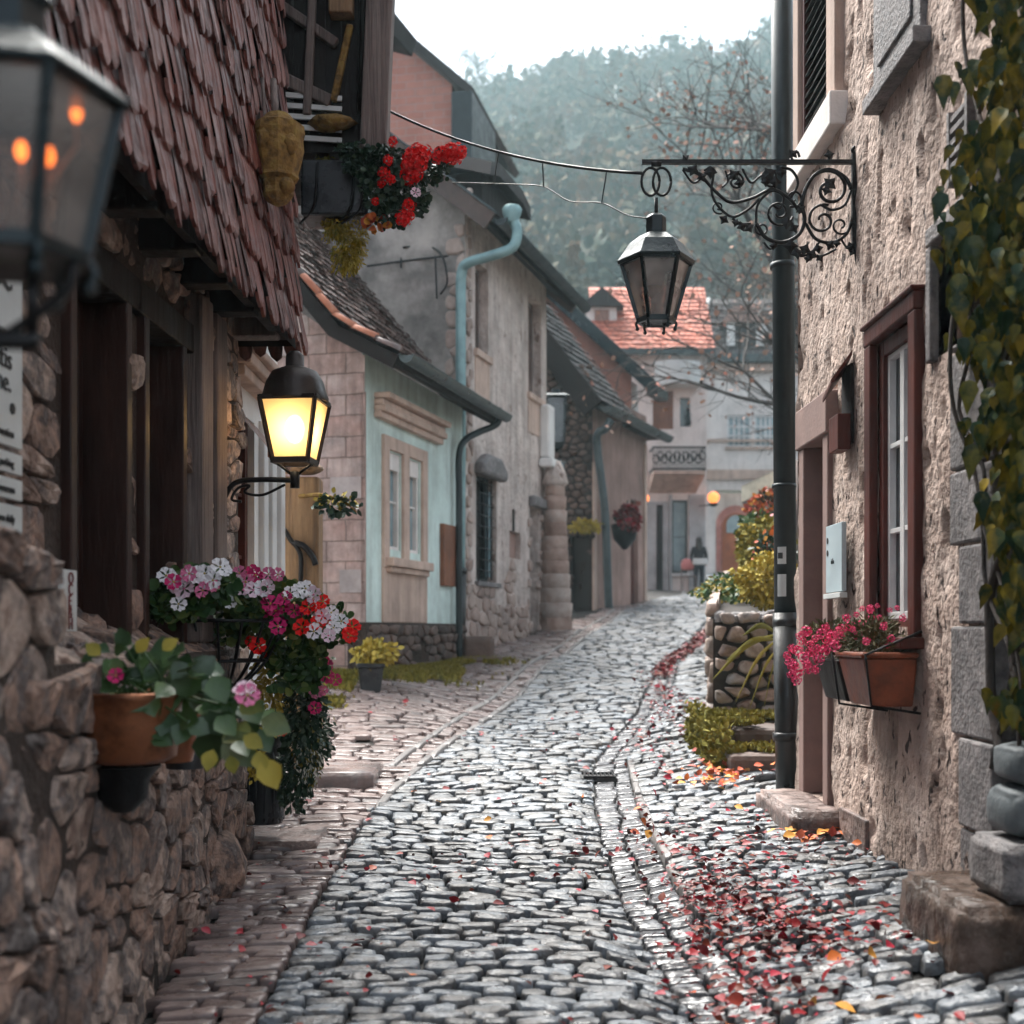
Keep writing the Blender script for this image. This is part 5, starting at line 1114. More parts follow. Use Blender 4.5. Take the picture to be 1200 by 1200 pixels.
for aa in (-.40, TL+.18):
    b = MB(TF); b.add([roofT(aa+x, y, h) for x in (0, .06) for y in (0, 5.3) for h in (-.26, .03)], [(0,1,3,2), (4,6,7,5), (0,4,5,1), (2,3,7,6), (0,2,6,4), (1,5,7,3)])
    b.build('bargeboard', pmat('brown_bargeboard', [(.06,.035,.028),(.11,.07,.055)], scale=6, rough=.6, bump=.3), rt)
b = MB(TF); b.add([roofT(-.45+x, y, h) for x in (0, .12) for y in (0, 5.3) for h in (.035, .06)], [(0,1,3,2), (4,6,7,5), (0,4,5,1), (2,3,7,6), (0,2,6,4), (1,5,7,3)]); b.build('verge_flashing', M_gutter, rt)
gutter('gutter', TF, -.3, TL+.5, .70, 8.12, .11, rt, M_pipe)
# low eyebrow dormer on the street side
b = MB(TF); b.hexm(lambda s, n, z: (s, n, z), .6, 2.4, -.1, 1.2, 8.5, 9.25)
b.build('dormer', M_darkwood, rt)
b = MB(TF); pts = [(.25, 9.05), (.35, 9.3), (.8, 9.42), (2.2, 9.42), (2.65, 9.3), (2.75, 9.05), (2.2, 9.2), (.8, 9.2)]
b.prism([(x, -.35, z) for x, z in pts], (0, 2.4, .7)); b.build('dormer_roof', M_blacktile, rt)
# chimney-like dark dormer near the ridge
b = MB(TF); b.box(.5, 1.7, 2.0, 3.1, 10, 12.2); b.build('chimney', M_graystucco, rt, .03)
b = MB(TF); b.prism([(.2, 1.7, 12.0), (.2, 3.3, 12.6), (.2, 3.4, 12.75), (.2, 2.5, 12.9), (.2, 1.6, 12.3)], (1.8, 0, 0)); b.box(.25, .7, 1.65, 2.1, 11.3, 12.2); b.build('chimney_hood', M_blacktile, rt, .02)
world_tube('downpipe', [at(601, 256, 20.6), at(606, 272, 20.6), at(600, 290, 20.6), at(575, 300, 20.6), at(549, 308, 20.7), at(541, 320, 20.8), at(540, 360, 20.85), at(540, 500, 20.85), at(539, 675, 20.85)], .085, M_verdigris, rt)
b = MB(); b.lathe([(.10, -.12), (.15, .02), (.16, .10), (.13, .14)], tuple(at(600, 252, 20.6)), 10); b.build('hopper', M_verdigris, rt)
b = MB(); b.tube([at(539, 672, 20.85), at(538, 782, 20.85)], .105, 12); b.tube([at(539, 672, 20.85), at(539, 666, 20.85)], .12, 12); b.build('downpipe_foot', M_pipeblack, rt)
# gable ironwork and old wire
b = MB(); y = 20.95
for P4 in ([(430, 312), (480, 305), (525, 300)], [(472, 290), (500, 288), (518, 300), (524, 330), (516, 345)], [(510, 300), (512, 350)], [(470, 302), (470, 314)], [(484, 300), (486, 312)]):
    b.tube(catmull([at(p[0], p[1], y-.02+ (0 if p[0] > 500 else .35)) for p in P4], 5), .018, 6)
b.build('gable_ironwork', M_iron, rt)
# banded round buttress
c = (.86, 25.55)
r = root('round_buttress', (*c, 1.4), 'rounded banded stone buttress standing against the tall stone house beside its door', 'buttress')
b = MB(Matrix.Translation((*c, 0))); z = 1.3
while z < 4.4:
    h = rnd(.22, .3); R0 = .36-.055*(z-1.3); b.lathe([(R0-.015, z), (R0, z+.03), (R0+rnd(-.02, .02), z+h-.02), (R0-.015, z+h)], n=20); z += h+.005
b.build('stone_bands', pmat('banded_stone', [(.22,.13,.10),(.42,.30,.25),(.52,.46,.42)], island=True, rough=.8, bump=.8, bscale=8, dist=.04), r)
b = MB(Matrix.Translation((*c, 0))); b.lathe([(.2, 4.4), (.27, 4.45), (.2, 4.7), (.1, 4.9)], n=16); b.build('coping', M_stucco2, r)
b = MB(TF); b.hexm(ID, ts_(4.35), ts_(4.75), 0, .22, 4.95, 6.0); b.hexm(ID, ts_(4.3), ts_(4.8), 0, .3, 4.75, 4.94); b.build('white_console', M_white, rt, .05)

# steps at the pipe foot
stone_block('stone_step', 'mossy upper stone step at the foot of the mint house drainpipe', -.78, -.28, 20.25, 20.8, .8, 1.42, M_darkrub, .03, 11)
stone_block('stone_step', 'lower and wider dark stone step below the mossy one at the drainpipe foot', -.80, -.12, 19.9, 20.24, .8, 1.10, M_darkrub, .03, 12)

# ================================================================== DARK RUBBLE HOUSE
DF, DTH = frame_of(1.95, 31.0, .42, 1.0)
rt = root('dark_stone_house', (2.27, 31, 1.9), 'dark fieldstone gabled house with two narrow doors and a steep black tiled roof', 'house', th=DTH)
od = (.08, .56, 1.9, 3.85); orr = (.68, .95, 1.8, 4.05)
b = MB(DF); panel(b, gab, 5.5, 6.2, [od, orr], .25, 0, 1.2); b.poly([gab(0, 0, 7.4), gab(4.1, 0, 7.4), gab(2.0, 0, 9.9)]); wl = b.build('gable_wall', M_blackmortar, rt)
b = MB(DF); rubble(b, gab, 2.6, 6.6, .24, .16, .06, .02, [od, orr], 51, 0, 1.4); b.build('field_stones', M_darkrub, wl); b = MB(DF); rubble(b, gab, 1.5, 2.2, .24, .16, .06, .02, [], 52, .8, 7.9, keep=lambda s, z: z < 7.0+s*1.2); b.build('field_stones', M_darkrub, wl)
b = MB(DF); panel(b, ID, 4.5, 6.2, [(3.05, 3.7, 2.1, 5.0)], .2, 0, 1.2); b.build('street_wall', M_rose, rt)
b = MB(DF); b.hexm(ID, 3.05, 3.7, -.2, -.12, 2.0, 4.1); b.build('red_door', M_redwood, rt); b = MB(DF); b.hexm(ID, 3.05, 3.7, -.2, -.12, 4.12, 5.0); b.build('door_light', M_darkglass, rt)
b = MB(DF); b.hexm(ID, -.02, .18, 0, .05, 1.2, 5.6); b.hexm(ID, 4.2, 4.4, 0, .05, 1.2, 6.6); b.build('pilaster', M_peach, rt)
b = MB(DF); b.hexm(gab, od[0], od[1], -.24, -.16, 1.8, 3.9); b.build('arched_door', M_pipeblack, rt)
b = MB(DF)
for i in range(7):
    t = math.pi*i/6; b.blob(gab((od[0]+od[1])/2+.33*math.cos(t), .03, 3.8+.2*math.sin(t)), (.06, .09, .07), 1, .1, i)
b.build('door_arch', M_darkrub, rt)
b = MB(DF); b.hexm(gab, orr[0], orr[1], -.24, -.14, 1.8, 4.1); b.build('narrow_red_door', M_redwood, rt)
pd_ = 53
def roofD(a, bb, h): an = R(pd_); return (a, -(.36-bb*math.cos(an)+h*math.sin(an)), 6.95+bb*math.sin(an)+h*math.cos(an))
b = MB(DF); tiles(b, roofD, 2.8, 4.1, .24, .28, .04, 'flat', 61, -.45, 0, .2); b.build('roof_tiles', M_blacktile, rt)
b = MB(DF)
for h in (-.02, -.2): b.poly([roofD(-.44, 0, h), roofD(2.35, 0, h), roofD(2.35, 4.1, h), roofD(-.44, 4.1, h)])
b.hexm(ID, 2.35, 4.9, -.2, .42, 6.80, 6.95)
e1 = roofD(-.44, 4.1, -.02); b.poly([e1, (2.35, e1[1], e1[2]), (2.35, e1[1]+2.4, e1[2]-3.2), (-.44, e1[1]+2.4, e1[2]-3.2)])
b.add([roofD(-.5+x, y, h) for x in (0, .07) for y in (0, 4.1) for h in (-.5, .03)], [(0,1,3,2), (4,6,7,5), (0,4,5,1), (2,3,7,6), (0,2,6,4), (1,5,7,3)]); b.build('roof_deck', M_darkwood, rt)
gutter('gutter', DF, -.4, 5.0, .48, 6.86, .15, rt, M_gutter)
world_tube('downpipe', [at(716, 492, 30.6), at(710, 502, 30.6), at(701, 508, 30.7), at(700, 525, 30.8), at(709, 600, 30.8), at(713, 700, 30.8), at(714, 714, 30.8)], .10, M_gutter, rt)

# wall lamps and sign on the stone houses
def box_lantern(rtname, label, c, w, h, mat, glass):
    r = root(rtname, c, label, 'lantern'); M = Matrix.Translation(c)
    b = MB(M); b.lathe([(w*.62, h*.5), (w*1.0, h*.46), (w*.95, h*.44)], n=4, a0=R(45), smooth=False); b.lathe([(w*.25, h*.5), (w*.2, h*.6)], n=8); b.build('hood', mat, r)
    b = MB(M)
    for sx in (-1, 1):
        for sy in (-1, 1): b.beam((sx*w*.42, sy*w*.42, -h*.4), (sx*w*.5, sy*w*.5, h*.44), w*.12, w*.12)
    b.lathe([(w*.62, -h*.4), (w*.5, -h*.5), (w*.1, -h*.56)], n=4, a0=R(45), smooth=False); b.build('frame', mat, r)
    b = MB(M); b.box(-w*.4, w*.4, -w*.4, w*.4, -h*.4, h*.42); b.build('glass', glass, r)
    b = MB(M); b.tube([(0, w*.4, h*.3), (-w*1.2, w*1.5, h*.3)], w*.06, 6); b.build('wall_bracket', mat, r)
box_lantern('wall_lantern', 'big dark square lantern high on the wall before the dark rubble house', at(651, 494, 27.5), .42, 1.15, M_teal, M_darkglass)
box_lantern('wall_lantern', 'small grey lantern beneath the big dark square one', at(656, 553, 28), .2, .45, M_gutter, M_lightglass)
r = root('shop_sign', at(686, 618, 30.7), 'golden flower garland over the arched door of the dark stone house', 'garland')
foliage('garland_leaves', at(686, 616, 30.75), (.42, .1, .14), 260, .10, M_yellowleaf, r)
r = root('flower_basket', at(735, 615, 31.6), 'dark hanging basket of red flowers on the rose coloured wall', 'flower basket', 'hanging')
r['group'] = ''
del r['group']
b = MB(Matrix.Translation(at(732, 618, 31.8))); b.lathe([(.05, -.55), (.28, -.3), (.34, .05), (.30, .08)], n=12); b.tube([(0, 0, .05), (.1, .3, .7)], .02, 5); b.build('basket', M_iron, r)
foliage('red_blooms', at(737, 608, 31.6), (.32, .3, .42), 420, .10, M_redleaf, r, ROUND); foliage('leaves', at(734, 612, 31.7), (.30, .25, .34), 200, .10, M_leafdark, r)

# ================================================================== SALMON HOUSES
SF, STH = frame_of(3.3, 35.3, .42, 1.0)
rt = root('salmon_house', (3.3, 35.3, 2.2), 'tall salmon gabled house rising behind the black roof, with a dark teal eaves board', 'house', th=STH)
b = MB(SF); panel(b, gab, 7, 6.6, (), .1, 0, 1.5); b.poly([gab(0, 0, 8.1), gab(0, 0, 8.75), gab(3.5, 0, 12.05), gab(7, 0, 8.75), gab(7, 0, 8.1)]); b.build('gable_wall', M_salmon, rt)
b = MB(SF); panel(b, ID, .6, 6.9, (), .1, 0, 1.5); b.hexm(ID, .05, .25, 0, .1, 1.5, 7.2); b.build('street_wall', M_white, rt)
b = MB(SF); b.hexm(ID, .3, .55, -.05, .03, 2.3, 6.0); b.build('dark_recess', M_darkwood, rt)
def roofS(a, bb, h): an = R(44); return (a, -(.75-bb*math.cos(an)+h*math.sin(an)), 8.2+bb*math.sin(an)+h*math.cos(an))
b = MB(SF); b.add([roofS(a, y, h) for a in (-.35, .6) for y in (0, 5.9) for h in (-.12, .04)], [(0,1,3,2), (4,6,7,5), (0,4,5,1), (2,3,7,6), (0,2,6,4), (1,5,7,3)])
e1 = roofS(-.35, 5.9, 0); b.poly([e1, (.6, e1[1], e1[2]), (.6, e1[1]+4, e1[2]-4), (-.35, e1[1]+4, e1[2]-4)]); b.build('roof', M_redroof, rt)
b = MB(SF); b.add([roofS(a, y, h) for a in (-.43, -.34) for y in (-.02, 5.9) for h in (-.24, .10)], [(0,1,3,2), (4,6,7,5), (0,4,5,1), (2,3,7,6), (0,2,6,4), (1,5,7,3)]); b.hexm(ID, -.42, .65, .55, .85, 7.9, 8.15); b.build('eaves_board', M_teal, rt)
# far salmon house, top left
FF, FTH = frame_of(-1.55, 33, .2, 1.0)
rt = root('far_salmon_house', (-1.55, 33, 1.5), 'distant tall salmon brick gable high behind the grey gabled house', 'house', th=FTH)
b = MB(FF); panel(b, gab, 8, 14.2, (), .1, 0, 1.4); b.poly([gab(0, 0, 15.6), gab(8, 0, 15.6), gab(4, 0, 19.2)]); b.build('gable_wall', pmat('salmon_brick', [(.42,.16,.12),(.54,.24,.185)], scale=3, rough=.85, bump=.3, brick=(.5,.2,.015,(.45,.28,.24)), dirt=.15), rt)
b = MB(FF); panel(b, ID, 6, 14.2, (), .1, 0, 1.4); b.build('side_wall', M_darkwood, rt)
b = MB(FF); an = R(42)
rf = lambda a, bb, h: (a, -(.55-bb*math.cos(an)+h*math.sin(an)), 15.3+bb*math.sin(an)+h*math.cos(an))
b.add([rf(a, y, h) for a in (-.3, 6) for y in (0, 6.2) for h in (-.1, .1)], [(0,1,3,2), (4,6,7,5), (0,4,5,1), (2,3,7,6), (0,2,6,4), (1,5,7,3)]); b.build('roof', M_blacktile, rt)
b = MB(FF); b.hexm(ID, -.3, 2.6, .05, .6, 13.3, 15.3); b.lathe([(.1, 13.0), (.16, 13.3)], (0.3, -.3, 0), 8); b.build('eaves_box', M_pipe, rt, .05)

# ================================================================== END BUILDINGS
def frontal(name, label, X0, X1, Y, z0, z1, ops, mat, cat='building'):
    Fm, th = frame_of(X0, Y, 1, 0); r = root(name, (X0, Y, z0), label, cat, th=th)
    b = MB(Fm); panel(b, ID, X1-X0, z1-z0, [(o[0]-X0, o[1]-X0, o[2], o[3]) for o in ops], .25, 0, z0); b.poly([(0, 0, z0), (0, 7, z0), (0, 7, z1), (0, 0, z1)]); b.poly([(X1-X0, 0, z0), (X1-X0, 7, z0), (X1-X0, 7, z1), (X1-X0, 0, z1)])
    b.build('wall', mat, r); return r, Fm
YA = 42.5
def A(x): return xat(x, YA)
def Az(y): return zat(y, YA)
shopw = (A(787), A(806), Az(672), Az(586)); statue = (A(797), A(809), Az(500), Az(466)); upw = (A(765), A(789), Az(503), Az(458))
ra, AF = frontal('red_roof_building', 'white plastered building with a bright red roof, iron balcony and glazed shop front', A(733), A(828), YA, 2.2, Az(413), [shopw, statue, upw], M_cream)
def AX(x): return A(x)-A(733)
window(ra, AF, ID, AX(787), AX(806), Az(672), Az(586), .12, M_gutter, .07, M_lightglass, 0, 1, (M_whitewood, .1, .1)); window(ra, AF, ID, AX(765), AX(789), Az(503), Az(458), .06, M_board, .1, M_board, 0, 0)
b = MB(AF); b.hexm(ID, AX(797), AX(809), -.25, -.2, Az(500), Az(466)); b.build('niche', M_lightglass, ra); b = MB(AF); b.tube([ID(AX(806.5), .0, Az(498)), ID(AX(806.5), .0, Az(483))], [.10, .06], 8); b.blob(ID(AX(806.5), 0, Az(481)), (.07,.07,.09), 2, .05); b.build('niche_statue', M_teal, ra)
b = MB(AF); N = 14
P5 = [(AX(765)+(AX(818)-AX(765))*i/N, .55+.35*math.sin(math.pi*i/N)) for i in range(N+1)]
b.add([ID(x, n, z) for z in (Az(455), Az(428)) for x, n in P5], [(i, i+1, N+2+i, N+1+i) for i in range(N)], True); b.poly([ID(x, n, Az(455)) for x, n in P5]+[ID(AX(818), 0, Az(455)), ID(AX(765), 0, Az(455))]); b.poly([ID(x, n, Az(428)) for x, n in P5]+[ID(AX(818), 0, Az(428)), ID(AX(765), 0, Az(428))]); b.build('canopy', M_lightglass if False else M_sign, ra)
b = MB(AF); b.hexm(ID, AX(762), AX(821), 0, 1.0, Az(560), Az(556)); b.add([ID(AX(760), 0, Az(578)), ID(AX(815), 0, Az(578)), ID(AX(821), 1.0, Az(561)), ID(AX(762), 1.0, Az(561)), ID(AX(760), 0, Az(561)), ID(AX(815), 0, Az(561))], [(0,1,2,3), (0,3,4), (1,5,2)]); b.build('balcony_floor', M_peach, ra)
b = MB(AF); z0, z1 = Az(556), Az(529)
for x in np.linspace(AX(762), AX(821), 24): b.beam(ID(x, .98, z0), ID(x, .98, z1), .025, .025)
for z in (z0+.06, z1): b.beam(ID(AX(761), .98, z), ID(AX(822), .98, z), .05, .05)
for x in (AX(762), AX(821)):
    for z in (z0+.06, z1): b.beam(ID(x, 0, z), ID(x, .98, z), .05, .05)
for i in range(12):
    x = AX(765)+i*(AX(818)-AX(765))/11; b.tube([ID(x+.10*math.cos(t), .985, (z0+z1)/2+.14*math.sin(t)+.1*(i % 2)) for t in np.linspace(0, 6.28, 11)], .02, 4)
b.build('balcony_railing', M_iron, ra)
b = MB(AF); b.hexm(ID, AX(758), AX(783), 0, .1, 2.3, Az(588)); b.hexm(ID, AX(784), AX(787), 0, .12, 2.3, Az(580)); b.hexm(ID, AX(807), AX(826), 0, .1, 2.3, Az(580)); b.build('shop_pilasters', M_greyst if False else pmat('grey_painted_shopfront', [(.36,.37,.38),(.48,.49,.50)], scale=1, rough=.7, bump=.2), ra, .02)
b = MB(AF); b.hexm(ID, AX(769), AX(776), .1, .13, 2.4, Az(592)); b.build('shop_door', M_darkwood, ra)
rz0, rz1 = Az(412), Az(318)
b = MB(AF); x0, x1 = A(694)-A(733), AX(836); L_ = 3.3
def rP(a, bb, h): an = math.atan2(rz1-rz0, 2.4); return (a, -(.35-bb*math.cos(an)+h*math.sin(an)), rz0+bb*math.sin(an)+h*math.cos(an))
SL = math.hypot(rz1-rz0, 2.4); tiles(b, rP, x1-x0, SL, .2, .24, .03, 'round', 71, x0, 0, .2); b.build('roof_tiles', M_redroof, ra)
b = MB(AF); b.poly([rP(x0, 0, -.03), rP(x1, 0, -.03), rP(x1, SL, -.03), rP(x0, SL, -.03)]); t0 = rP(x0, SL, -.03); t1 = rP(x1, SL, -.03); b.poly([t0, t1, (t1[0], t1[1]+3, t1[2]-2.6), (t0[0], t0[1]+3, t0[2]-2.6)]); b.hexm(ID, x0, x1, .25, .5, rz0-.18, rz0-.02); b.poly([(x0, -.3, rz0-.1), (x1, -.3, rz0-.1), (x1, 6, rz0-.1), (x0, 6, rz0-.1)]); b.build('roof_edge', M_gutter, ra)
# white dormer left of red roof
b = MB(AF); xd = A(707)-A(733); b.box(xd-.5, xd+.5, .7, 2.4, rz0+1, Az(352)); b.build('dormer', M_white, ra)
b = MB(AF); b.prism([(xd-.75, .5, Az(354)), (xd+.75, .5, Az(354)), (xd, .5, Az(331))], (0, 2, 0)); b.build('dormer_roof', M_blacktile, ra)
b = MB(AF); b.box(xd-.25, xd+.25, .67, .70, Az(373), Az(357)); b.build('dormer_window', M_rose, ra)

YB = 50
def B(x): return xat(x, YB)
def Bz(y): return zat(y, YB)
wB = [(B(852), B(881), Bz(524), Bz(486)), (B(884), B(911), Bz(524), Bz(486)), (B(925), B(952), Bz(524), Bz(486))]; darch = (B(838), B(925), 3.3, Bz(574))
rb, BF = frontal('pale_stone_building', 'pale pink and white stone building with an arched orange door and a grey mansard roof', B(819), B(1000), YB, 3.0, Bz(432), wB+[darch], M_cream)
BX = lambda x: B(x)-B(819)
for o_ in wB: window(rb, BF, ID, o_[0]-B(819), o_[1]-B(819), o_[2], o_[3], .1, M_whitewood, .09, M_lightglass, 3, 2, (M_peach, .12, .1), .07)
b = MB(BF); b.hexm(ID, 0, BX(1000), 0, .18, Bz(562), Bz(551)); b.hexm(ID, 0, BX(1000), 0, .10, Bz(470)-1.6, Bz(470)-1.5); b.hexm(ID, -.1, BX(1000), 0, .35, Bz(436), Bz(428)); b.build('string_course', M_peach, rb)
b = MB(BF); b.hexm(ID, -.25, BX(1000), .0, .55, Bz(427), Bz(418)); b.build('gutter', M_gutter, rb)
b = MB(BF); panel(b, lambda s, n, z: (s, 1.2-n, z), BX(925)-BX(838), Bz(574)-3.3, (), .1, BX(838), 3.3); b.build('porch_wall', M_cream, rb)
def arch(mat, cx, w, z0, zs, n, t, nm, rt, M, yb):
    b = MB(M); K = 12; pts = [(cx-w/2, z0)]+[(cx-w/2*math.cos(math.pi*i/K), zs+w/2*math.sin(math.pi*i/K)) for i in range(K+1)]+[(cx+w/2, z0)]
    b.prism([(x, yb-n, z) for x, z in pts], (0, t, 0)); return b.build(nm, mat, rt)
cxd = BX(868); arch(M_pinkstone, cxd, 1.55, Bz(668), Bz(612), .06, .1, 'door_surround', rb, BF, 1.2); arch(M_orangedoor, cxd, 1.1, Bz(668), Bz(615), .1, .1, 'orange_door', rb, BF, 1.2)
arch(M_lightglass, cxd, .75, Bz(622), Bz(612), .14, .1, 'door_window', rb, BF, 1.2)
arch(M_cream, cxd-.02, 1.95, Bz(668), Bz(606), .03, .1, 'outer_arch', rb, BF, 1.2)
rz0, rz1 = Bz(419), Bz(345)
b = MB(BF)
def rB(a, bb, h): an = R(66); k = .35+bb*0; return (a+.0, -(.35-bb*math.cos(an)+h*math.sin(an)), rz0+bb*math.sin(an)+h*math.cos(an))
SL = (rz1-rz0)/math.sin(R(66)); tiles(b, rB, BX(1000)+.3, SL, .25, .3, .03, 'round', 81, -.2, 0, .2); b.build('roof_tiles', pmat('grey_brown_tile', [(.07,.06,.058),(.13,.11,.105)], island=True, rough=.6), rb)
b = MB(BF); b.poly([rB(-.2, 0, -.03), rB(BX(1000), 0, -.03), rB(BX(1000), SL, -.03), rB(.5, SL, -.03)]); b.beam(rB(-.2, 0, .05), rB(.5, SL, .05), .12, .12); t0 = rB(.5, SL, 0); b.poly([t0, rB(BX(1000), SL, 0), (BX(1000), 5, rz1+.4), (.5, 5, rz1+.4)]); b.build('roof_edge', M_sign, rb)
b = MB(BF); xm = BX(872); b.box(xm-.75, xm+.75, -.25, 1.5, Bz(413), Bz(378)); b.build('dormer', M_blacktile, rb)
b = MB(BF); b.box(xm-.72, xm-.42, -.33, -.25, Bz(407), Bz(380)); b.build('dormer_shutter', M_white, rb); b = MB(BF); b.box(xm+.42, xm+.85, -.33, -.25, Bz(407), Bz(380)); b.build('dormer_shutter', M_white, rb)
b = MB(BF); b.prism([(xm-.95, -.45, Bz(380)), (xm-.5, -.45, Bz(362)), (xm+.5, -.45, Bz(362)), (xm+.95, -.45, Bz(380))], (0, 2, 0)); b.build('dormer_roof', M_rose, rb)

def globe(c, label, r_=.14):
    r = root('globe_lamp', c, label, 'lamp'); b = MB(Matrix.Translation(c)); b.blob((0,0,0), (r_,)*3, 2, 0); b.build('globe', M_globe, r)
    b = MB(Matrix.Translation(c)); b.lathe([(r_*.4, -r_*1.5), (r_*.9, -r_*1.1), (r_*.5, -r_*.9)], n=10); b.tube([(0,0,-r_*1.2), (-r_*2, r_*2, -r_*1.2)], .02, 5); b.build('holder', M_iron, r)
globe(at(755, 584, 35.4), 'small glowing orange globe lamp at the corner below the black eaves')
globe(at(836, 583, 41.8), 'larger glowing orange globe lamp near the arched orange door', .2)
# ================================================================== GARDEN WALL AND TERRACE
GF, GTH = frame_of(1.98, 12.6, 1, 0)
rt = root('garden_wall', (1.98, 12.6, .3), 'rounded fieldstone garden wall with dark joints and a rough coping beside the street', 'wall')
b = MB(); b.add([(1.98, 12.6, 0), (4.6, 12.6, 0), (6.9, 26, 0), (4.4, 26, 0), (1.98, 12.6, 1.62), (4.6, 12.6, 1.62), (6.9, 26, 2.7), (4.4, 26, 2.7)], [(0,1,5,4), (3,0,4,7), (1,2,6,5), (2,3,7,6), (4,5,6,7)]); wl = b.build('core', M_blackmortar, rt)
b = MB(GF); rubble(b, ID, 2.6, 1.5, .22, .15, .10, .018, [], 91, 0, .2); b.build('front_stones', M_pebble, wl)
SGF, _ = frame_of(1.98, 12.6, .18, 1.0)
b = MB(SGF); rubble(b, lambda s, n, z: (s, n, z+s*.075), 11, 1.6, .3, .2, .07, .018, [], 92, 0, .2); b.build('side_stones', M_pebble, wl)
b = MB(GF); rubble(b, lambda s, n, z: (s, z-12.6, 1.62+n), 2.6, .5, .16, .14, .06, .012, [], 93, 0, 12.55); b.build('coping_stones', M_greyst, wl)
# mossy ledge in front of it
rt = root('mossy_ledge', (2.3, 11.3, .3), 'low stone ledge thick with yellow green moss at the foot of the garden wall', 'ledge')
b = MB(); b.box(1.92, 3.0, 11.05, 12.5, .1, .66); b.box(1.80, 3.0, 10.6, 11.04, .1, .48); ob = b.build('stone', M_darkrub, rt, .05)
n = 9000; x = RNG.uniform(1.78, 2.9, n); y = RNG.uniform(10.7, 12.5, n); z = np.where(y > 11.05, .66, .47)+.05*vnoise(x*5, y*5, 4); k = (vnoise(x*4, y*3, 8) > .36) & ~((y < 11.05) & (x < 1.86))
x, y, z = x[k], y[k], z[k]; t = RNG.normal(size=(len(x), 3))*.7; t[:, 2] = np.abs(t[:, 2])+.3
scatter('moss', np.c_[x, y, z], t, rdir(len(x)), .035+.035*RNG.random(len(x)), M_mossgreen, rt)
n = 2500; x = RNG.uniform(1.70, 1.86, n); y = RNG.uniform(10.7, 12.6, n); z = G(x, y)+.35*RNG.random(n)**1.5; scatter('edge_moss', np.c_[x, y, z], rdir(n, .5), rdir(n), .04+.03*RNG.random(n), M_mossgreen, rt)

def plant(name, label, c, r, parts, stem=True, cat='plant', group=None, zb=None):
    rt = root(name, (c[0], c[1], zb if zb is not None else c[2]-r[2]), label, cat, group)
    if stem:
        b = MB()
        for i in range(9):
            a = rnd(0, 6.28); e = (c[0]+r[0]*.6*math.cos(a), c[1]+r[1]*.6*math.sin(a), c[2]+rnd(-.2, .5)*r[2]); z0 = zb if zb is not None else c[2]-r[2]
            b.tube([(c[0]+rnd(-.03, .03), c[1], z0), ((c[0]+e[0])/2, (c[1]+e[1])/2, (z0+e[2])/2+.1*r[2]), e], [.012, .008, .004], 5)
        b.build('stems', M_bark, rt)
    for nm, n, sz, mat, T, rr in parts: foliage(nm, c, (r[0]*rr, r[1]*rr, r[2]*rr), n, sz, mat, rt, T)
    return rt
plant('garden_shrub', 'yellow leaved shrub on top of the garden wall nearest the drainpipe', at(900, 680, 13.4), (.36, .4, .30), [('leaves', 2600, .055, M_yellowleaf, LEAF_V, 1)])
plant('garden_shrub', 'yellow green shrub behind the yellow one on the garden terrace', at(896, 648, 16), (.36, .5, .48), [('leaves', 2200, .07, M_mossgreen, LEAF_V, 1), ('yellow_leaves', 500, .07, M_yellowleaf, LEAF_V, 1.02)])
plant('garden_shrub', 'green shrub dotted with red blooms under the cream awning', at(893, 622, 19), (.40, .5, .28), [('leaves', 900, .09, M_leaf, LEAF_V, 1), ('red_blooms', 160, .07, M_redleaf, ROUND, 1.05)])
plant('garden_shrub', 'reddish brown bush beneath the canvas, closest to the arched door', at(903, 598, 22), (.38, .6, .4), [('leaves', 700, .10, M_orangeleaf, LEAF_V, 1), ('dark_leaves', 500, .1, M_leafdark, LEAF_V, .9)])
plant('garden_shrub', 'dark shrub with terracotta coloured leaves tucked beside the drainpipe', at(906, 650, 14.6), (.24, .3, .3), [('leaves', 500, .07, M_leafdark, LEAF_V, 1), ('red_leaves', 120, .06, M_orangeleaf, LEAF_V, 1.05)])
plant('garden_shrub', 'low mixed ground-hugging shrub sprawling along the coping of the garden wall', (3.1, 16.2, 2.0), (.75, 3.2, .22), [('leaves', 4200, .06, M_leaf, LEAF_V, 1), ('yellow_leaves', 1500, .06, M_yellowleaf, LEAF_V, 1)], zb=1.65)
# drooping long leaves on the wall face
rt = root('fern', at(880, 775, 12.3), 'arching green fern drooping over the face of the fieldstone wall', 'fern')
b = MB()
for (x0, y0, x1, y1) in ((915, 742, 835, 796), (915, 750, 850, 775), (912, 748, 862, 822), (915, 756, 878, 830), (916, 760, 895, 828), (914, 745, 870, 745)):
    P6 = catmull([at(x0, y0, 12.45), at((x0+x1)/2, (y0+y1)/2-12, 12.2), at(x1, y1, 12.25)], 8)
    V = []; 
    for i, p in enumerate(P6):
        w_ = .028*math.sin(math.pi*(i+.6)/(len(P6)+.6)); V += [p+Vector((0, -.01, w_)), p+Vector((0, -.03, 0)), p+Vector((0, -.01, -w_))]
    b.add(V, [(3*i+j, 3*i+j+1, 3*i+j+4, 3*i+j+3) for i in range(len(P6)-1) for j in (0, 1)], True)
b.build('fronds', M_mossgreen, rt)

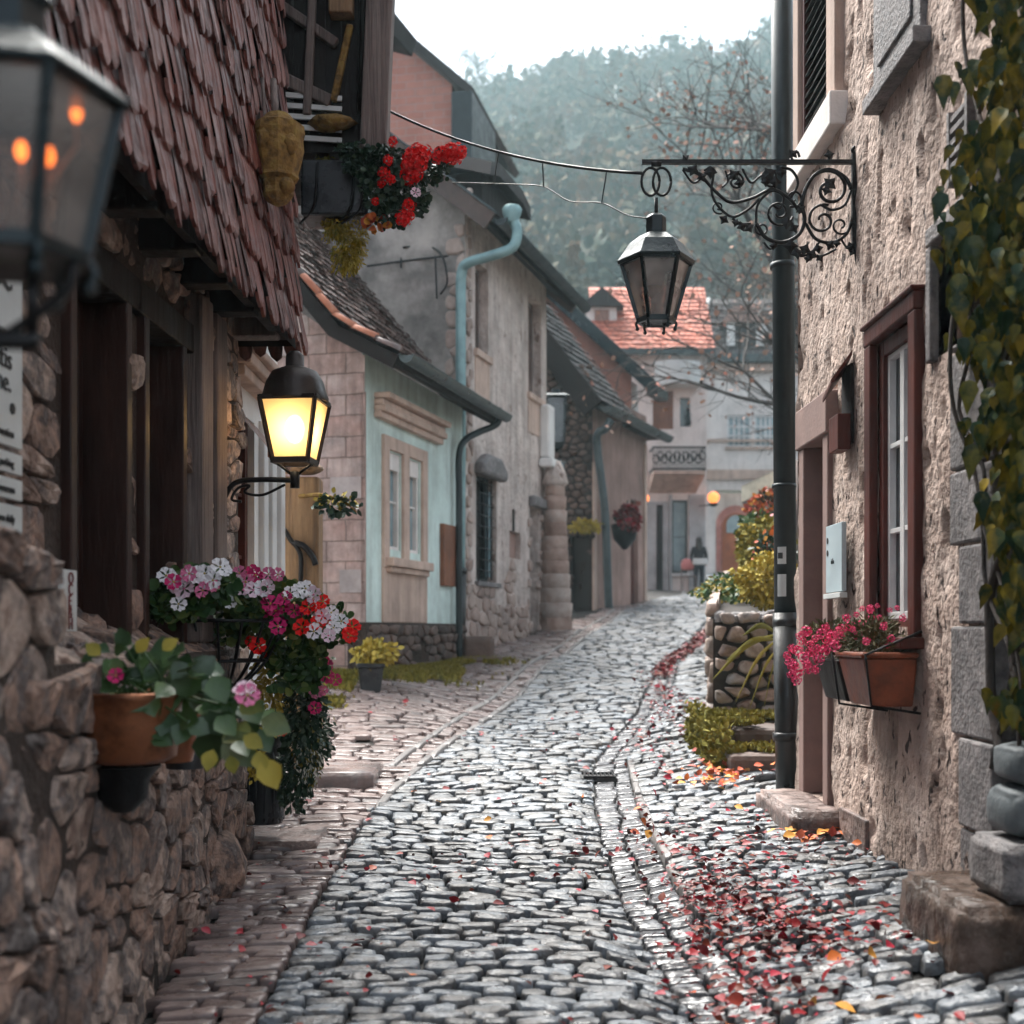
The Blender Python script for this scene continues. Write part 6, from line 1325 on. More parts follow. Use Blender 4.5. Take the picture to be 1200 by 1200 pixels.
# canvas awning on poles
rt = root('awning', at(890, 575, 24), 'cream canvas awning pitched over the terrace plants', 'awning')
p0, p1, p2, p3 = at(869, 572, 23), at(935, 540, 22), at(960, 575, 27), at(880, 592, 27)
b = MB(); b.poly([p0, p1, p2, p3]); q = [v-Vector((0, 0, .25)) for v in (p0, p1)]; b.poly([p0, p1, q[1], q[0]]); b.poly([p0, p3, p3-Vector((0,0,.25)), q[0]]); o = b.build('canvas', M_canvas, rt); sd = o.modifiers.new('s', 'SOLIDIFY'); sd.thickness = .03
b = MB(); b.poly([p0-Vector((0,0,.2)), p0-Vector((-.3,-.2,1.0)), p2-Vector((0,0,1.3)), p2-Vector((0,0,.1))]); b.build('side_canvas', M_step, rt)
b = MB()
for v in (p1, p2, p3): b.tube([v, (v.x, v.y, 2.0)], .04, 8)
b.build('poles', M_greywood, rt)

# ================================================================== PLANTED POTS AND BASKETS
F_w, F_p, F_m, F_r = (flower_mesh(n_, m_) for n_, m_ in (('bloom_white', M_pfw), ('bloom_pink', M_pfp), ('bloom_magenta', M_pfm), ('bloom_red', M_pfr)))
F_pp = flower_mesh('bloom_pale_pink', pmat('pale_pink_petal', [(.70,.48,.58),(.78,.62,.68)], rough=.6, bump=0, dirt=0), cmat=M_pfp)
G_r = pompom_mesh('geranium_head', M_pfr); G_p = pompom_mesh('pink_head', M_pfh, 20)
# wire basket of petunias, trailing to the pavement
Yc = 7.35
rt = root('petunia_planter', (-1.5, Yc+.4, .1), 'big wire basket of white, pink and magenta petunias trailing down over a tall black planter', 'flower planter')
def C(x, y, d=0): return at(x, y, Yc+d)
b = MB()
cen = C(262, 780, .1)
for i in range(17):
    a = 2*math.pi*i/17
    b.tube(catmull([cen+Vector((.10*math.cos(a), .10*math.sin(a), -.12)), cen+Vector((.24*math.cos(a), .2*math.sin(a), .02)), cen+Vector((.37*math.cos(a), .3*math.sin(a), .26))], 5), .0085, 5)
for rr, zz in ((.10, -.12), (.25, .03), (.37, .26)): b.tube([cen+Vector((rr*math.cos(t), rr*.82*math.sin(t), zz)) for t in np.linspace(0, 6.283, 25)], .010, 5)
b.tube(catmull([cen+Vector((.05, 0, -.12)), cen+Vector((.15, .1, -.3)), C(305, 855, .5)], 5), .02, 6); b.build('wire_basket', M_iron, rt)
b = MB(Matrix.Translation((xat(309, 8.55), 8.55, 0))); b.lathe([(.125, zat(964, 8.55)), (.14, zat(955, 8.55)), (.115, zat(900, 8.55)), (.15, zat(868, 8.55)), (.165, zat(858, 8.55)), (.14, zat(856, 8.55))], n=28)
for k in range(14): a = 2*math.pi*k/14; b.tube([(.13*math.cos(a), .13*math.sin(a), zat(960, 8.55)), (.128*math.cos(a), .128*math.sin(a), zat(872, 8.55))], .010, 5)
b.build('tall_pot', M_blackpot, rt)
for (x, y, d, rx, ry, rz, n) in ((235, 690, 0, .30, .25, .13, 520), (310, 705, .1, .32, .3, .15, 620), (370, 735, .25, .24, .25, .14, 460), (350, 775, .3, .20, .2, .2, 420), (212, 700, -.75, .16, .12, .12, 260), (240, 685, -.7, .16, .12, .10, 220), (190, 712, -.8, .08, .08, .07, 90), (290, 735, .2, .25, .2, .12, 260)):
    foliage('foliage', C(x, y, d), (rx, ry, rz), n, .052, M_leaf, rt, ROUND, -.1, .25)
for (x, y, d, rx, rz, n, mt, s_) in ((352, 830, .7, .17, .30, 900, M_leafdark, .042), (345, 900, .9, .15, .28, 700, M_leafdark, .04), (318, 800, .55, .12, .35, 420, M_yellowleaf, .035), (300, 880, .3, .05, .20, 160, M_yellowleaf, .032), (360, 880, .95, .12, .26, 380, M_mossgreen, .03), (375, 860, 1.0, .09, .22, 260, M_leafdark, .04), (345, 935, 1.05, .10, .10, 140, M_leafdark, .035)):
    foliage('trailing_foliage', C(x, y, d), (rx, .16, rz), n, s_, mt, rt, LEAF_V, -1.0, .2)
foliage('silver_foliage', C(362, 870, .75), (.13, .1, .36), 260, .028, pmat('silver_leaf', [(.35,.36,.30),(.55,.54,.46)], island=True, rough=.6, bump=0, dirt=0), rt, NARROW, -.9, .6)
BL = [(195,675,0),(205,683,0),(209,708,0),(222,672,1),(203,682,2),(240,672,0),(238,692,1),(269,706,0),(228,674,0),(258,665,0),(281,672,1),(288,682,1),(285,690,4),(315,673,1),(314,688,4),(297,692,4),(308,690,0),(323,716,2),(332,712,2),(317,708,2),(326,734,2),(352,692,0),(340,695,0),(368,697,4),(358,690,0),(379,705,3),(362,712,3),(378,722,4),(372,730,3),(388,718,0),(391,736,0),(385,745,4),(413,735,3),(411,745,3),(400,728,0),(303,757,3),(313,764,3),(378,775,2),(370,785,2),(383,780,2),(371,810,1),(369,830,2),(330,856,3),(354,735,3),(345,716,2),(250,680,0),(300,674,2),(334,702,2),(368,740,0),(382,792,2),(365,800,1),(216,690,4),(276,682,4)]
MS = [F_w, F_p, F_m, F_r, F_pp]
for (x, y, k) in BL[:]:
    p = C(x, y, rnd(-.95, -.85) if x < 262 and y < 760 else rnd(-.22, -.05) if y < 760 else rnd(.35, .5)); put('bloom', MS[k], rt, p, (rnd(-.4, .4), -1, rnd(.0, .6)), rnd(.042, .056))
    if rnd(0, 1) < .45: p2 = C(x+rnd(-14, 14), y+rnd(-8, 12), (-.85 if x < 262 else rnd(-.05, .1)) if y < 760 else .5); put('bloom', MS[k], rt, p2, (rnd(-.6, .6), -1, rnd(-.2, .6)), rnd(.032, .045))

# copper pots with broad leaves
Yp = 4.5
rt = root('copper_pot', at(140, 900, Yp), 'dented copper pot of large rounded green leaves, held by a bracket on the rubble wall', 'flower pot')
cx_, cy_ = xat(140, Yp), Yp+.12
b = MB(Matrix.Translation((cx_, cy_, 0))); b.lathe([(.125, zat(897, Yp)), (.165, zat(890, Yp)), (.178, zat(850, Yp)), (.186, zat(822, Yp)), (.198, zat(815, Yp)), (.190, zat(812, Yp)), (.17, zat(820, Yp)), (.16, zat(845, Yp))], n=30, cap=False); b.lathe([(0.01, zat(897, Yp)), (.105, zat(897, Yp))], n=30, cap=False); b.build('pot', M_copper, rt)
b = MB(Matrix.Translation((cx_, cy_, 0))); b.lathe([(.01, zat(830, Yp)), (.15, zat(832, Yp))], n=20, cap=False); b.build('soil', M_soil, rt)
b = MB(); b.lathe([(.04, -.17), (.09, -.12), (.10, -.05), (.14, 0)], (cx_-.04, cy_+.05, zat(899, Yp)-.01), 10); b.beam((cx_, cy_, zat(902, Yp)), (cx_-.35, cy_+.05, zat(902, Yp)), .06, .03); b.build('bracket', M_iron, rt)
r2 = root('copper_pot', at(200, 885, 5.0), 'second smaller copper pot half hidden behind the large-leaved one', 'flower pot')
b = MB(Matrix.Translation((xat(198, 5.0), 5.0, 0))); b.lathe([(.09, zat(892, 5)), (.115, zat(860, 5)), (.13, zat(835, 5)), (.12, zat(835, 5)), (.1, zat(845, 5))], n=26); b.build('pot', M_copper, r2)
foliage('foliage', at(205, 822, 5.0), (.14, .12, .08), 60, .07, M_leaf, r2, ROUND)
r3 = root('black_pot', at(222, 900, 5.3), 'small black pot under the yellowing leaves on the wall', 'flower pot')
b = MB(Matrix.Translation((xat(218, 5.3), 5.3, 0))); b.lathe([(.08, zat(900, 5.3)), (.105, zat(862, 5.3)), (.10, zat(862, 5.3)), (.08, zat(870, 5.3))], n=22); b.tube([(0, 0, zat(880, 5.3)), (-.25, 0, zat(880, 5.3))], .02, 6); b.build('pot', M_blackpot, r3)
foliage('foliage', at(222, 855, 5.3), (.1, .1, .05), 40, .06, M_yellowleaf, r3, ROUND)
P7, T7, N7, S7 = [], [], [], []
for (x, y, s_) in ((98, 775, 36), (112, 790, 40), (130, 775, 34), (150, 778, 40), (165, 790, 44), (178, 768, 38), (195, 800, 46), (205, 790, 40), (215, 812, 44), (228, 795, 42), (225, 778, 36), (250, 832, 48), (262, 812, 44), (285, 822, 42), (300, 840, 38), (240, 850, 50), (268, 850, 50), (215, 850, 40), (190, 830, 44), (172, 815, 40), (150, 805, 38), (235, 828, 40), (255, 795, 40), (205, 765, 34), (292, 852, 40), (90, 790, 30), (120, 805, 32), (275, 870, 34), (180, 855, 30), (105, 762, 26), (140, 760, 28), (160, 762, 30)):
    for _ in range(3):
        v = at(x+rnd(-9, 9), y+rnd(-8, 8), Yp+rnd(-.02, .25)); P7.append(v); T7.append((rnd(-.3, 1.0), rnd(-.6, .1), rnd(-.9, .3))); N7.append((rnd(-.4, .4), -1, rnd(.2, 1.0))); S7.append(s_*Yp/1500*rnd(.5, .8))
P7 = np.array(P7); T7 = np.array(T7); scatter('broad_leaves', P7, T7, N7, np.array(S7)*1.25, pmat('broad_plant_blade', [(.012,.034,.012),(.028,.07,.022),(.055,.11,.03),(.15,.15,.03)], island=True, rough=.36, spec=.5, bump=.3, dirt=.2, dscale=14), rt, LEAF_V*np.array([1.35,1,1.5]))
P8 = np.array([at(x, y, Yp-.05) for x, y in ((308, 888), (302, 880), (250, 878), (160, 765), (190, 762), (118, 768), (285, 862), (270, 885))]); scatter('yellow_leaves', P8, np.array([(.5, -.2, -1), (.3, -.2, -1), (-.2, -.3, -.8), (.4, 0, .5), (.4, 0, .3), (-.5, 0, .4), (.8, 0, -.5), (.2, 0, -1)]), np.tile([0, -1, .4], (8, 1)), np.array([.09, .06, .06, .05, .05, .05, .06, .05])*1.3, M_yellowleaf, rt, LEAF_V*np.array([1.2,1,1.5]))
b = MB()
for i in range(16):
    k = random.randrange(len(P7)); b.tube(catmull([(cx_+rnd(-.08, .08), cy_, zat(832, Yp)), (cx_+rnd(-.05, .15), cy_-.03, zat(800, Yp)), tuple(P7[k])], 5), .004, 5)
b.build('stems', M_leaf, rt)
put('bloom', F_p, rt, at(290, 815, Yp-.1), (.2, -1, .5), .045); put('bloom', F_pp, rt, at(286, 808, Yp-.08), (-.2, -.6, .8), .04); put('bloom', F_m, rt, at(136, 792, Yp-.05), (0, -1, .4), .03)

# geranium box under the gallery
Yg = 9.15
rt = root('geranium_box', at(405, 250, Yg), 'black flower box of scarlet geraniums fixed high under the timber gallery', 'flower box')
b = MB(); b.box(xat(352, Yg), xat(432, Yg), Yg, Yg+.35, zat(252, Yg), zat(186, Yg)); o = b.build('box', M_blackpot, rt, .02)
b = MB()
for x in (372, 415): b.tube(catmull([at(x, 190, Yg-.02), at(x-4, 240, Yg-.03), at(x-20, 262, Yg+.1)], 5), .01, 5)
b.tube(catmull([at(430, 190, Yg-.05), at(424, 215, Yg-.1), at(422, 245, Yg-.05), at(400, 262, Yg)], 5), .009, 5); b.build('iron_holder', M_iron, rt)
for (x, y, rx, rz, n) in ((430, 195, .18, .12, 420), (455, 190, .16, .12, 340), (470, 225, .18, .14, 420), (500, 200, .17, .07, 260), (460, 250, .14, .10, 260), (440, 222, .14, .15, 260), (415, 178, .14, .05, 200), (490, 235, .10, .10, 160), (520, 185, .07, .04, 70)):
    foliage('foliage', at(x, y, Yg-.1), (rx, .15, rz), n, .036, M_leafdark, rt, ROUND, -.2, .2)
GR = [(485,185,26),(497,180,20),(492,192,22),(478,193,18),(480,206,22),(486,205,18),(519,180,20),(528,178,22),(538,178,20),(533,184,18),(512,184,16),(455,188,12),(450,203,14),(458,210,12),(479,240,16),(480,252,14),(472,256,18),(476,258,12),(460,166,12),(440,236,10),(490,178,20),(525,184,16),(447,215,10)]
for (x, y, s_) in GR: put('bloom', G_r, rt, at(x, y, Yg-.2-rnd(0, .06)), rdir(1)[0], s_*.5*Yg/1500)
foliage('orange_leaves', at(442, 262, Yg-.1), (.09, .08, .04), 40, .05, M_orangeleaf, rt, ROUND); put('bloom', F_pp, rt, at(487, 226, Yg-.27), (.3, -1, .2), .04)
rt = root('hanging_moss', at(400, 260, Yg+.1), 'yellow green trailing moss hanging below the black flower box', 'trailing plant')
for (x, y, rx, rz, n) in ((378, 200, .10, .16, 500), (368, 225, .07, .2, 380), (395, 265, .12, .14, 700), (408, 300, .13, .16, 900), (420, 280, .08, .12, 300), (380, 245, .08, .1, 250)):
    foliage('strands', at(x, y, Yg+.15), (rx, .12, rz), n, .035, M_yellowleaf if y > 250 else M_mossgreen, rt, NARROW, -1.2, .1)

# window flower boxes on the stucco house
rt = root('window_box', (1.9, 7.0, 1.1), 'terracotta window box of small hot pink flowers under the tall window', 'flower box')
b = MB(); b.add([(1.86, 6.6, 1.11), (2.07, 6.6, 1.11), (2.07, 7.05, 1.11), (1.86, 7.05, 1.11), (1.80, 6.56, 1.36), (2.08, 6.56, 1.36), (2.08, 7.07, 1.36), (1.80, 7.07, 1.36)], [(0,3,2,1), (0,1,5,4), (1,2,6,5), (2,3,7,6), (3,0,4,7), (4,5,6,7)]); b.box(1.785, 2.085, 6.545, 7.085, 1.362, 1.392); b.build('terracotta_trough', M_terra, rt, .012)
b = MB(); b.tube([(2.09, 6.53, 1.5), (1.8, 6.52, 1.38), (1.83, 6.52, 1.12), (2.09, 6.55, 1.08)], .008, 6); b.tube([(1.78, 7.12, 1.38), (1.82, 7.12, 1.1), (2.09, 7.12, 1.06)], .008, 6); b.build('iron_straps', M_iron, rt)
r2 = root('window_box', (1.9, 7.35, 1.1), 'dark window box beyond the terracotta one, crowded with pink blossom', 'flower box')
b = MB(); b.add([(1.86, 7.12, 1.11), (2.07, 7.12, 1.11), (2.07, 7.6, 1.11), (1.86, 7.6, 1.11), (1.80, 7.09, 1.34), (2.08, 7.09, 1.34), (2.08, 7.63, 1.34), (1.80, 7.63, 1.34)], [(0,3,2,1), (0,1,5,4), (1,2,6,5), (2,3,7,6), (3,0,4,7), (4,5,6,7)]); b.build('dark_trough', M_darkwood, r2, .012)
M_greyleaf = pmat('dry_green_leaf', [(.03,.045,.022),(.09,.09,.04),(.16,.12,.07)], island=True, rough=.7, bump=0, dirt=0)
foliage('foliage', (1.92, 6.85, 1.47), (.17, .35, .13), 1500, .032, M_greyleaf, rt, NARROW, .5, .1); foliage('foliage', (1.86, 7.4, 1.46), (.2, .38, .13), 1500, .032, M_greyleaf, r2, NARROW, .3, .1)
for i in range(26): put('bloom', G_p, rt, (1.88+rnd(-.14, .14), 6.85+rnd(-.3, .3), 1.47+rnd(-.06, .17)), rdir(1)[0], rnd(.014, .024))
for (x, y) in ((938,745),(945,740),(955,748),(962,742),(970,750),(935,762),(942,770),(950,765),(960,772),(930,780),(928,790),(936,788),(948,783),(958,760),(975,745),(985,738),(996,736),(1010,733),(925,775),(940,752),(950,755),(966,762),(978,756),(1003,742),(933,797),(922,768),(968,735),(945,778),(956,785),(990,745),(1018,740),(928,760)):
    put('bloom', G_p, r2, at(x, y, 6.95+rnd(-.1, .2)), rdir(1)[0], rnd(.022, .036))

# pot with yellow plant in front of the brick gable
c = at(434, 812, 15.5)
rt = root('planter_tub', c, 'black square tub of yellowing plant on the mossy verge by the brick gable', 'flower pot')
b = MB(Matrix.Translation((c.x, 15.5, c.z))); b.lathe([(.16, 0), (.21, .30), (.235, .31), (.235, .36), (.2, .36), (.18, .3)], n=4, a0=R(45+10), smooth=False); b.build('tub', M_blackpot, rt, .01)
foliage('foliage', (c.x+.05, 15.5, c.z+.48), (.27, .22, .17), 520, .07, M_yellowleaf, rt, LEAF_V, -.2, .2)
r = stone_block('slab', 'flat stone slab lying in the pavement in front of the black tub', -2.3, -1.15, 10.55, 11.5, .0, .33, M_paving, .02, 15, 'slab')

# leafy branch by the post
rt = root('leafy_sprig', at(350, 582, 10.7), 'leafy sprig growing sideways from the wooden post cap toward the brick gable', 'plant')
b = MB(); b.tube(catmull([at(346, 582, 10.85), at(380, 580, 10.6), at(405, 590, 10.5), at(418, 600, 10.5)], 6), [.018]*6+[.012]*6+[.006]*7, 6); b.build('twig', M_carve, rt)
foliage('leaves', at(395, 592, 10.5), (.19, .12, .09), 110, .06, M_leafdark, rt, IVY); foliage('yellow_leaves', at(392, 586, 10.5), (.2, .1, .06), 50, .05, M_yellowleaf, rt, IVY)

# ================================================================== VINE
def vine():
    rt = root('climbing_vine', (2.1, 5.0, .9), 'thick climbing vine with hanging green, yellow and orange leaves covering the stucco corner', 'vine')
    ys = [-60, 0, 90, 170, 250, 330, 400, 470, 560, 640, 700, 790, 880]; xs = [1150, 1150, 1140, 1125, 1100, 1115, 1135, 1145, 1152, 1160, 1165, 1175, 1185]
    P, T, N, S = [], [], [], []
    for _ in range(1500):
        y = rnd(-70, 880); xb = np.interp(y, ys, xs)+16*math.sin(y*.06)+12
        if y > 690 and rnd(0, 1) < .55: continue
        x = xb+abs(random.gauss(0, 1))*60 if rnd(0, 1) < .75 else rnd(xb, 1290)
        if x > 1320: continue
        wallY = 3150/(x-600)           # depth at which the wall is met
        Y = wallY-abs(random.gauss(.25, .22)); Y = max(3.9, Y)
        p = at(x, y, Y)
        if p.x > 2.06: p.x = 2.06-rnd(0, .1)
        P.append(p); T.append((rnd(-.5, .5), rnd(-.4, .4), -1)); N.append((rnd(-1, .5), -1, rnd(-.2, .7))); S.append(rnd(.055, .115))
    for (x, y, s_, ) in ((1105, 112, .14), (1118, 120, .1), (1150, 425, .17), (1128, 420, .1), (1140, 300, .15), (1115, 290, .1), (1172, 340, .13), (1105, 250, .13), (1150, 600, .13), (1168, 840, .15), (1182, 850, .12), (1120, 370, .16), (1125, 345, .14), (1140, 545, .15), (1136, 470, .14)):
        P.append(at(x, y-25, 5.1)); T.append((rnd(-.3, .3), 0, -1)); N.append((-.3, -1, .2)); S.append(s_*.85)
    scatter('leaves', np.array([tuple(p) for p in P]), T, N, S, M_vine, rt, POINT)
    b = MB()
    for k in range(9):
        x0 = rnd(1165, 1260); pts = []
        for y in range(900, -90, -70):
            x = x0+35*math.sin(y*.006+k)+rnd(-8, 8)-(25 if y < 500 else 0); Y = min(3150/(max(x, 1120)-600), 5.9)-.08; p = at(x, y, Y); p.x = min(p.x, 2.06); pts.append(p)
        b.tube(catmull(pts, 3), .010 if k else .022, 6)
    b.build('stems', M_bark, rt)
vine()
# ================================================================== HILL, WOODS, TREES
def hillz(x, y):
    x = np.asarray(x, float); y = np.asarray(y, float)
    t = np.clip((y-75)/(255-75), 0, 1.15); top = 92+9*vnoise(x/38+5, y*0+.5, 21)+6*vnoise(x/15, y/40, 22)+np.interp(x, [-120, -16, -6, 10, 40, 70, 160], [-35, -16, 0, 3, 7, 16, 22])
    return 5+(top-5)*(t**.92)+3*vnoise(x/14, y/14, 23)*t-np.clip(y-260, 0, 300)*.25
xs = np.arange(-160, 200, 5.); ys = np.arange(70, 420, 5.); X, Y = np.meshgrid(xs, ys); V = np.stack([X, Y, hillz(X, Y)], -1).reshape(-1, 3); nx = len(xs)
i = (np.arange(len(ys)-1)[:, None]*nx+np.arange(nx-1)[None]).ravel(); o = npmesh('hill', V, np.stack([i, i+1, i+nx+1, i+nx], 1), M_hill); tag(o, kind='structure')
CARD = np.array([(-.5, -.35, 0), (.1, -.5, .1), (.5, .1, 0), (.05, .5, .12), (-.45, .3, 0)]); CARDQ = np.array([(0, 1, 2, 3), (0, 3, 4, 4)])
def woods():
    P, Z, S = [], [], []; rg = random.Random(9)
    for y in np.arange(85, 268, 6.2):
        for x in np.arange(-70, 110, 6.2):
            px, py = x+rg.uniform(-2.8, 2.8), y+rg.uniform(-2.8, 2.8); sx = 600+px/py*1500
            if not (420 < sx < 1150): 
                if rg.random() < .6: continue
            h = rg.uniform(7, 12.5)*(1.15 if py > 235 else 1); conif = rg.random() < .16; z0 = float(hillz(px, py))-.5
            n = 170 if py > 150 else 200
            d = rdir(n); 
            if conif:
                u = RNG.random(n); rr = (1-u)*h*.20+.2; a = RNG.random(n)*6.283; p = np.c_[rr*np.cos(a), rr*np.sin(a), h*.12+u*h*1.05]
            else:
                r = h*rg.uniform(.30, .44); lump = .72+.55*np.array([mnoise.noise(Vector(q*1.6)+Vector((px, py, 0))) for q in d]); p = d*(RNG.uniform(.45, 1, n)**.5*lump)[:, None]*np.array([r, r, h*.42])+np.array([0, 0, h*.6])
            P.append(p+np.array([px, py, z0])); S.append(RNG.uniform(.7, 1.5, n)*(.55 if conif else .85))
    P = np.concatenate(P); S = np.concatenate(S); n = len(P)
    o = scatter('hillside_woods', P, rdir(n), rdir(n), S, M_far, None, CARD, CARDQ); tag(o, kind='stuff')
woods()
def branch_tree(name, label, base, h, lean, spread, seed, mat_leaf, nleaf, lsize, lvl=5, r0=.16, cat='tree', group=None, droop=0):
    rg = random.Random(seed); rt = root(name, base, label, cat, group); b = MB(); tips = []
    def grow(p, d, L, r, k):
        n = 4; pts = [p]; q = Vector(p); dd = Vector(d)
        for i in range(n):
            dd = (dd+Vector((rg.uniform(-1, 1), rg.uniform(-1, 1), rg.uniform(-.7, .8)-droop*(k < 3)))*.20).normalized(); q = q+dd*L/n; pts.append(Vector(q))
            if k < 3: tips.append(Vector(q))
        b.tube(pts, [r*(1-.42*i/n) for i in range(n+1)], 6 if k > 3 else 4 if k > 1 else 3, False)
        if k == 0: tips.append(q); return
        for c in range(rg.choice((3, 3, 4)) if k > 3 else rg.choice((2, 3, 3)) if k > 1 else 3):
            nd = (dd+Vector((rg.uniform(-1, 1)*spread, rg.uniform(-1, 1)*spread, rg.uniform(-.35, .6)))).normalized()
            grow(pts[rg.choice((2, 3, 4, 4))], nd, L*rg.uniform(.62, .88), r*.60, k-1)
    grow(Vector(base), Vector(lean).normalized(), h*.30, r0, lvl); b.build('trunk', M_bark, rt)
    if nleaf:
        P = np.array([tips[rg.randrange(len(tips))]+Vector((rg.gauss(0, .15), rg.gauss(0, .15), rg.gauss(-.1, .15))) for _ in range(nleaf)]); scatter('crown', P, rdir(nleaf), rdir(nleaf), RNG.uniform(.6, 1.2, nleaf)*lsize, mat_leaf, rt, ROUND)
    return rt
M_fewleaf = pmat('last_autumn_leaf', [(.42,.11,.07),(.30,.16,.12),(.36,.20,.14),(.22,.15,.12)], island=True, rough=.8, bump=0, dirt=0)
branch_tree('bare_tree', 'large bare tree with last orange leaves, its thin branches spreading left of the drainpipe', (7.3, 29.5, 2.0), 17, (-.10, -.05, 1), 1.0, 5, M_fewleaf, 1300, .12, 6, .26, droop=.1)
branch_tree('bare_tree', 'densely twigged bare tree between the large one and the drainpipe', (9.9, 33, 2.2), 17, (-.12, 0, 1), 1.1, 23, M_fewleaf, 600, .11, 6, .2, droop=.1)
branch_tree('bare_tree', 'lower twiggy bare tree in front of the grey mansard roof', (8.7, 28.5, 2.0), 13, (-.06, 0, 1), 1.2, 17, M_fewleaf, 700, .11, 6, .15, droop=.25)
# ridge trees one can tell apart
RID = [(560, 44, 1, 15), (597, 76, 2, 10), (648, 66, 0, 11), (695, 56, 2, 11), (728, 62, 0, 11), (785, 30, 0, 16), (820, 42, 0, 15), (760, 50, 1, 13), (860, 40, 0, 14), (535, 92, 1, 12), (615, 82, 0, 9), (672, 60, 0, 10), (900, 50, 1, 14)]
for i, (x, y, kd, h) in enumerate(RID):
    Y = 252; X = xat(x, Y); zt = zat(y, Y); z0 = min(float(hillz(X, Y))-1, zt-h); h = zt-z0
    lab = {0: 'round crowned tree on the misty hill ridge', 1: 'thin bare tree on the misty hill ridge', 2: 'pointed dark conifer on the misty hill ridge'}[kd]
    lab += ', %s' % ['tallest and furthest left of the bare ones', 'the small one beside a big bare tree', 'the middle of the lower ridge', 'above the lantern bracket wires', 'right of the second conifer', 'highest of the whole skyline', 'just right of the highest crown', 'behind the faint castle', 'half behind the bare street tree', 'lowest, nearest the salmon gable', 'small, at the dip in the skyline', 'between two conifers', 'close above the drainpipe'][i]
    rt = root('ridge_tree', (X, Y, z0), lab, 'tree', 'trees along the hill ridge')
    b = MB(Matrix.Translation((X, Y, z0))); b.tube([(0, 0, 0), (0, 0, h*.7)], [.35, .12], 6)
    if kd == 1:
        for k in range(70):
            a = rnd(0, 6.28); z = rnd(.3, .8)*h; L = rnd(.12, .26)*h; e = (L*math.cos(a), L*math.sin(a), z+L*rnd(.5, 1.1)); b.tube([(0, 0, z), e], [.12, .03], 3, False)
            for _ in range(3): b.tube([e, (e[0]+rnd(-1, 1)*h*.08, e[1]+rnd(-1, 1)*h*.08, e[2]+rnd(0, 1)*h*.08)], [.05, .02], 3, False)
    b.build('trunk', M_bark, rt)
    n = 420; d = rdir(n)
    if kd == 2: u = RNG.random(n)**1.3; rr = ((1-u)*h*.2+.2)*RNG.uniform(.5, 1.1, n); a = RNG.random(n)*6.28; p = np.c_[rr*np.cos(a), rr*np.sin(a), h*.25+u*h*.75]; s = .8
    else:
        lump = .7+.6*np.array([mnoise.noise(Vector(q*1.8)+Vector((X, 0, 0))) for q in d]); p = d*(RNG.uniform(.4, 1, n)**.5*lump)[:, None]*np.array([h*.36, h*.36, h*.36])+np.array([0, 0, h*.66]); s = .9
        if kd == 1: p = p[:200]; s = .55
    n = len(p); scatter('crown', p+np.array([X, Y, z0]), rdir(n), rdir(n), RNG.uniform(.6, 1.3, n)*s, M_far, rt, CARD, CARDQ)
# castle on the hill
c = at(752, 108, 225); Fc, _ = frame_of(c.x, 225, 1, 0)
rt = root('hill_castle', c, 'faint white castle with a brown roof among the trees on the misty hill', 'castle')
b = MB(Fc); b.box(-3.5, 2.5, 0, 5, c.z-6, c.z+.8); b.box(3.2, 6, 0, 5, c.z-6, c.z+1.8); b.box(-4.6, -3, -1, 2, c.z-6, c.z+2); b.build('wall', M_white, rt)
b = MB(Fc); b.prism([(-3.6, -.2, c.z+.8), (2.6, -.2, c.z+.8), (1.2, -.2, c.z+2.6), (-2, -.2, c.z+2.6)], (0, 5.5, 0)); b.prism([(3, -.2, c.z+1.8), (6.2, -.2, c.z+1.8), (4.6, -.2, c.z+3.8)], (0, 5, 0)); b.build('roof', M_rose, rt)

# ================================================================== PERSON
def skin(name, joints, edges, mat, parent, sub=2, rootj=0):
    me = bpy.data.meshes.new(name); X = MWORLD[parent.name].inverted()
    me.from_pydata([tuple(X @ Vector(j[:3])) for j in joints], edges, []); o = mesh_obj(name, me, mat, parent)
    sk = o.modifiers.new('skin', 'SKIN'); sk.use_smooth_shade = True
    for i, j in enumerate(joints):
        v = me.skin_vertices[0].data[i]; r = j[3]; v.radius = (r if isinstance(r, tuple) else (r, r)); v.use_root = i == rootj
    s = o.modifiers.new('sub', 'SUBSURF'); s.levels = sub; s.render_levels = sub
    return o
py = 41.4; pc = at(819, 690, py); bx, bz = pc.x, g1(pc.x, py)
rt = root('person', (bx, py, bz), 'person in black coat and dark trousers with long dark hair, far up the street', 'person')
J = [(0,0,.93,(.13,.10)), (0,.0,1.15,(.12,.09)), (0,.0,1.36,(.15,.09)), (0,0,1.47,.05), (0,0,1.54,.055), (0,0,1.62,(.085,.095)), (0,0,1.69,.07),
     (-.17,0,1.38,.055), (-.23,.02,1.12,.042), (-.20,-.10,.90,.032), (-.19,-.14,.83,.03), (.17,0,1.38,.055), (.24,0,1.12,.042), (.23,-.06,.88,.032), (.23,-.08,.80,.03),
     (-.09,0,.88,.09), (-.10,-.03,.50,.062), (-.10,.05,.10,.042), (-.10,-.06,.05,.04), (.09,0,.88,.09), (.10,.02,.50,.062), (.11,.12,.12,.042), (.11,.02,.05,.04)]
E = [(0,1),(1,2),(2,3),(3,4),(4,5),(5,6),(2,7),(7,8),(8,9),(9,10),(2,11),(11,12),(12,13),(13,14),(0,15),(15,16),(16,17),(17,18),(0,19),(19,20),(20,21),(21,22)]
W = lambda js: [(bx+j[0], py+j[1], bz+j[2], j[3]) for j in js]
skin('body', W(J), E, M_skin, rt)
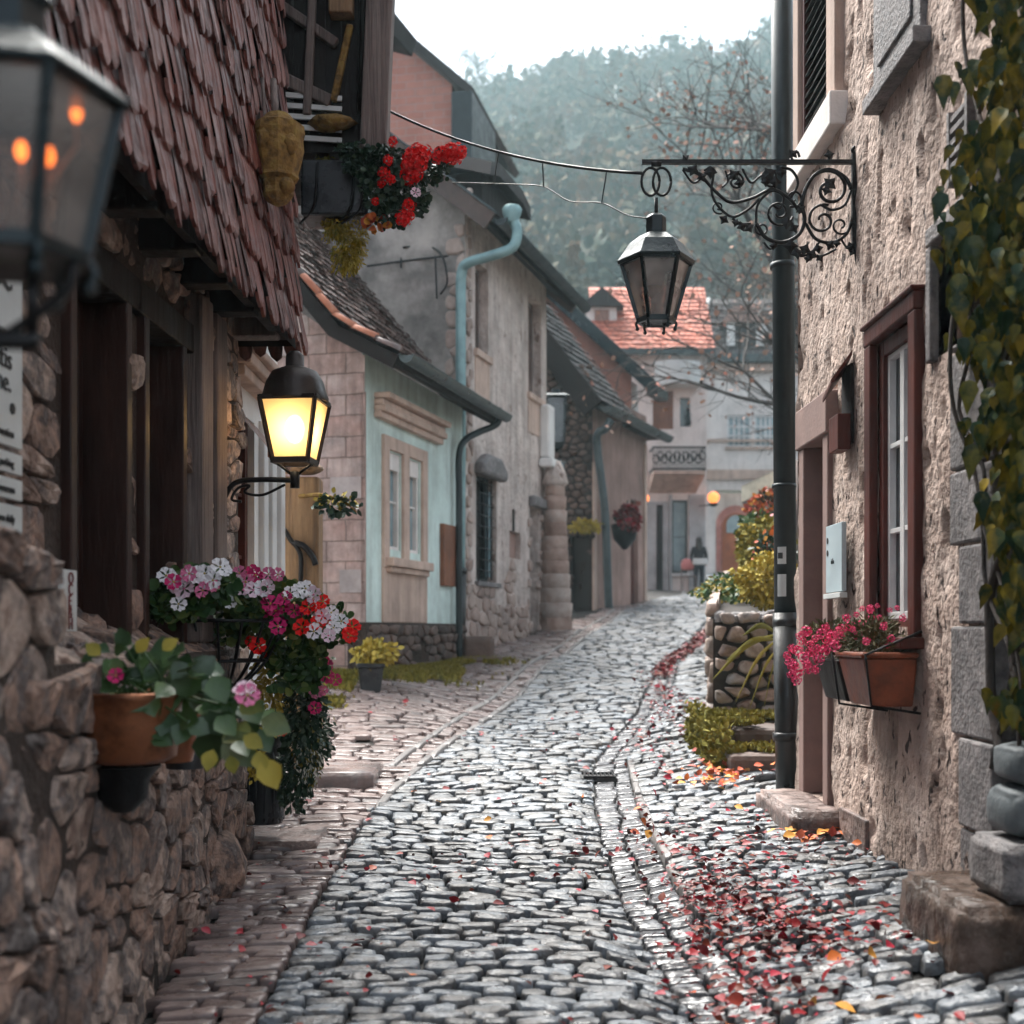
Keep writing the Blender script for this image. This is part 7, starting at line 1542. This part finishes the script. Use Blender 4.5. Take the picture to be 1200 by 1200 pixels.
JC = [(0,0,.80,(.19,.15)), (0,0,1.1,(.155,.12)), (0,0,1.36,(.18,.12)), (0,0,1.47,.075), (-.18,0,1.38,.075), (-.24,.02,1.12,.06), (-.21,-.09,.92,.05), (.18,0,1.38,.075), (.25,0,1.12,.06), (.24,-.05,.92,.05)]
skin('coat', W(JC), [(0,1),(1,2),(2,3),(2,4),(4,5),(5,6),(2,7),(7,8),(8,9)], M_coat, rt)
JT = [(0,0,.90,(.15,.12)), (-.09,0,.82,.105), (-.10,-.03,.5,.078), (-.10,.05,.12,.06), (.09,0,.82,.105), (.10,.02,.5,.078), (.11,.12,.14,.06)]
skin('trousers', W(JT), [(0,1),(1,2),(2,3),(0,4),(4,5),(5,6)], M_trouser, rt)
b = MB(Matrix.Translation((bx, py, bz))); b.blob((0, -.02, 1.64), (.105, .115, .12), 3, .03); b.blob((0, -.06, 1.48), (.11, .07, .2), 3, .06, 2); b.build('hair', M_hair, rt)
b = MB(Matrix.Translation((bx, py, bz)))
for sx, sy in ((-.10, -.02), (.11, .06)): b.blob((sx, sy, .045), (.05, .13, .05), 2, 0)
b.build('shoes', M_ink, rt)
rt = root('bag', (bx+.02, py-.2, bz+.88), 'pale grey bag carried low against the black coat of the person up the street', 'bag')
b = MB(Matrix.Translation((bx, py, bz))); b.box(-.22, .24, -.30, -.20, .84, 1.04); b.build('bag_body', M_sign, rt, .03); b = MB(Matrix.Translation((bx, py, bz))); b.tube(catmull([(-.18, -.25, 1.03), (0, -.25, 1.2), (.2, -.25, 1.03)], 6), .012, 6); b.build('bag_strap', M_ink, rt)
# bistro chair with a pink cushion
cx_ = xat(807, 41.2); cz_ = g1(cx_, 41.2); M = Matrix.Translation((cx_, 41.2, cz_))
rt = root('cafe_chair', (cx_, 41.2, cz_), 'folding metal cafe chair draped with a pink blanket beside the person up the street', 'chair')
for sx in (-.2, .2):
    for sy, z1 in ((-.2, .46), (.2, .98)): b = MB(M); b.tube([(sx*1.1, sy*1.2, 0), (sx, sy, z1)], .02, 6); b.build('leg', M_greywood, rt)
b = MB(M); b.box(-.22, .22, -.22, .22, .45, .48); b.build('seat', M_greywood, rt, .01)
b = MB(M)
for z in (.65, .78, .92): b.box(-.22, .22, .19, .21, z, z+.07)
b.build('backrest', M_greywood, rt)
r = root('blanket', (cx_, 41.3, cz_+.7), 'crumpled pink blanket thrown over the back of the metal chair', 'blanket'); b = MB(M); b.rbox((0, .18, .86), (.21, .05, .17), .6, .25, 5); b.build('cloth', M_pinkcloth, r)

# ================================================================== AIR, SKY, SUN, CAMERA
b = MB(); b.box(-410, 410, -21, 705, -8, 150); hz_ = b.build('haze', bpy.data.materials.new('haze_air')); tag(hz_, kind='stuff')
m = hz_.data.materials[0]; m.use_nodes = True; nt = m.node_tree; nt.nodes.remove(nt.nodes['Principled BSDF'])
pv = nt.nodes.new('ShaderNodeVolumePrincipled'); pv.inputs['Density'].default_value = HAZE; pv.inputs['Color'].default_value = (.66, .90, .96, 1); pv.inputs['Anisotropy'].default_value = .2
nt.links.new(pv.outputs[0], nt.nodes['Material Output'].inputs['Volume'])
w = bpy.data.worlds.new('World'); scene.world = w; w.use_nodes = True; nt = w.node_tree; bg = nt.nodes['Background']
EL, AZ = 58, -28
sky = nt.nodes.new('ShaderNodeTexSky'); sky.sky_type = 'NISHITA'; sky.sun_disc = False; sky.sun_elevation = R(EL); sky.sun_rotation = R(AZ); sky.air_density = 1.0; sky.dust_density = 4; sky.ozone_density = 1.5; sky.altitude = 300
hs = nt.nodes.new('ShaderNodeHueSaturation'); hs.inputs['Saturation'].default_value = .32; hs.inputs['Value'].default_value = SKYV
nt.links.new(sky.outputs[0], hs.inputs['Color'])
tcw = nt.nodes.new('ShaderNodeTexCoord'); cn = nt.nodes.new('ShaderNodeTexNoise'); cn.inputs['Scale'].default_value = 3.5; cn.inputs['Detail'].default_value = 5
mpw = nt.nodes.new('ShaderNodeMapping'); mpw.inputs['Scale'].default_value = (1, 1, 2.6); nt.links.new(tcw.outputs['Generated'], mpw.inputs[0]); nt.links.new(mpw.outputs[0], cn.inputs['Vector'])
crw = nt.nodes.new('ShaderNodeValToRGB'); crw.color_ramp.elements[0].position = .35; crw.color_ramp.elements[0].color = (.80, .86, .90, 1); crw.color_ramp.elements[1].position = .65; crw.color_ramp.elements[1].color = (1.06, 1.06, 1.05, 1); nt.links.new(cn.outputs['Fac'], crw.inputs[0])
mw = nt.nodes.new('ShaderNodeMix'); mw.data_type = 'RGBA'; mw.blend_type = 'MULTIPLY'; mw.inputs[0].default_value = 1; nt.links.new(hs.outputs[0], mw.inputs[6]); nt.links.new(crw.outputs[0], mw.inputs[7]); nt.links.new(mw.outputs[2], bg.inputs['Color']); bg.inputs['Strength'].default_value = SKYS
l = bpy.data.lights.new('sun', 'SUN'); l.energy = SUN; l.angle = R(45); l.color = (1, .96, .90); lo = bpy.data.objects.new('sun', l); COL.objects.link(lo)
d = Vector((math.sin(R(AZ))*math.cos(R(EL)), math.cos(R(AZ))*math.cos(R(EL)), math.sin(R(EL)))); lo.rotation_euler = d.to_track_quat('Z', 'Y').to_euler()
cam = bpy.data.cameras.new('camera'); co = bpy.data.objects.new('camera', cam); COL.objects.link(co); scene.camera = co
co.location = (0, 0, 1.5); co.rotation_euler = (R(90), 0, 0); cam.sensor_width = 36; cam.lens = 45; cam.shift_y = 140/1200; cam.clip_end = 2000; cam.clip_start = .05
cam.dof.use_dof = True; cam.dof.focus_distance = 8.2; cam.dof.aperture_fstop = 1.7; cam.dof.aperture_blades = 7
scene.view_settings.view_transform = 'Standard'; scene.view_settings.look = 'None'; scene.view_settings.exposure = EXPO; scene.view_settings.gamma = 1
scene.cycles.use_denoising = True
try: scene.cycles.denoiser = 'OPENIMAGEDENOISE'
except Exception: pass
scene.cycles.max_bounces = 6; scene.cycles.diffuse_bounces = 3; scene.cycles.glossy_bounces = 3; scene.cycles.transparent_max_bounces = 12; scene.cycles.transmission_bounces = 4; scene.cycles.volume_bounces = 0
scene.cycles.sample_clamp_indirect = 6; scene.cycles.use_adaptive_sampling = True; scene.cycles.adaptive_threshold = .02
